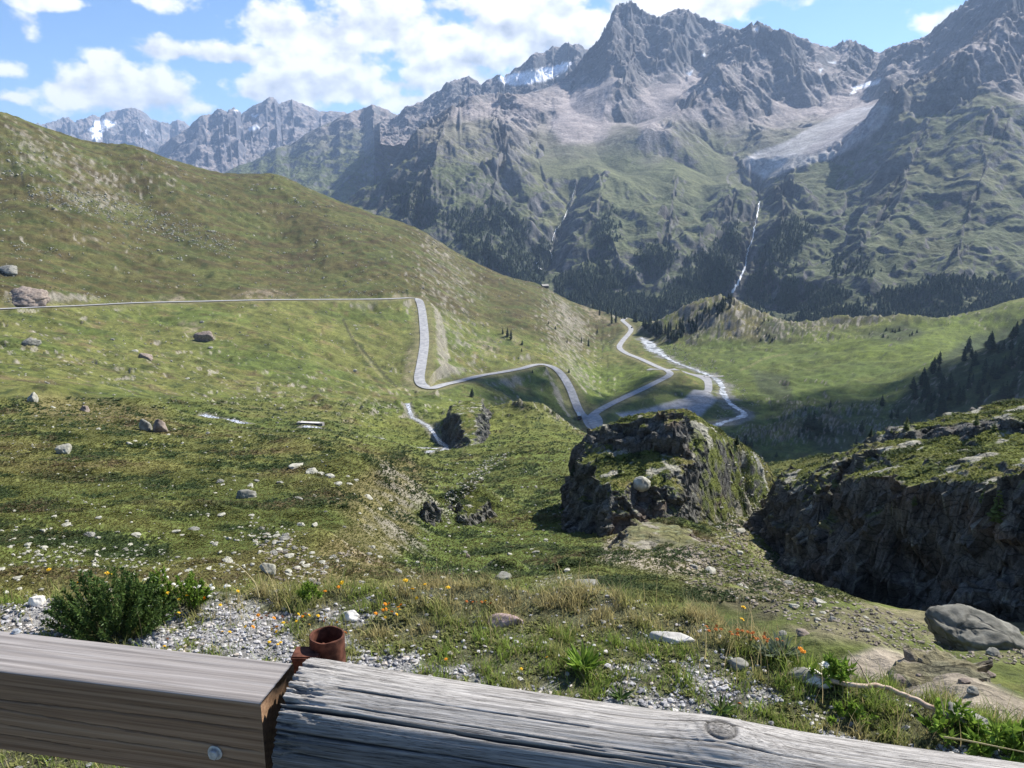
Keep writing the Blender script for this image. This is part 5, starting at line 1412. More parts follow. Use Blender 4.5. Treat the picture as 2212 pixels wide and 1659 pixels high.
# single trees: foot u, v and height in frame units
def tree_px(u, v, hpx, label, group=None, k=None, crag_ok=True, **kw):
    p, r = scene_hit(u, v)
    return tree(p[0], p[1], p[2], hpx * r / FD / math.cos(math.radians(12)), RT.randint(5) if k is None else k, RT.rand() * 6.28, label, group, **kw)
tree_px(1020, 858, 20, "lone dark conifer beside the lower hairpin of the road", k=2, fat=1.5)
tree_px(1256, 741, 14, "dark conifer on the slope right of the hairpins, left one of a pair", k=1)
tree_px(1271, 749, 18, "dark conifer on the slope right of the hairpins, right one of a pair", k=3)
for u, v, h in ((1096, 728, 20), (1104, 734, 22), (1086, 722, 14)): tree_px(u, v, h, "dark conifer in the small clump by the pale rocks on the hillside", "clump of conifers on the hillside", fat=1.3)
for u, v, h in ((1127, 760, 9), (1185, 700, 7), (1200, 712, 8), (1225, 740, 8), (1150, 806, 8), (1229, 806, 10), (1128, 745, 10), (1290, 720, 10)): tree_px(u, v, h, "small dark conifer dotted on the hillside above the lower road", "small conifers dotted on the hillside", fat=1.4)
for u, v, h in ((1321, 700, 24), (1330, 698, 26), (1281, 668, 18), (1295, 682, 20), (1345, 676, 16), (1272, 660, 16)): tree_px(u, v, h, "tall dark conifer on the ridge edge left of the far road bend", "conifers on the ridge edge by the far road", k=1)
for u, v, h in ((1592, 963, 21), (1610, 962, 24), (1623, 968, 18)): tree_px(u, v, h, "small green conifer in the trio on the grassy back of the left crag", "trio of conifers behind the left crag", fat=1.7)
for u, v, h, l in ((1957, 930, 28, "young yellow green larch at the left end of the crag top"), (1925, 936, 12, "tiny yellow green larch left of the young larch on the crag"), (2108, 922, 26, "young larch in the hollow on the skyline of the long crag"), (2147, 930, 18, "small bushy larch right of the skyline hollow"),
                   (1783, 1000, 12, "tiny larch on the grassy saddle before the long crag"), (2150, 1130, 70, "tall feathery young larch growing out of the dark crag wall"), (2120, 1105, 30, "small larch left of the feathery larch on the dark wall"), (1968, 1130, 24, "small pale larch low on the dark crag wall"),
                   (1765, 1068, 24, "small larch on a grassy ledge of the dark crag"), (1700, 1062, 18, "tiny larch at the left end of the dark crag"), (1340, 1025, 30, "light green young larch on the left crag's front ledge"), (1238, 1040, 28, "green young conifer at the left corner of the left crag"),
                   (1436, 1042, 20, "dark little conifer beside the round boulder"), (1677, 990, 13, "small conifer on the right shoulder of the left crag"), (1288, 1000, 14, "tiny conifer in the cleft of the left crag")):
    tree_px(u, v, h, l, None, kinds=LAR if "larch" in l else None, name="young_larch" if "larch" in l else "pine_tree", fat=1.35)
for u, v, h in ((1745, 925, 34), (1757, 930, 40), (1772, 935, 30), (1735, 935, 22), (1786, 936, 20), (1765, 945, 24), (1725, 945, 18), (1750, 950, 18), (1800, 945, 16)): tree_px(u, v, h, "dark conifer in the clump on the shaded valley floor", "conifer clump on the valley floor", fat=1.4)
for u, v, h in ((1793, 882, 18), (1905, 878, 24), (1840, 880, 10), (1740, 888, 10), (1925, 905, 18), (1938, 903, 20), (1965, 905, 16), (1990, 870, 18), (2000, 890, 22), (1860, 935, 26), (1880, 950, 20), (1850, 960, 18)): tree_px(u, v, h, "dark conifer standing apart on the shaded valley floor", "conifers apart on the valley floor", fat=1.3)
def tree_band(poly, n, hpx, label, group, seed, fat=1.2):
    rs = np.random.RandomState(seed)
    for (u, v) in region_px(poly, n, rs):
        h, r, _ = land.hits(np.array([u]), np.array([v]))
        if not np.isfinite(r[0]) or r[0] > 1450: continue
        tree(h[0, 0], h[0, 1], h[0, 2], (hpx[0] + (hpx[1] - hpx[0]) * rs.rand()) * r[0] / FD, rs.randint(5), rs.rand() * 6.28, label, group, fat=fat)
tree_band([(1470, 705), (1530, 665), (1585, 640), (1595, 655), (1540, 690), (1490, 722)], 42, (9, 17), "dark conifer on the left flank of the round valley knoll", "conifers on the left flank of the knoll", 3)
tree_band([(1365, 690), (1400, 690), (1430, 715), (1480, 705), (1470, 740), (1420, 730), (1380, 705)], 40, (12, 26), "dark conifer in the grove beyond the far road bend", "grove beyond the far road bend", 4)
tree_band([(1200, 622), (1340, 680), (1360, 690), (1340, 692), (1220, 634)], 22, (9, 18), "dark conifer along the falling end of the left ridge", "conifers along the end of the left ridge", 5)
tree_band([(1960, 850), (2040, 775), (2110, 725), (2212, 690), (2230, 720), (2230, 930), (2000, 910)], 84, (14, 36), "dark conifer on the steep shaded spur at the right", "conifers on the shaded spur", 6, 1.4)
tree_band([(1620, 740), (1650, 690), (1700, 700), (1690, 740)], 10, (5, 10), "little dark pine among the scrub of the right valley knoll", "pines on the right valley knoll", 7, 1.5)
tree_band([(1850, 725), (1960, 695), (2000, 720), (1950, 740)], 10, (4, 9), "little dark pine in the scrubby hollow of the far pasture", "pines in the far pasture", 8, 1.6)
print("trees", N_TREES)
# ---- the woods on the opposite slope read as one mass
def merge_trees(name, P, H, seed, mats=m_needle):
    rs = np.random.RandomState(seed); vs, fs, off = [], [], 0
    kk = rs.randint(4, size=len(P))
    for k in range(4):
        r2 = np.random.RandomState(seed + k)
        nl, ns = 5, 6; v, f = [], []
        for l in range(nl):
            z0 = .06 + .84 * l / nl; R = .21 * (1 - l / nl) ** .8 + .02
            b = len(v)
            for q in range(ns):
                a = 6.283 * q / ns + l * .6
                rr = R * (.65 + .7 * r2.rand()); v.append((rr * math.cos(a), rr * math.sin(a), z0 + .05 * r2.rand()))
            v.append((r2.normal() * .01, r2.normal() * .01, z0 + .32))
            for q in range(ns): f.append((b + q, b + (q + 1) % ns, b + ns))
        v = np.array(v); f = np.array(f)
        sel = np.nonzero(kk == k)[0]; n = len(sel)
        a = rs.rand(n) * 6.283; c, s = np.cos(a)[:, None], np.sin(a)[:, None]
        fat = (1.1 + 1.0 * rs.rand(n))[:, None]
        h = H[sel][:, None]
        X = (v[None, :, 0] * c - v[None, :, 1] * s) * h * fat; Y = (v[None, :, 0] * s + v[None, :, 1] * c) * h * fat
        W = np.stack([X, Y, v[None, :, 2] * h], -1) + P[sel][:, None]
        vs.append(W.reshape(-1, 3)); fs.append((f[None] + (np.arange(n) * len(v))[:, None, None] + off).reshape(-1, 3)); off += n * len(v)
    return tag(mesh_from(name, np.vstack(vs), np.vstack(fs), mats, False), kind='stuff')
rs = np.random.RandomState(77)
q = np.stack([rs.uniform(830, 2230, 90000), rs.uniform(400, 735, 90000)], 1)
h, r, (i, j) = mount.hits(q[:, 0], q[:, 1])
ok = np.isfinite(r); ii = np.clip(i, 0, NMR - 1)
ok &= rs.rand(len(q)) < FOREST_MASK[ii, j] * np.where(q[:, 1] > 600, 1, .45)
P = h[ok]; P = P[:17000]
merge_trees("mountain_forest", P - np.array([0, 0, .8]), 5 + 7 * rs.rand(len(P)) ** 1.5, 5)
# wood on the hidden step between the near valley and the opposite slope
q = np.stack([rs.uniform(1150, 1500, 2600), rs.uniform(620, 700, 2600)], 1)
h, r, (i, j) = land.hits(q[:, 0], q[:, 1])
ok = np.isfinite(r) & (r > 1180)
if ok.sum() > 20: merge_trees("valley_forest", h[ok], 9 + 8 * rs.rand(ok.sum()), 8)

# ---- shrub and tussock cover of the meadow
m_cover = None
def cover_mat(name):
    m, nt, b = new_mat(name)
    N, L = nt.nodes, nt.links
    at_ = N.new('ShaderNodeAttribute'); at_.attribute_name = 'Col'
    g = N.new('ShaderNodeNewGeometry')
    mr = N.new('ShaderNodeMapRange'); mr.inputs[3].default_value = .65; mr.inputs[4].default_value = 1.35
    L.new(g.outputs['Random Per Island'], mr.inputs[0])
    mx = N.new('ShaderNodeMix'); mx.data_type = 'RGBA'; mx.blend_type = 'MULTIPLY'; mx.inputs[0].default_value = 1
    L.new(at_.outputs['Color'], mx.inputs[6]); L.new(mr.outputs[0], mx.inputs[7])
    L.new(mx.outputs[2], b.inputs['Base Color'])
    b.inputs['Roughness'].default_value = .85
    return add_translucency(m, .38)
m_cover = cover_mat("ground_cover_leaf")
def tufts(name, P, size, colr, seed, blades=7, upright=.8):
    """each tuft is a rosette of little leaning blades"""
    rs = np.random.RandomState(seed); n = len(P)
    a = rs.rand(n, blades) * 6.283
    lean = (.25 + .75 * rs.rand(n, blades)) * (1.1 - .35 * upright)
    hh = size[:, None] * (.55 + .6 * rs.rand(n, blades))
    w = hh * .32
    d = np.stack([np.cos(a), np.sin(a), a * 0], -1); s = np.stack([-np.sin(a), np.cos(a), a * 0], -1)
    off = (rs.rand(n, blades, 1) * .5) * size[:, None, None] * d
    base = P[:, None] + off
    tip = base + d * (lean * hh)[..., None] + np.array([0, 0, 1.0]) * (hh * upright)[..., None]
    mid = base + d * (lean * hh * .35)[..., None] + np.array([0, 0, 1.0]) * (hh * upright * .55)[..., None]
    V = np.stack([base, mid + s * w[..., None], tip, mid - s * w[..., None]], 2).reshape(-1, 3)
    F = np.arange(n * blades * 4).reshape(-1, 4)
    Cc = np.repeat(colr, blades * 4, axis=0)
    return tag(mesh_from(name, V, F, m_cover, False, Cc), kind='stuff')
rs = np.random.RandomState(123)
q = np.stack([rs.uniform(-20, 2232, 150000), 860 + 440 * rs.rand(150000) ** .9], 1)
h, r, (i, j) = land.hits(q[:, 0], q[:, 1])
ok = np.isfinite(r) & (r < 330)
ii = np.clip(i, 0, NR - 1)
x, y = h[:, 0], h[:, 1]
sc_m = poly_mask(q[:, 0], q[:, 1], [(1470, 1190), (1650, 1080), (1660, 1180), (1760, 1280), (2230, 1340), (2400, 1460), (2000, 1400), (1760, 1380), (1500, 1290)], 15)
sl_m = np.maximum(poly_mask(q[:, 0], q[:, 1], [(1760, 1480), (1830, 1420), (1900, 1395), (2060, 1440), (2230, 1520), (2230, 1620), (2050, 1560), (1880, 1500)], 10), 0)
br = np.zeros(len(q))
for Pb, w_, d_, sl_ in brooks:
    db, _ = path_dist(x, y, Pb[::3]); br = np.maximum(br, 1 - sstep(w_ * .9, w_ * 1.2 + .2, db))
dens = (1 - .5 * sc_m) * (1 - .92 * sl_m) * (br < .5)
n5 = fbm(x / 5, y / 5, 4, 61); n2 = fbm(x / 1.7, y / 1.7, 3, 81); n15 = fbm(x / 16, y / 16, 4, 41)
ok &= rs.rand(len(q)) < dens
P = h[ok]; P[:, 2] = land.z(P[:, 0], P[:, 1])
dark = sstep(-.08, .16, (n5 + .3 * n2)[ok])[:, None]; straw = sstep(.1, .4, n15[ok])[:, None]; brown = sstep(.12, .42, (n15 * .6 + n5 * .7)[ok] * 1.0)[:, None] * (rs.rand(ok.sum(), 1) < .5)
c = np.array([.118, .122, .034]) * (1 - dark) + np.array([.046, .068, .022]) * dark
c = c * (1 - straw * .7) + np.array([.185, .168, .056]) * straw * .7
c = c * (1 - brown * .7) + np.array([.115, .080, .042]) * brown * .7
size = (.045 + .075 * rs.rand(len(P)) ** 2) * (1 + 1.0 * dark[:, 0] * rs.rand(len(P))) * np.clip(r[ok] / 38, .5, 3.2)
tufts("meadow_shrubs", P, size, c * 1.15, 7, 7, .42)
# larger cushions on the far slopes
q = np.stack([rs.uniform(-20, 2232, 52000), rs.uniform(300, 900, 52000)], 1)
h, r, (i, j) = land.hits(q[:, 0], q[:, 1])
ok = np.isfinite(r) & (r > 230) & (r < 1300)
ii = np.clip(i, 0, NR - 1)
ok &= (ROAD_D[ii, j] > 7) & (RIV_D[ii, j] > 14)
x, y = h[:, 0], h[:, 1]
k = sstep(-.1, .3, fbm(x / 14, y / 14, 4, 63)); ok &= rs.rand(len(q)) < k
ok &= poly_mask(q[:, 0], q[:, 1], [(1300, 900), (1450, 840), (1560, 840), (1560, 940), (1300, 940)], 5) < .5
P = h[ok]
c = np.array([.058, .074, .025]) + rs.rand(len(P), 1) * np.array([.035, .030, .012])
tufts("slope_cushions", P, .30 + .45 * rs.rand(len(P)) ** 2 * np.clip(r[ok] / 500, .6, 1.6), c, 8, 5, .4)
# turf on the crag tops
for k, (Pt, Nt) in enumerate(CRAG_TOPS):
    if not len(Pt): continue
    n = min(9000 if k < 2 else 1500, len(Pt))
    s = rs.choice(len(Pt), n, replace=False)
    P = Pt[s]; nn = fbm(P[:, 0] / 3, P[:, 1] / 3, 3, 90)
    dk = sstep(0, .3, nn)[:, None]
    c = np.array([.150, .165, .040]) * (1 - dk) + np.array([.050, .070, .022]) * dk
    tufts("crag_turf", P, (.08 + .14 * rs.rand(n) ** 2) * (1 + .9 * dk[:, 0]) * (1 if k != 3 else 2.4), c * 1.1, 20 + k, 6, .45)
# ================================================================== THINGS IN THE VALLEY
def box(sx, sy, sz, c=(0, 0, 0), bev=0.0):
    import bmesh
    bm = bmesh.new(); bmesh.ops.create_cube(bm, size=1.0)
    for v in bm.verts: v.co = (v.co.x * sx + c[0], v.co.y * sy + c[1], v.co.z * sz + c[2])
    if bev: bmesh.ops.bevel(bm, geom=bm.edges[:], offset=bev, segments=2, affect='EDGES')
    bm.verts.index_update()
    v = np.array([q.co[:] for q in bm.verts]); f = [np.array([[q.index for q in p.verts]]) for p in bm.faces]; bm.free()
    return v, f
def join(parts):
    vs, fs, off = [], [], 0
    for v, f in parts:
        vs.append(v)
        for q in (f if isinstance(f, list) else [f]): fs.append(np.asarray(q) + off)
        off += len(v)
    return np.vstack(vs), fs
def plain(name, col, rough=.5, metal=0.0):
    m, nt, b = new_mat(name); b.inputs['Base Color'].default_value = (*col, 1); b.inputs['Roughness'].default_value = rough; b.inputs['Metallic'].default_value = metal
    return m
m_hutwood = noise_mat("dark_hut_boards", (0.05, 0.035, 0.025), (0.12, 0.085, 0.06), 3.0, bump=.3)
m_shingle = noise_mat("weathered_shingle", (0.30, 0.27, 0.23), (0.45, 0.42, 0.37), 2.0, bump=.3)
m_stonework = noise_mat("hut_stonework", (0.16, 0.15, 0.14), (0.30, 0.28, 0.26), 1.5, bump=.5)
m_dark = plain("dark_paint", (0.012, 0.013, 0.016), .25); m_dark.node_tree.nodes['Principled BSDF'].inputs['Coat Weight'].default_value = .6
m_glass = plain("vehicle_glass", (0.02, 0.025, 0.03), .08)
m_tyre = plain("tyre_rubber", (0.02, 0.02, 0.02), .9)
m_chrome = plain("lamp_lens", (0.5, 0.5, 0.5), .15)
m_navy = plain("car_paint", (0.03, 0.035, 0.045), .25)
# mountain hut on the ridge
p = land.hit(1177, 622)
hut = empty("mountain_hut", p, math.radians(20))
def gable(L, W, H, ov=.5, th=.25, rise=2.0):
    h0 = H
    v = []
    for s in (-1, 1):
        a = np.array([[-L / 2 - ov, s * (W / 2 + ov), h0 - .35], [L / 2 + ov, s * (W / 2 + ov), h0 - .35], [L / 2 + ov, 0, h0 + rise], [-L / 2 - ov, 0, h0 + rise]])
        v.append(np.vstack([a, a + [0, 0, th]]))
    f = np.array([(0, 1, 2, 3), (7, 6, 5, 4), (0, 4, 5, 1), (1, 5, 6, 2), (3, 2, 6, 7), (0, 3, 7, 4)])
    return join([(v[0], f), (v[1] , f)])
wv = np.array([(-5, -3.4, -1), (5, -3.4, -1), (5, 3.4, -1), (-5, 3.4, -1), (-5, -3.4, 3), (5, -3.4, 3), (5, 3.4, 3), (-5, 3.4, 3), (-5, 0, 4.9), (5, 0, 4.9)], float)
mesh_from("wall", wv, [np.array([(0, 1, 5, 4), (2, 3, 7, 6)]), np.array([(1, 2, 6, 9, 5), (3, 0, 4, 8, 7)])], m_hutwood, False, parent=hut)
v, f = gable(10, 6.8, 3.0); rf = mesh_from("roof", v, f, m_shingle, False, parent=hut)
v, f = box(.8, .8, 1.6, (2.2, .9, 5.0)); mesh_from("chimney", v, f, m_stonework, False, parent=rf)
v, f = box(1.1, .12, 2.0, (-1.5, -3.45, .9)); mesh_from("door", v, f, m_bark, False, parent=hut)
for x in (1.0, 3.2):
    v, f = box(.9, .12, .9, (x, -3.45, 1.6)); w_ = mesh_from("window", v, f, m_glass, False, parent=hut)
    v, f = join([box(1.1, .16, .1, (x, -3.47, 2.1)), box(1.1, .16, .1, (x, -3.47, 1.1)), box(.1, .16, .9, (x - .5, -3.47, 1.6)), box(.1, .16, .9, (x + .5, -3.47, 1.6))]); mesh_from("frame", v, f, m_shingle, False, parent=w_)
tag(hut, "small dark wooden hut with a sunlit pale roof on the ridge line", "hut")
hut.scale = (.85, .85, .85)

def wheel(x, y, r, parent, wide=.24):
    a = np.linspace(0, 2 * np.pi, 19)[:-1]
    ring = lambda rad, yy: np.stack([rad * np.cos(a), np.full(18, yy), rad * np.sin(a)], 1)
    v = np.vstack([ring(r * .6, -wide / 2), ring(r, -wide / 2 + .03), ring(r, wide / 2 - .03), ring(r * .6, wide / 2)]) + np.array([x, y, r])
    f = [(k * 18 + i, k * 18 + (i + 1) % 18, (k + 1) * 18 + (i + 1) % 18, (k + 1) * 18 + i) for k in range(3) for i in range(18)]
    w = mesh_from("wheel", v, np.array(f), m_tyre, parent=parent)
    v = np.vstack([ring(r * .6, -wide / 2 + .02), ring(r * .6, wide / 2 - .02)]) + np.array([x, y, r])
    mesh_from("rim", v, [np.array([list(range(18))]), np.array([list(range(18, 36))]), np.array([(i, (i + 1) % 18, 18 + (i + 1) % 18, 18 + i) for i in range(18)])], m_chrome, False, parent=w)
def prism(prof, width, bev=.05):
    """side profile (x, z) swept across y"""
    import bmesh
    n = len(prof); bm = bmesh.new()
    a = [bm.verts.new((x, -width / 2, z)) for x, z in prof]; b = [bm.verts.new((x, width / 2, z)) for x, z in prof]
    bm.faces.new(a); bm.faces.new(b[::-1])
    for i in range(n): bm.faces.new((a[i], b[i], b[(i + 1) % n], a[(i + 1) % n]))
    bmesh.ops.recalc_face_normals(bm, faces=bm.faces[:])
    if bev: bmesh.ops.bevel(bm, geom=bm.edges[:], offset=bev, segments=2, affect='EDGES')
    bm.verts.index_update()
    v = np.array([q.co[:] for q in bm.verts]); f = [np.array([[q.index for q in p.verts]]) for p in bm.faces]; bm.free()
    return v, f
# dark coach at the junction, seen end on
p = at(1250, 912, 517)
p[2] = float(land.z(p[:1], p[1:2])[0]) + .42
coach = empty("coach", p, math.radians(92))
v, f = prism([(-5.4, .35), (5.3, .35), (5.5, .8), (5.4, 2.6), (5.1, 3.35), (-5.3, 3.4), (-5.45, 3.2), (-5.45, .6)], 2.5, .08); mesh_from("body", v, f, m_dark, False, parent=coach)
v, f = box(.06, 2.1, 1.1, (-5.46, 0, 2.3), .02); mesh_from("rear_window", v, f, m_glass, False, parent=coach)
v, f = box(.06, 2.2, 1.4, (5.42, 0, 2.1), .02); mesh_from("windscreen", v, f, m_glass, False, parent=coach)
for s in (-1, 1):
    v, f = box(9.6, .05, 1.0, (0, s * 1.262, 2.35), .01); mesh_from("side_window", v, f, m_glass, False, parent=coach)
    v, f = box(.06, .3, .25, (-5.47, s * 1.0, .95), .02); mesh_from("tail_light", v, f, plain("tail_lamp", (.4, .02, .02), .3), False, parent=coach)
    for x in (-3.0, 3.4): wheel(x, s * 1.1, .48, coach, .3)
tag(coach, "dark box shaped coach standing at the fork of the road", "coach")
# small dark car on the far road
i = np.argmin(np.abs(np.hypot(road2_path[:, 0], road2_path[:, 1]) - 1018)); p = road2_path[i].copy()
d = road2_path[i + 1] - road2_path[i - 1]; p[2] += .30
car = empty("car", p + np.array([1.2, 0, 0]), math.atan2(d[1], d[0]))
v, f = prism([(-2.1, .3), (2.1, .3), (2.15, .7), (1.1, .88), (.4, 1.42), (-1.2, 1.45), (-1.95, .95), (-2.15, .8)], 1.75, .06); mesh_from("body", v, f, m_navy, False, parent=car)
for s in (-1, 1):
    v, f = prism([(-1.6, .92), (.95, .9), (.4, 1.34), (-1.15, 1.37)], .03, 0); mesh_from("side_window", v + [0, s * .875, 0], f, m_glass, False, parent=car)
    v, f = box(.06, .35, .16, (2.13, s * .6, .66), .02); mesh_from("headlight", v, f, m_chrome, False, parent=car)
    for x in (-1.3, 1.35): wheel(x, s * .8, .33, car, .2)
tag(car, "small dark car driving on the road near its far bend", "car")
# plank footbridges
m_plank = noise_mat("bleached_plank", (0.42, 0.40, 0.37), (0.62, 0.60, 0.56), 2.0, bump=.3)
def footbridge(u, v, r, L, W, rz, label, rail=False):
    p = at(u, v, r); g = max(float(land.z(p[:1], p[1:2])[0]) + .5, p[2] if abs(p[2]) < 1e9 else 0)
    o = empty("footbridge", (p[0], p[1], float(land.z(p[:1], p[1:2])[0]) + (.55 if L > 8 else .12)), rz)
    nv = []
    n = int(L / .35)
    for k in range(n): nv.append(box(L / n * .92, W, .08, ((k + .5) * L / n - L / 2, 0, .2)))
    a, b = join(nv); mesh_from("deck", a, b, m_plank, False, parent=o)
    for s in (-1, 1):
        a, b = box(L, .2, .28, (0, s * W * .36, 0)); mesh_from("beam", a, b, m_bark, False, parent=o)
    for s in (-1, 1):
        a, b = box(.8, W * 1.2, 1.2, (s * (L / 2 + .2), 0, -.35), .05); mesh_from("abutment", a, b, m_stonework, False, parent=o)
    return tag(o, label, "footbridge")
footbridge(671, 922, 160, 4.2, 1.0, math.radians(-8), "pale plank footbridge across a narrow brook on the left meadow")
footbridge(1543, 809, 712, 17, 2.0, math.radians(5), "pale footbridge across the wide river below the far pasture")
# cloud bank high over the right of the valley, outside the picture; it shades the valley floor
# ================================================================== THE VERGE AND THE RAIL
EDGE_PX = [(-400, 1318), (0, 1312), (300, 1296), (600, 1284), (800, 1276), (1000, 1277), (1100, 1290), (1300, 1302), (1450, 1340), (1600, 1392), (1700, 1440), (1830, 1488), (1950, 1530), (2100, 1570), (2212, 1598), (2500, 1650)]
_e = np.array([px_polar(u, v) for u, v in EDGE_PX])
edge_th = _e[:, 0]; edge_r = -CAM_H / _e[:, 1]
def edge_at(th): return np.interp(th, edge_th, edge_r)
def verge_z(x, y):
    th = np.arctan2(x, y); r = np.hypot(x, y)
    e = edge_at(th) + .07 * perlin(th * 14, th * 0 + 1, 3) + .03 * perlin(th * 50, th * 0 + 1, 4)
    z = .022 * perlin(x * 2.2, y * 2.2, 31) + .012 * perlin(x * 6, y * 6, 32) + .03 * perlin(x * .8, y * .8, 33)
    k = np.clip(r - e, 0, None)
    return z - .55 * k * sstep(0, .5, k) - .25 * k + .02 * np.exp(-((r - e) / .12) ** 2)
ths = np.linspace(math.radians(-60), math.radians(60), 520); rs_ = np.concatenate([np.linspace(-1.2, .3, 8)[:-1], np.linspace(.3, 4.7, 300)])
rs_ = rs_[rs_ > .25]
TH, RR = polar_grid(ths, rs_)
VX, VY = RR * np.sin(TH), RR * np.cos(TH); VZ = verge_z(VX, VY)
def turf_mask(x, y):
    """1 where turf covers the gravel"""
    th = np.arctan2(x, y); r = np.hypot(x, y)
    u, v = polar_px(th, -CAM_H / r)
    n = fbm(x * 1.9 + 4, y * 1.9, 4, 51) + .6 * fbm(x * 7, y * 7, 3, 52)
    b = np.full(x.shape, .13)
    b = b - .55 * poly_mask(u, v, [(-400, 1290), (120, 1300), (150, 1370), (-400, 1380)], 30) - .40 * poly_mask(u, v, [(300, 1390), (460, 1290), (620, 1290), (640, 1420), (400, 1420)], 35)
    b = b + .45 * poly_mask(u, v, [(940, 1330), (1180, 1320), (1420, 1350), (1400, 1420), (1280, 1480), (1080, 1440), (930, 1400)], 35) - .35 * poly_mask(u, v, [(780, 1390), (1000, 1400), (1040, 1470), (780, 1440)], 25)
    b = b - .30 * poly_mask(u, v, [(1330, 1440), (1560, 1430), (1700, 1470), (1900, 1560), (2212, 1620), (2212, 1680), (1500, 1560)], 30)
    b = b + .30 * poly_mask(u, v, [(1380, 1330), (1700, 1380), (1700, 1440), (1450, 1410)], 25)
    b = b + .45 * sstep(-.30, .02, r - edge_at(th))
    b = np.where(y < 1.35, b - .5, b)
    return sstep(-.18, .28, n * .95 + b)
tm_ = turf_mask(VX, VY)
C = np.empty(VX.shape + (3,), np.float32); C[:] = (0.24, 0.235, 0.225)
C = cmix(C, (0.17, 0.15, 0.12), sstep(0, .4, fbm(VX * 5, VY * 5, 3, 9)) * .6)
C = cmix(C, (0.075, 0.078, 0.030), tm_ * .9)
m_verge = land_mat("verge_soil", (0.03, 0.011, 0.12), .45, .8, .012)
tag(mesh_from("gravel_verge", np.stack([VX, VY, VZ], -1).reshape(-1, 3), grid_faces(*VX.shape), m_verge, True, C.reshape(-1, 3)), kind='structure')
RG = np.random.RandomState(31)
def verge_points(n, rs, dr=.25, y0=.7, wide=39):
    th = np.radians(rs.uniform(-wide, wide, n)); e = edge_at(th)
    r = np.sqrt(rs.uniform(y0 ** 2, 1, n) * 0 + (y0 ** 2 + rs.rand(n) * ((e + dr) ** 2 - y0 ** 2)))
    return r * np.sin(th), r * np.cos(th), r, th
# crushed stone
m_gravel, nt, b = new_mat("crushed_stone")
g = nt.nodes.new('ShaderNodeNewGeometry'); rp_ = nt.nodes.new('ShaderNodeValToRGB')
rp_.color_ramp.elements[0].color = (0.19, 0.185, 0.19, 1); rp_.color_ramp.elements[1].color = (0.60, 0.585, 0.565, 1)
e = rp_.color_ramp.elements.new(.3); e.color = (0.31, 0.305, 0.31, 1); e = rp_.color_ramp.elements.new(.7); e.color = (0.44, 0.43, 0.42, 1); e = rp_.color_ramp.elements.new(.86); e.color = (0.42, 0.37, 0.31, 1)
nt.links.new(g.outputs['Random Per Island'], rp_.inputs[0])
nn = nt.nodes.new('ShaderNodeTexNoise'); nn.inputs['Scale'].default_value = 160; mx = nt.nodes.new('ShaderNodeMix'); mx.data_type = 'RGBA'; mx.blend_type = 'MULTIPLY'; mx.inputs[0].default_value = .55
tc = nt.nodes.new('ShaderNodeTexCoord'); nt.links.new(tc.outputs['Object'], nn.inputs['Vector'])
mr = nt.nodes.new('ShaderNodeMapRange'); mr.inputs[1].default_value = .3; mr.inputs[2].default_value = .7; mr.inputs[3].default_value = .55; mr.inputs[4].default_value = 1.25
nt.links.new(nn.outputs[0], mr.inputs[0]); nt.links.new(rp_.outputs[0], mx.inputs[6]); nt.links.new(mr.outputs[0], mx.inputs[7]); nt.links.new(mx.outputs[2], b.inputs['Base Color'])
x, y, r, th = verge_points(46000, RG, .18, .75)
t_ = turf_mask(x, y); ok = RG.rand(len(x)) > t_ * .93
x, y = x[ok], y[ok]; z = verge_z(x, y)
sz = .0034 + .0105 * RG.rand(len(x)) ** 2.2
big = RG.rand(len(x)) < .03; sz[big] *= 1.35
scatter_rocks("gravel", np.stack([x, y, z], 1), sz, m_gravel, 8, 8, 1)
# grass blades
def blades(name, P, H, W, colr, seed, bend=.5, mat=None, kind='stuff', seg=3, spread=1.0, parent=None):
    rs = np.random.RandomState(seed); n = len(P)
    a = rs.rand(n) * 6.283; d = np.stack([np.cos(a), np.sin(a), a * 0], -1)
    a2 = a + 1.57 + rs.normal(size=n) * .5; s = np.stack([np.cos(a2), np.sin(a2), a2 * 0], -1)
    be = bend * (.3 + rs.rand(n)) * spread
    rows_ = []
    for k in range(seg + 1):
        f = k / seg
        c_ = P + np.array([0, 0, 1.0]) * (H * (f - .25 * be * f * f))[:, None] + d * (H * be * f ** 1.8)[:, None]
        w = W * (1 - f) ** .7 * .5
        rows_ += [c_ - s * w[:, None], c_ + s * w[:, None]]
    V = np.stack(rows_, 1)
    m = 2 * (seg + 1)
    base = (np.arange(n) * m)[:, None, None]
    fs = np.array([(2 * k, 2 * k + 1, 2 * k + 3, 2 * k + 2) for k in range(seg)])
    F = (fs[None] + base).reshape(-1, 4)
    o = mesh_from(name, V.reshape(-1, 3), F, mat or m_cover, False, np.repeat(colr, m, axis=0), parent=parent)
    return tag(o, kind=kind) if kind else o
x, y, r, th = verge_points(210000, RG, .55, 1.2)
t_ = turf_mask(x, y)
cl = sstep(-.15, .4, fbm(x * 9, y * 9, 3, 71))
ok = RG.rand(len(x)) < t_ * (.25 + .75 * cl) + .035 * cl
x, y, r, th, cl = x[ok], y[ok], r[ok], th[ok], cl[ok]
z = verge_z(x, y)
u_, v_ = polar_px(th, -CAM_H / r)
dry = sstep(-.1, .35, fbm(x * 2.3, y * 2.3, 3, 72) + .25 * sstep(-.3, .1, r - edge_at(th)) - .35 * poly_mask(u_, v_, [(920, 1330), (1300, 1340), (1400, 1420), (1250, 1480), (1000, 1430)], 30))
dry = np.where(RG.rand(len(x)) < .12, 1, dry)[:, None]
col = np.array([.205, .270, .055]) * (1 - dry) + np.array([.38, .325, .15]) * dry
col = col * (.75 + .5 * RG.rand(len(x), 1))
H = (.018 + .045 * RG.rand(len(x)) ** 2) * (.6 + .8 * cl)
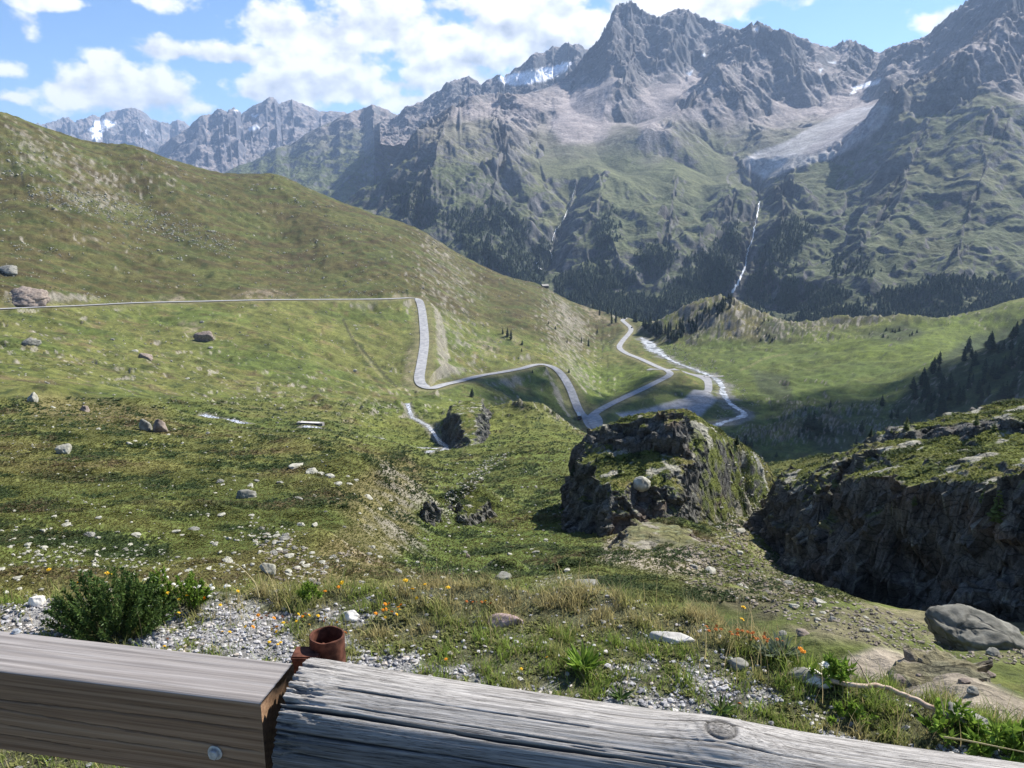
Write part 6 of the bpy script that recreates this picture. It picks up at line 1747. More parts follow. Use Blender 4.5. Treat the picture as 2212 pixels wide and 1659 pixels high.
H = H * (1 + .45 * sstep(-.22, .05, r - edge_at(th)) * RG.rand(len(x)))
blades("grass", np.stack([x, y, z - .003], 1), H, .0024 + .0022 * RG.rand(len(x)), col, 3, .65)
# small creeping leaves
x, y, r, th = verge_points(26000, RG, .3, 1.3)
t_ = turf_mask(x, y); ok = RG.rand(len(x)) < t_ * sstep(-.1, .35, fbm(x * 5, y * 5, 3, 91)) + .16 * sstep(-.1, .3, fbm(x * 8, y * 8, 3, 95))
x, y = x[ok], y[ok]; z = verge_z(x, y)
c = np.array([.155, .165, .055]) + RG.rand(len(x), 1) * np.array([.06, .06, .02])
tufts("creeping_plants", np.stack([x, y, z], 1), .010 + .014 * RG.rand(len(x)), c, 41, 6, .35)
# seed-head grasses near the edge: thin stalks
x, y, r, th = verge_points(9000, RG, .45, 2.0)
pe = sstep(-.55, -.05, r - edge_at(th)) * sstep(-.2, .3, fbm(x * 2, y * 2, 2, 93))
ok = RG.rand(len(x)) < pe * .12
x, y = x[ok], y[ok]; z = verge_z(x, y)
c = np.tile(np.array([[.44, .35, .18]]), (len(x), 1)) * (.6 + .7 * RG.rand(len(x), 1))
blades("dry_grass", np.stack([x, y, z], 1), .09 + .16 * RG.rand(len(x)) ** 1.5, np.full(len(x), .0026), c, 5, .35, seg=4)

# ---- guard rail: squared timber butting a round log
NX = np.array([math.cos(math.radians(-10.7)), math.sin(math.radians(-10.7)), 0]); NY = np.array([-NX[1], NX[0], 0])
RAIL = Matrix(((NX[0], NY[0], 0, 0), (NX[1], NY[1], 0, 0), (0, 0, 1, 0), (0, 0, 0, 1)))     # local x along the rail, y away from the camera
def rail_pt(d, n, z): return NX * d + NY * n + np.array([0, 0, z])
def wood_mat(name, cols, ring_scale, streak=(1.2, 40, 40), bump=.5, dist=.004, ring_w=.5, dark=.6):
    """grain along local x: stretched noise plus growth-ring bands"""
    m, nt, b = new_mat(name); N, L = nt.nodes, nt.links
    tc = N.new('ShaderNodeTexCoord')
    mp = N.new('ShaderNodeMapping'); mp.inputs['Scale'].default_value = streak; L.new(tc.outputs['Object'], mp.inputs[0])
    n1 = N.new('ShaderNodeTexNoise'); n1.inputs['Scale'].default_value = 1.0; n1.inputs['Detail'].default_value = 8; n1.inputs['Roughness'].default_value = .68; L.new(mp.outputs[0], n1.inputs[0])
    # wandering rings
    mp2 = N.new('ShaderNodeMapping'); mp2.inputs['Scale'].default_value = (.9, 7, 7); L.new(tc.outputs['Object'], mp2.inputs[0])
    nw = N.new('ShaderNodeTexNoise'); nw.inputs['Scale'].default_value = 1.0; nw.inputs['Detail'].default_value = 3; L.new(mp2.outputs[0], nw.inputs[0])
    sp = N.new('ShaderNodeSeparateXYZ'); L.new(tc.outputs['Object'], sp.inputs[0])
    def m_(op, a, bb=None):
        q = N.new('ShaderNodeMath'); q.operation = op
        for i, w in enumerate((a, bb)):
            if w is None: continue
            if isinstance(w, (int, float)): q.inputs[i].default_value = w
            else: L.new(w, q.inputs[i])
        return q.outputs[0]
    rad = m_('ADD', m_('ADD', m_('MULTIPLY', sp.outputs[2], 1.0), m_('MULTIPLY', sp.outputs[1], .55)), m_('MULTIPLY', nw.outputs[0], .07))
    ring = m_('ADD', m_('MULTIPLY', m_('SINE', m_('MULTIPLY', rad, ring_scale)), .5), .5)
    v = m_('ADD', m_('MULTIPLY', ring, ring_w * .5), m_('MULTIPLY', n1.outputs[0], 1 - ring_w * .5))
    r = N.new('ShaderNodeValToRGB'); cr = r.color_ramp
    cr.elements[0].position = .30; cr.elements[0].color = (*cols[0], 1); cr.elements[1].position = .72; cr.elements[1].color = (*cols[-1], 1)
    for k, c_ in enumerate(cols[1:-1]):
        e = cr.elements.new(.30 + .42 * (k + 1) / (len(cols) - 1)); e.color = (*c_, 1)
    L.new(v, r.inputs[0])
    # fine dark checks
    mp3 = N.new('ShaderNodeMapping'); mp3.inputs['Scale'].default_value = (streak[0] * 2.5, streak[1] * 3.5, streak[2] * 3.5); L.new(tc.outputs['Object'], mp3.inputs[0])
    n3 = N.new('ShaderNodeTexNoise'); n3.inputs['Scale'].default_value = 1.0; n3.inputs['Detail'].default_value = 4; n3.inputs['Roughness'].default_value = .7; L.new(mp3.outputs[0], n3.inputs[0])
    mr = N.new('ShaderNodeMapRange'); mr.inputs[1].default_value = .34; mr.inputs[2].default_value = .46; mr.inputs[3].default_value = dark; mr.inputs[4].default_value = 1.0; L.new(n3.outputs[0], mr.inputs[0])
    mx = N.new('ShaderNodeMix'); mx.data_type = 'RGBA'; mx.blend_type = 'MULTIPLY'; mx.inputs[0].default_value = 1; L.new(r.outputs[0], mx.inputs[6]); L.new(mr.outputs[0], mx.inputs[7])
    at_ = N.new('ShaderNodeAttribute'); at_.attribute_name = 'Col'
    mx2 = N.new('ShaderNodeMix'); mx2.data_type = 'RGBA'; mx2.blend_type = 'MULTIPLY'; mx2.inputs[0].default_value = 1; L.new(mx.outputs[2], mx2.inputs[6]); L.new(at_.outputs['Color'], mx2.inputs[7])
    L.new(mx2.outputs[2], b.inputs['Base Color'])
    h = m_('ADD', m_('MULTIPLY', n1.outputs[0], .7), m_('MULTIPLY', mr.outputs[0], .5))
    bp = N.new('ShaderNodeBump'); bp.inputs['Strength'].default_value = bump; bp.inputs['Distance'].default_value = dist; L.new(h, bp.inputs['Height']); L.new(bp.outputs[0], b.inputs['Normal'])
    b.inputs['Roughness'].default_value = .8
    return m
m_beam = wood_mat("planed_timber", [(0.115, 0.064, 0.036), (0.230, 0.140, 0.082), (0.31, 0.208, 0.130)], 330, (1.1, 150, 150), .35, .002, .16, .70)
m_log = wood_mat("weathered_log", [(0.105, 0.097, 0.088), (0.275, 0.26, 0.24), (0.44, 0.418, 0.385)], 420, (1.3, 190, 190), .8, .004, .16, .40)
m_beamtop = wood_mat("silvered_timber", [(0.14, 0.125, 0.114), (0.25, 0.228, 0.212), (0.34, 0.318, 0.30)], 330, (1.1, 150, 150), .4, .002, .22, .62)
# timber: cross-section 0.142 x 0.192, top at 0.65; local frame at its right end
BN, BZ_T, BW, BH, BEND, BLEN = 1.2595, 0.65, 0.142, 0.192, -0.732, 1.75
beam = empty("timber_beam"); beam.matrix_world = RAIL @ Matrix.Translation((BEND, BN + BW / 2, BZ_T - BH / 2))
def beam_grid():
    """box with softened arrises, finely cut so that its faces can carry cracks"""
    hy, hz, rr = BW / 2, BH / 2, .007
    prof = []
    def seg(a, b, n):
        for k in range(n): prof.append(np.array(a) + (np.array(b) - np.array(a)) * k / n)
    def arc(c, a0, a1, n=5):
        for k in range(n): a = a0 + (a1 - a0) * k / n; prof.append(np.array([c[0] + rr * math.cos(a), c[1] + rr * math.sin(a)]))
    h = math.pi / 2
    seg((-hy, -hz + rr), (-hy, hz - rr), 90); arc((-hy + rr, hz - rr), math.pi, h)
    seg((-hy + rr, hz), (hy - rr, hz), 60); arc((hy - rr, hz - rr), h, 0)
    seg((hy, hz - rr), (hy, -hz + rr), 12); arc((hy - rr, -hz + rr), 0, -h)
    seg((hy - rr, -hz), (-hy + rr, -hz), 12); arc((-hy + rr, -hz + rr), -h, -math.pi)
    prof = np.array(prof); n = len(prof)
    xs = np.concatenate([np.linspace(-BLEN, -.02, 420), np.linspace(-.018, 0, 5)])
    X = np.repeat(xs[:, None], n, 1); Yp = np.repeat(prof[None, :, 0], len(xs), 0); Zp = np.repeat(prof[None, :, 1], len(xs), 0)
    # drying cracks along the front face
    col = np.ones(X.shape)
    front = Yp < -hy + .0005
    dep = np.zeros(X.shape)
    for z0, sl_, x0, x1, w, dp in ((.034, .006, -2, .02, .0011, .010), (-.012, -.03, -2, .02, .0012, .010), (-.040, -.02, -.65, .02, .0007, .005), (.060, .01, -.35, .02, .0006, .004), (-.065, -.015, -.9, -.3, .0006, .004)):
        zc = z0 + sl_ * X + .006 * perlin(X * 3, X * 0 + z0 * 50, 5) + .0015 * perlin(X * 25, X * 0 + z0, 6)
        ww = w * (.5 + .7 * np.abs(perlin(X * 4, X * 0 + z0 * 9, 8))) + .0004
        k = np.exp(-((Zp - zc) / ww) ** 2) * sstep(x0, x0 + .1, X) * (1 - sstep(x1 - .1, x1, X)) * front
        dep = np.maximum(dep, k * dp); col = np.minimum(col, 1 - .8 * k)
    Yp = Yp + dep + .0008 * perlin(X * 6, Zp * 60, 3) * front
    top = Zp > hz - .0005
    Zp = Zp + .0012 * perlin(X * 5, Yp * 90, 4) * top - .004 * top * sstep(.02, .06, np.abs(Yp)) * 0
    # silvered top, browner sheltered front
    Cc = np.ones(X.shape + (3,)) * col[..., None]
    tw = (sstep(hz - .004, hz - .0005, Zp))[..., None]
    Cc = Cc
    stain = sstep(-.1, .5, fbm(X * 1.6, Zp * 7, 3, 14))[..., None] * (1 - tw)
    Cc = Cc * (1 - stain * .25) + stain * .25 * np.array([.8, .85, .95])
    vs = np.stack([X, Yp, Zp], -1)
    m = len(xs); i = np.arange(m - 1)[:, None] * n; k = np.arange(n)[None]
    f = np.stack([i + k, i + n + k, i + n + (k + 1) % n, i + (k + 1) % n], -1).reshape(-1, 4)
    caps = [np.array([list(range((m - 1) * n, m * n))[::-1]]), np.array([list(range(n))])]
    return vs.reshape(-1, 3), [f[:, ::-1]] + caps, Cc.reshape(-1, 3)
v, f, c = beam_grid()
tops = v[f[0]][:, :, 2].min(1) > BH / 2 - .0045
mesh_from("timber", v, f, [m_beam, m_beamtop], True, c, parent=beam, matidx=np.concatenate([tops.astype(int), [0, 0]]))
tag(beam, "squared brown timber rail with a grey top and two bolt heads, left of the round log", "timber rail")
m_zinc = noise_mat("galvanised_steel", (0.30, 0.31, 0.31), (0.52, 0.53, 0.53), 90, bump=.3, bump_dist=.001, rough=.5); m_zinc.node_tree.nodes['Principled BSDF'].inputs['Metallic'].default_value = .6
def disc(r0, r1, h, n=28, hexn=0):
    a = np.linspace(0, 2 * np.pi, n + 1)[:-1]
    rr = r0 if not hexn else r0 / np.cos((a % (2 * np.pi / hexn)) - np.pi / hexn) * .92
    ring = lambda q, y: np.stack([q * np.cos(a), np.full(n, y), q * np.sin(a)], 1)
    v = np.vstack([ring(rr, 0), ring(rr, -h * .75), ring(rr * .86, -h)])
    f = np.array([(k * n + i, k * n + (i + 1) % n, (k + 1) * n + (i + 1) % n, (k + 1) * n + i) for k in range(2) for i in range(n)])
    return v, [f, np.array([list(range(2 * n, 3 * n))])]
def bolt(loc, rot=None, s=1.0, label=None):
    v1, f1 = disc(.0155 * s, 0, .0028 * s); v2, f2 = disc(.0105 * s, 0, .0085 * s, 24, 6); v2 = v2 + [0, -.0028 * s, 0]
    v, f = join([(v1, f1), (v2, f2)])
    o = mesh_from("bolt", v, f, m_zinc, False, parent=beam)
    o.location = loc
    if rot: o.rotation_euler = rot
    if label: o['label'] = label
    return o
pb = np.array([-.59, 1.393, -1.0736])
bolt((float(pb @ NX) - BEND, -BW / 2 - .0005, CAM_H + pb[2] - (BZ_T - BH / 2)), (0, .2, 0), 1.0)
dirx, diry, dirz = px_dir(35, 1366); kk = (BZ_T - CAM_H) / dirz; pq = np.array([dirx * kk, diry * kk, 0])
bolt((float(pq @ NX) - BEND, float(pq @ NY) - BN - BW / 2, BH / 2), (-math.pi / 2, 0, 0), .62, "dark screw head sunk in the timber's top")

# log: tube along the rail with checks, frayed end and a knot
LOG0, LOGLEN = -.700, 2.35
def log_grid():
    na, nx = 420, 760
    xs = np.concatenate([np.linspace(0, .12, 130), np.linspace(.122, LOGLEN, nx - 130)])
    a = np.linspace(-np.pi, np.pi, na + 1)[:-1]          # 0 = facing camera (-y), pi/2 = up
    X, A = np.meshgrid(xs, a, indexing='ij')
    ax_z = -.0345 * xs
    R = .1255 - .003 * xs[:, None] / LOGLEN + .0035 * perlin(X * 1.3, A * 1.1, 4) + .0015 * perlin(X * 3, A * 4, 5)
    R = R + .006 * np.exp(-(X / .25) ** 2)
    col = np.ones(X.shape)
    grain = fbm(X * 1.1, A * 85, 3, 7); R = R + .0005 * grain + .0007 * perlin(X * 1.2, A * 22, 8)
    fine = perlin(X * 2.2, A * 95, 10); R = R + .00035 * fine
    for a0, sl_, x0, x1, w, dp in ((.88, .02, -.1, .85, .020, .030), (.55, .03, -.1, 2.3, .012, .020), (1.30, -.03, .06, 1.1, .008, .014), (1.02, -.02, .08, .9, .007, .010), (1.62, .0, .35, 1.5, .005, .008), (1.45, -.02, .9, 2.3, .006, .009), (.26, .02, .0, .30, .012, .014), (.17, .045, .25, 2.3, .011, .016), (-.12, .02, .0, 2.3, .006, .009), (1.28, .02, .05, .5, .006, .008), (.48, .03, .6, 2.3, .006, .008), (.74, -.01, .9, 2.3, .008, .010), (1.12, .01, 1.05, 2.3, .005, .008), (-.34, .02, .1, 2.3, .008, .010), (.36, .03, 1.2, 2.3, .006, .009), (.05, .03, .5, 2.0, .004, .006), (.95, .01, .3, 1.3, .003, .005), (-.24, .0, .5, 2.3, .004, .006)):
        ac = a0 + sl_ * X + .018 * perlin(X * 3.5, X * 0 + a0 * 40, 5) + .005 * perlin(X * 22, X * 0 + a0, 6)
        ww = w * (.35 + .9 * np.abs(perlin(X * 3.1, X * 0 + a0 * 9, 8)) + .5 * np.exp(-(np.maximum(X - max(x0, 0), 0) / .18) ** 2)) + .0022
        k = np.exp(-np.abs((A - ac) / ww) ** 2.2) * sstep(x0, x0 + .08, X) * (1 - sstep(x1 - .25, x1, X))
        R = R - dp * .36 * k; col = np.minimum(col, 1 - .85 * k)
    # rotten, splintered butt end
    e = np.exp(-(X / .055) ** 1.3); fr = fbm(X * 12, A * 11, 4, 17); up = sstep(-.2, .5, A)
    R = R - e * up * .016 * sstep(-.1, .45, fr); col = np.minimum(col, 1 - .75 * e * up * sstep(.0, .4, fr))
    # knot with its swelling
    kp = at(1530, 1562, 1.62); kx = float(kp @ NX) - LOG0; ka = 1.50
    dx, da = (X - kx), (A - ka) * .125
    dk = np.hypot(dx * .85, da * 1.05)
    R = R + .016 * np.exp(-((dx / .10) ** 2 + (da / .075) ** 2)) + .007 * np.exp(-(dk / .026) ** 2)
    R = R - .0055 * np.exp(-((dk - .0225) / .0032) ** 2); col = np.minimum(col, 1 - .72 * np.exp(-((dk - .0225) / .0036) ** 2))
    ringk = (dk < .020) * (.0010 * np.sin(dk * 1500)); R = R - .004 * (1 - sstep(.016, .020, dk)) + ringk
    col = np.where(dk < .020, np.minimum(col, .62 + .16 * np.sin(dk * 1500) - .35 * np.exp(-((da + dx * .3) / .0012) ** 2) - .3 * np.exp(-((dx - da * .4) / .0010) ** 2)), col)
    # grain flows round the knot
    fl = np.exp(-(dk / .09) ** 2) * sstep(.022, .04, dk); R = R + .0005 * fl * np.sin(dk * 420 + 3 * fbm(X * 8, A * 6, 2, 3))
    # a dark nail scar on the face
    s2 = np.hypot((X - .55) * .8, (A - .50) * .125); R = R - .006 * np.exp(-(s2 / .006) ** 2); col = np.minimum(col, 1 - .85 * np.exp(-(s2 / .007) ** 2))
    ybias = -np.cos(A) * R; zz = np.sin(A) * R + ax_z[:, None]
    end = .012 * perlin(A * 3, A * 0 + 2, 21)[:1] * 0
    X2 = X + (np.exp(-(X / .02))) * (.006 * fbm(A * 14, A * 0 + 2, 5, 22) * sstep(-.2, .4, A) + .004)
    Cc = np.repeat(col[..., None], 3, -1)
    weather_shade = sstep(.40, .97, np.sin(np.clip(A, 0, np.pi / 2)))[..., None]                                          # silvered upper side is paler; shade of the lower side is painted in too
    Cc = Cc * (np.array([.50, .50, .51]) * (1 - weather_shade) + np.array([1.18, 1.18, 1.18]) * weather_shade)
    vs = np.stack([X2, ybias, zz], -1); m, n = len(xs), na
    i = np.arange(m - 1)[:, None] * n; k = np.arange(n)[None]
    f = np.stack([i + k, i + n + k, i + n + (k + 1) % n, i + (k + 1) % n], -1).reshape(-1, 4)
    # recessed end grain
    V = vs.reshape(-1, 3); c0 = vs[0].mean(0) + [.012, 0, 0]
    V = np.vstack([V, c0]); Cc = np.vstack([Cc.reshape(-1, 3), [[.5, .5, .5]]])
    cap = np.array([(len(V) - 1, (q + 1) % n, q) for q in range(n)])
    return V, [f, cap], Cc
log = empty("round_log"); log.matrix_world = RAIL @ Matrix.Translation((LOG0, 1.352, CAM_H - 1.0665 + .0085))
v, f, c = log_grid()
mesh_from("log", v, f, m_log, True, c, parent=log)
tag(log, "silver grey cracked round log rail with a large knot, right of the squared timber", "log rail")

# ---- rusty pipe socket behind the rail
m_rust = noise_mat("rust", (0.045, 0.018, 0.012), (0.165, 0.066, 0.040), 38, c3=(0.095, 0.036, 0.022), bump=.5, bump_dist=.002, rough=.9)
dirx, diry, dirz = px_dir(706, 1371); dv = np.array([dirx, diry, dirz]); kq = 1.625 / float(dv @ NY); pc = dv * kq + [0, 0, CAM_H]
pipe = empty("rusty_pipe", (pc[0], pc[1], 0)); pipe.rotation_euler = (0, 0, 0)
ph = pc[2]; ro, ri = .0415, .0365
a = np.linspace(0, 2 * np.pi, 65)[:-1]
def ring(rd, z): return np.stack([rd * np.cos(a), rd * np.sin(a), np.full(64, z) + (0.0009 * np.sin(a * 5) if z > ph - .01 else 0)], 1)
zs = [(ro, -.05), (ro, ph * .5), (ro, ph - .002), (ro - .001, ph), (ri + .001, ph), (ri, ph - .002), (ri, ph - .2), (ri * .98, .15), (.001, .15)]
v = np.vstack([ring(r_, z_) for r_, z_ in zs]); f = np.array([(k * 64 + i, k * 64 + (i + 1) % 64, (k + 1) * 64 + (i + 1) % 64, (k + 1) * 64 + i) for k in range(len(zs) - 1) for i in range(64)])
pm = mesh_from("pipe", v, f, m_rust, False, parent=pipe)
bv, bf = box(.066, .050, .012, (-.040, -.034, ph - .030), .003); b2 = box(.060, .006, .05, (-.040, -.057, ph - .054), .002); b3 = box(.006, .030, .012, (-.006, -.026, ph - .020), .001)
v, f = join([(bv, bf), b2, b3]); mesh_from("bracket", v, f, m_rust, False, parent=pipe)
tag(pipe, "rusty open steel pipe with a bent bracket standing behind the rail", "pipe")

# ---- stones and stick on the verge
def verge_hit(u, v):
    dx, dy, dz = px_dir(u, v); k = -CAM_H / float(dz); x, y = float(dx) * k, float(dy) * k
    for _ in range(4):
        z = float(verge_z(np.array([x]), np.array([y]))[0]); k = (z - CAM_H) / float(dz); x, y = float(dx) * k, float(dy) * k
    return np.array([x, y, z])
m_white = noise_mat("white_quartz", (0.50, 0.47, 0.41), (0.78, 0.75, 0.69), 12, bump=.5, bump_dist=.01)
m_quartz = noise_mat('pale_quartz', (0.34, 0.33, 0.30), (0.56, 0.54, 0.50), 14, bump=.5, bump_dist=.01)
m_lila = noise_mat("pink_slate", (0.24, 0.17, 0.16), (0.42, 0.33, 0.30), 10, bump=.5, bump_dist=.01)
for u, v, w, mat, sq, lab in ((80, 1306, 32, m_white, (.8, .6, 1.0), "upright white stone at the verge edge, left of the green bush"), (757, 1332, 40, m_white, (1, .7, .55), "angular white stone in the gravel beside the orange flowers"),
                              (1085, 1346, 56, m_lila, (1.2, .7, .40), "pinkish flat stone half buried in the grass of the verge"), (1450, 1384, 56, m_quartz, (1.2, .7, .42), "long white stone lying in the tall dry grass"),
                              (1722, 1462, 42, m_grey, (1, .7, .7), "grey split stone at the left end of the dead branch"), (1752, 1470, 56, m_white, (1.2, .7, .5), "pale wedge stone touching the dead branch"),
                              (1590, 1440, 36, m_grey, (1, .7, .6), "small grey stone behind the fleshy grey green plant"), (2080, 1560, 80, m_grey, (1, .8, .5), "dark grey stone at the right end of the dead branch")):
    p = verge_hit(u, v); d = np.linalg.norm(p - [0, 0, CAM_H]); s = w * d / FD * .6
    vv, ff = rock_shape(int(u), 4, 11, .06, squash=sq)
    o = mesh_from("stone", vv * s, ff, mat, True); o.location = (p[0], p[1], p[2] + s * sq[2] * .3); o.rotation_euler = (0, 0, ((u % 7) - 3) * .12)
    tag(o, lab, "stone")
m_stick = noise_mat("dead_branch_bark", (0.28, 0.19, 0.13), (0.55, 0.44, 0.34), 30, bump=.5, bump_dist=.003)
sp_ = [verge_hit(u, v) + [0, 0, .02] for u, v in ((1762, 1478), (1800, 1490), (1850, 1500), (1900, 1501), (1940, 1516), (1990, 1538), (2030, 1560))]
sp_ = catmull(np.array(sp_), 8); sp_[:, 2] += .004 * perlin(np.arange(len(sp_)) * .3, np.zeros(len(sp_)), 3) + .012
v, f = tube_mesh(sp_, np.linspace(.007, .0095, len(sp_)) * (1 + .15 * perlin(np.arange(len(sp_)) * .9, np.zeros(len(sp_)), 8)), 10)
st_ = empty("dead_branch", sp_[0]); mesh_from("branch", v - sp_[0], f, m_stick, True, parent=st_)
tw = np.array([sp_[20], sp_[20] + [-.02, .03, .05], sp_[20] + [-.06, .05, .10]]); v, f = tube_mesh(tw, [.003, .0022, .001], 6); mesh_from("twig", v - sp_[0], f, m_stick, True, parent=st_)
tag(st_, "bleached bent dead branch lying along the gravel edge on the right", "branch")

# ---- plants of the verge
m_leafd = noise_mat("bush_leaf", (0.045, 0.085, 0.022), (0.125, 0.185, 0.045), 40, bump=0, rough=.5, rnd=.5, contrast=(.3, .7))
m_leafb = noise_mat("bright_leaf", (0.12, 0.20, 0.025), (0.22, 0.32, 0.05), 30, bump=0, rnd=.35)
m_leafg = noise_mat("grey_green_leaf", (0.13, 0.16, 0.10), (0.24, 0.27, 0.18), 30, bump=0, rnd=.3)
for _m in (m_leafd, m_leafb, m_leafg): add_translucency(_m, .35)
m_stem = plain("plant_stem", (0.10, 0.12, 0.04), .8)
def leaves(P, D, L, W, seed, curl=.15):
    """lance-shaped leaves from points P along unit directions D"""
    rs = np.random.RandomState(seed); n = len(P)
    r = rs.normal(size=(n, 3)); s = np.cross(D, r); s /= np.linalg.norm(s, axis=1, keepdims=True) + 1e-9; up = np.cross(s, D)
    L = L[:, None]; W = W[:, None]
    b = P; m1 = P + D * L * .4 + up * L * curl * .5; t = P + D * L - up * L * curl * .3
    V = np.stack([b, m1 + s * W, t, m1 - s * W], 1).reshape(-1, 3)
    q = np.arange(n)[:, None] * 4
    return V, np.concatenate([q + [0, 1, 2], q + [0, 2, 3]], 0)
def bush(name, label, cat, u, v, wpx, hpx, mat, seed, n_stem=46, n_leaf=70, Ls=.016, Ws=.0032, spread=1.0, z0=None):
    rs = np.random.RandomState(seed)
    p = verge_hit(u, v); d = np.linalg.norm(p - [0, 0, CAM_H])
    W = wpx * d / FD; Hh = hpx * d / FD / .88
    root = empty(name, p)
    Ps, Ds, stems = [], [], []
    for k in range(n_stem):
        a = rs.rand() * 6.283; q = math.sqrt(rs.rand())
        tip = np.array([math.cos(a) * q * W * .5 * spread, math.sin(a) * q * W * .36 * spread, Hh * (1.0 - .62 * q ** 2) * (.72 + .36 * rs.rand())])
        b = np.array([math.cos(a) * q * W * .12, math.sin(a) * q * W * .1, 0])
        t = np.linspace(0, 1, 7)[:, None]
        c = b * (1 - t) + tip * t + np.array([math.cos(a), math.sin(a), 0]) * (t * (1 - t)) * W * .08 - np.array([0, 0, 1]) * (t * (1 - t)) * Hh * .1
        stems.append(tube_mesh(c, np.linspace(.0016, .0006, 7), 4))
        f = .25 + .75 * rs.rand(n_leaf) ** .75
        i = f * 6; i0 = np.minimum(i.astype(int), 5); fr = (i - i0)[:, None]
        pt = c[i0] * (1 - fr) + c[i0 + 1] * fr
        dd = rs.normal(size=(n_leaf, 3)) * .8 + (c[6] - c[3]) / np.linalg.norm(c[6] - c[3]) * .7 + [0, 0, .25]
        dd /= np.linalg.norm(dd, axis=1, keepdims=True)
        Ps.append(pt); Ds.append(dd)
    Ps, Ds = np.vstack(Ps), np.vstack(Ds)
    v_, f_ = leaves(Ps, Ds, Ls * (.6 + .8 * rs.rand(len(Ps))), Ws * (.7 + .6 * rs.rand(len(Ps))), seed)
    mesh_from("foliage", v_, f_, mat, False, parent=root)
    v_, f_ = join(stems); mesh_from("stems", v_, f_, m_stem, True, parent=root)
    return tag(root, label, cat)
bush("green_bush", "rounded dark green bush at the verge edge behind the timber rail", "bush", 250, 1368, 252, 112, m_leafd, 3, 120, 95, .017, .0034)
bush("leafy_plant", "bright yellow green leafy plant just right of the dark bush", "plant", 352, 1318, 60, 78, m_leafb, 5, 18, 60, .015, .004)
bush("leafy_plant", "bright yellow green feathery plant behind the white flowers", "plant", 410, 1310, 90, 62, m_leafb, 6, 24, 60, .015, .004)
bush("leafy_plant", "small bright green plant beside the bent stalks at the right end of the branch", "plant", 2050, 1590, 110, 60, m_leafb, 8, 14, 26, .03, .007)
bush("leafy_plant", "green leafy plant above the dead branch next to the white blossoms", "plant", 1800, 1478, 90, 50, m_leafb, 9, 12, 26, .03, .006)
bush("leafy_plant", "broad leafed green plant at the right edge of the gravel", "plant", 2170, 1640, 120, 60, m_leafb, 10, 16, 26, .035, .009)
bush("leafy_plant", "low bright green plant in the gravel left of the dead branch", "plant", 1830, 1560, 90, 34, m_leafb, 12, 12, 26, .02, .006)
bush("leafy_plant", "bright yellowish plant at the verge edge above the white stone", "plant", 668, 1300, 50, 46, m_leafb, 13, 12, 40, .016, .004)
def rosette(u, v, wpx, label, mat, n=26, seed=1, up=.35):
    rs = np.random.RandomState(seed); p = verge_hit(u, v); d = np.linalg.norm(p - [0, 0, CAM_H]); R = wpx * d / FD * .5
    a = rs.rand(n) * 6.283; e = up + .5 * rs.rand(n)
    D = np.stack([np.cos(a) * np.cos(e), np.sin(a) * np.cos(e), np.sin(e)], 1)
    v_, f_ = leaves(np.zeros((n, 3)) + [0, 0, .004], D, R * (.7 + .5 * rs.rand(n)), R * .10 * (.8 + .4 * rs.rand(n)), seed, .1)
    o = mesh_from("rosette_plant", v_, f_, mat, False); o.location = p
    return tag(o, label, "plant")
rosette(1556, 1540, 74, "dark spiky rosette plant in the gravel above the knot of the log", m_leafd, 30, 4, .3)
rosette(1690, 1425, 100, "fleshy grey green spiky plant below the orange stonecrop", m_leafg, 46, 5, .4)
rosette(1655, 1418, 70, "pale grey green spiky tuft left of the fleshy plant", m_leafg, 30, 6, .4)
rosette(1340, 1512, 60, "low green rosette in the gravel just above the log", m_leafd, 24, 7, .3)
rosette(1260, 1450, 110, "bushy bright grass rosette in the middle of the verge", m_leafb, 60, 9, .5)
# ---- flowers: stalk and blossom each
m_yel = plain("yellow_petal", (0.80, 0.50, 0.02), .6); m_org = plain("orange_petal", (0.78, 0.30, 0.015), .6); m_wht = plain("white_petal", (0.80, 0.78, 0.68), .6); m_bro = plain("faded_flower", (0.14, 0.06, 0.03), .8)
m_rus = plain("rust_orange_petal", (0.52, 0.17, 0.035), .7)
def blossom(n, R, dome, seed):
    rs = np.random.RandomState(seed); V, F = [], []
    for ringk in range(2):
        for k in range(n):
            a = 6.283 * (k + .5 * ringk) / n; c, s = math.cos(a), math.sin(a); rr = R * (1 - .28 * ringk) * (.9 + .2 * rs.rand()); w = 2.6 * R / n; z = dome * (.2 + .7 * ringk)
            o = len(V); V += [(0, 0, z * .6), (c * rr * .6 - s * w, s * rr * .6 + c * w, z), (c * rr, s * rr, z * .5), (c * rr * .6 + s * w, s * rr * .6 - c * w, z)]; F += [(o, o + 1, o + 2, o + 3)]
    o = len(V)
    for k in range(8): V.append((R * .3 * math.cos(k * .785), R * .3 * math.sin(k * .785), dome * .8))
    V.append((0, 0, dome * 1.2))
    return np.array(V, float), [np.array(F), np.array([(o + k, o + (k + 1) % 8, o + 8) for k in range(8)])]
BL = {}
for nm, mat in (("yellow", m_yel), ("orange", m_org), ("white", m_wht), ("brown", m_bro), ("rust", m_rus)):
    v, f = blossom(9, 1.0, .45, 3); BL[nm] = mesh_from("blossom", v, f, mat, False, link=False).data
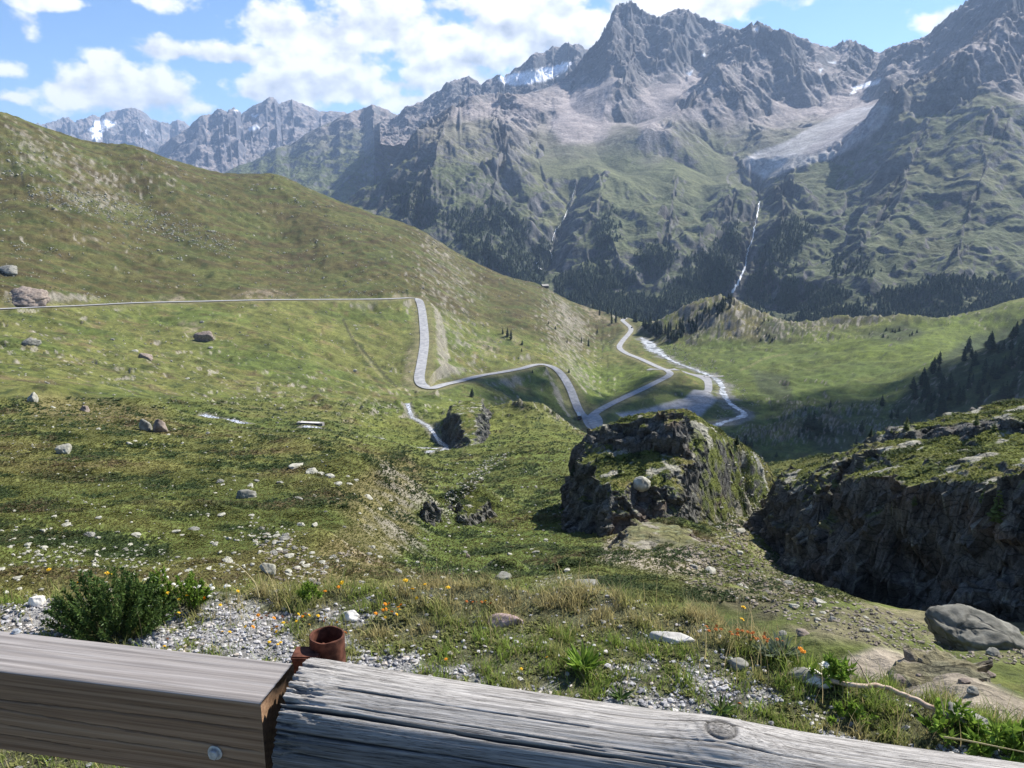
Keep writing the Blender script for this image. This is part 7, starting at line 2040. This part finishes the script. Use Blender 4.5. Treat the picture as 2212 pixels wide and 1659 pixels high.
def flower(u, v, wpx, kind, stem, label, group, name="wild_flower", seed=0, tilt=.35):
    rs = np.random.RandomState(int(u * 7 + v)); th, t = px_polar(u, v)
    # head height chosen by the stalk: the foot stands on the verge behind the sight line
    e = float(edge_at(th)) + .12
    lo, hi = .8, e
    for _ in range(30):
        r = (lo + hi) / 2; g = float(verge_z(np.array([r * math.sin(th)]), np.array([r * math.cos(th)]))[0])
        if CAM_H + r * t - g > stem: lo = r
        else: hi = r
    r = (lo + hi) / 2; x, y = r * math.sin(th), r * math.cos(th); g = float(verge_z(np.array([x]), np.array([y]))[0]); hz = CAM_H + r * t - g
    root = empty(name, (x, y, g))
    off = rs.normal(size=2) * .012
    P = catmull(np.array([(off[0], off[1], -.005), (off[0] * .8, off[1] * .8, hz * .5), (0, 0, hz)]), 4)
    v_, f_ = tube_mesh(P, np.full(len(P), .0010), 4); mesh_from("stem", v_, f_, m_stem, True, parent=root)
    o = bpy.data.objects.new("blossom", BL[kind]); COL.objects.link(o); o.parent = root; s = wpx * math.hypot(r, hz - CAM_H) / FD * .5
    o.location = (0, 0, hz); o.scale = (s, s, s); o.rotation_euler = (tilt * rs.normal() + .35, tilt * rs.normal(), rs.rand() * 6)
    tag(root, label, "flower", group)
Y1 = [(105, 1231, 11, .14), (234, 1239, 15, .16), (170, 1259, 11, .14), (362, 1281, 9, .10), (404, 1287, 10, .09), (385, 1296, 9, .08), (349, 1303, 9, .08), (514, 1277, 8, .10), (476, 1307, 8, .05), (876, 1254, 12, .13), (891, 1273, 11, .11), (918, 1263, 11, .12), (968, 1269, 12, .12), (738, 1259, 12, .12), (900, 1292, 8, .08), (1048, 1298, 8, .08)]
for u, v, w, h in Y1: flower(u, v, w, "yellow", h, "yellow flower on a tall stalk at the edge of the verge", "tall yellow flowers at the verge edge")
Y2 = [(386, 1324), (355, 1396), (480, 1365), (496, 1365), (547, 1342), (687, 1330), (703, 1335), (668, 1350), (587, 1360), (597, 1364), (582, 1387), (606, 1388), (600, 1392), (530, 1354), (832, 1334), (857, 1327), (863, 1317), (1181, 1420), (1126, 1445), (728, 1345), (645, 1327), (668, 1329), (612, 1345), (640, 1342)]
for u, v in Y2: flower(u, v, 8, "yellow", .04, "low yellow flower in the gravel turf behind the rail", "low yellow flowers of the verge")
O2 = [(558, 1329), (550, 1340), (547, 1354), (592, 1335), (653, 1332), (598, 1354), (746, 1367), (832, 1305), (840, 1304), (866, 1307), (860, 1312), (828, 1318), (846, 1322), (811, 1325), (816, 1327), (441, 1292), (422, 1282), (702, 1277), (731, 1268), (963, 1424), (1598, 1520), (834, 1316)]
for u, v in O2: flower(u, v, 9, "orange", .045, "low orange yellow flower in the gravel turf behind the rail", "low orange flowers of the verge")
for u, v in [(575, 1330), (565, 1335), (610, 1332), (640, 1330), (415, 1292), (620, 1345), (655, 1344), (380, 1328), (362, 1380), (660, 1326), (580, 1326), (700, 1342)]: flower(u, v, 7, "brown", .04, "withered brown flower head among the yellow flowers", "withered flower heads")
for u, v in [(1603, 1338), (1606, 1312)]: flower(u, v, 11, "yellow", .12, "yellow flower on a thin stalk above the orange stonecrop", "yellow flowers above the stonecrop")
for u, v in [(1729, 1402), (1735, 1408)]: flower(u, v, 12, "orange", .10, "bright orange double flower right of the fleshy plant", "orange flower pair")
for u, v in [(360, 1247), (322, 1252), (382, 1267), (394, 1257), (350, 1265), (420, 1270), (430, 1267), (455, 1265), (460, 1270), (487, 1266), (494, 1266), (400, 1262), (375, 1262), (452, 1288), (322, 1311)]: flower(u, v, 9, "white", .11, "small white tufted flower beside the dark bush", "white tufted flowers by the bush", "white_flower")
for u, v in [(1772, 1440), (1784, 1436)]: flower(u, v, 18, "white", .08, "large white blossom beside the split grey stone", "white blossoms by the split stone", "white_flower")
RS = np.random.RandomState(4)
for k in range(20):
    u = 1525 + 130 * RS.rand(); v = 1348 + (u - 1525) * .16 + 14 * RS.rand(); flower(u, v, 9, "rust", .05, "rusty orange stonecrop head in the patch near the verge edge", "orange stonecrop patch", "stonecrop_flower")
for k in range(7): flower(1710 - 15 * k * RS.rand() - 20, 1378 + 12 * RS.rand(), 8, "rust", .07, "rusty orange stonecrop head in the patch near the verge edge", "orange stonecrop patch", "stonecrop_flower")
for k in range(6): flower(1005 + 10 * k + 6 * RS.rand(), 1298 + 6 * RS.rand(), 7, "rust", .05, "small rusty flower head at the middle of the verge edge", "rusty flower heads mid verge", "stonecrop_flower")
# long arching stalks
def stalk(pts, rad, label, mat):
    P = []
    for u, v, r in pts: P.append(at(u, v, r))
    P = catmull(np.array(P), 8); v_, f_ = tube_mesh(P - P[0], np.linspace(rad, rad * .4, len(P)), 5)
    o = mesh_from("grass_stalk", v_, f_, mat, True); o.location = P[0]; return tag(o, label, "grass stalk")
m_straw = plain("straw", (0.50, 0.42, 0.22), .7)
stalk([(560, 1290, 3.0), (552, 1262, 3.0), (535, 1240, 3.0), (515, 1222, 3.0), (495, 1215, 3.0)], .0020, "arching pale stalk above the white flowers", m_straw)
stalk([(735, 1275, 3.05), (742, 1235, 3.05), (752, 1205, 3.05), (758, 1180, 3.05)], .0013, "thin upright pale stalk near the middle of the verge edge", m_straw)
stalk([(2040, 1592, 1.95), (2090, 1600, 1.92), (2150, 1612, 1.9), (2230, 1628, 1.86)], .0026, "long straw stalk trailing toward the right edge above the log", m_straw)
stalk([(2040, 1545, 2.2), (2030, 1500, 2.2), (2010, 1465, 2.2), (1990, 1440, 2.2)], .0016, "thin bent stalk rising beside the dead branch", m_straw)
# ================================================================== A CLOUD OVER THE VALLEY (out of the picture, high to the right): its shadow lies on the valley floor
m_cloud = plain("cloud_vapour", (0.9, 0.9, 0.92), 1.0); add_translucency(m_cloud, .4)
def cloud(ground_pts, height, seed, thick=60):
    """lumpy bank whose shadow covers the ground outline"""
    G = np.array(ground_pts, float)
    s = np.array(sun_vec[:])
    ctr = G.mean(0)
    lo, hi = G[:, :2].min(0) - 60, G[:, :2].max(0) + 60
    xs = np.arange(lo[0], hi[0], 4.5); ys = np.arange(lo[1], hi[1], 4.5)
    X, Y = np.meshgrid(xs, ys)
    sd = signed_poly(X, Y, G[:, :2]) + 34 * fbm(X / 95, Y / 95, 4, seed) + 34 * fbm(X / 20, Y / 20, 3, seed + 9)
    inside = (sd > 0) & (perlin(X / 12, Y / 12, seed + 31) + .5 * perlin(X / 26, Y / 26, seed + 33) < -.30 + .48 * np.clip(sd / 85, 0, 1))
    k = (height - ctr[2]) / s[2]
    off = s * k
    h = np.sqrt(np.clip(sd / 60, 0, 1)) * thick * (1 + .5 * fbm(X / 40, Y / 40, 4, seed + 3))
    vs = []; n = X.size
    top = np.stack([X + off[0], Y + off[1], np.full(X.shape, height) + h], -1).reshape(-1, 3)
    bot = np.stack([X + off[0], Y + off[1], np.full(X.shape, height) - h * .25], -1).reshape(-1, 3)
    f = grid_faces(*X.shape); f = f[inside.ravel()[f].any(1)]
    idx = np.unique(f); rm = np.full(n, -1); rm[idx] = np.arange(len(idx)); m = len(idx)
    return tag(mesh_from("cloud", np.vstack([top[idx], bot[idx]]), np.vstack([rm[f], rm[f][:, ::-1] + m]), m_cloud, True), kind='structure')
def gp(u, v, r): return at(u, v, r)
cloud([gp(1010, 812, 500), gp(1130, 806, 560), gp(1200, 800, 600), gp(1260, 850, 580), gp(1330, 855, 590), gp(1420, 832, 660), gp(1480, 815, 705), gp(1620, 840, 660), gp(1760, 835, 670), gp(1960, 800, 700), gp(2100, 760, 700), gp(2300, 715, 730), gp(2500, 715, 700),
       gp(2500, 930, 400), gp(2100, 930, 480), gp(1700, 990, 330), gp(1500, 1000, 330), gp(1330, 960, 370), gp(1240, 905, 420), gp(1150, 880, 380), gp(1080, 860, 400)], 1420, 5)
# ================================================================== THE AIR
HAZE_DENSITY = 5.6e-5
m_haze = bpy.data.materials.new("haze"); m_haze.use_nodes = True
nt = m_haze.node_tree; nt.nodes.clear()
vol = nt.nodes.new('ShaderNodeVolumePrincipled')
vol.inputs['Color'].default_value = (0.50, 0.69, 1.0, 1)
vol.inputs['Density'].default_value = HAZE_DENSITY
vol.inputs['Anisotropy'].default_value = 0.25
out = nt.nodes.new('ShaderNodeOutputMaterial')
nt.links.new(vol.outputs[0], out.inputs['Volume'])
x0, x1, y0, y1, z0, z1 = -9000, 9000, -3000, 13500, -420, 1260
vs = [(x, y, z) for x in (x0, x1) for y in (y0, y1) for z in (z0, z1)]
fs = [(0, 1, 3, 2), (4, 6, 7, 5), (0, 4, 5, 1), (2, 3, 7, 6), (0, 2, 6, 4), (1, 5, 7, 3)]
tag(mesh_from("haze", np.array(vs, float), np.array(fs), m_haze, False), kind='stuff')
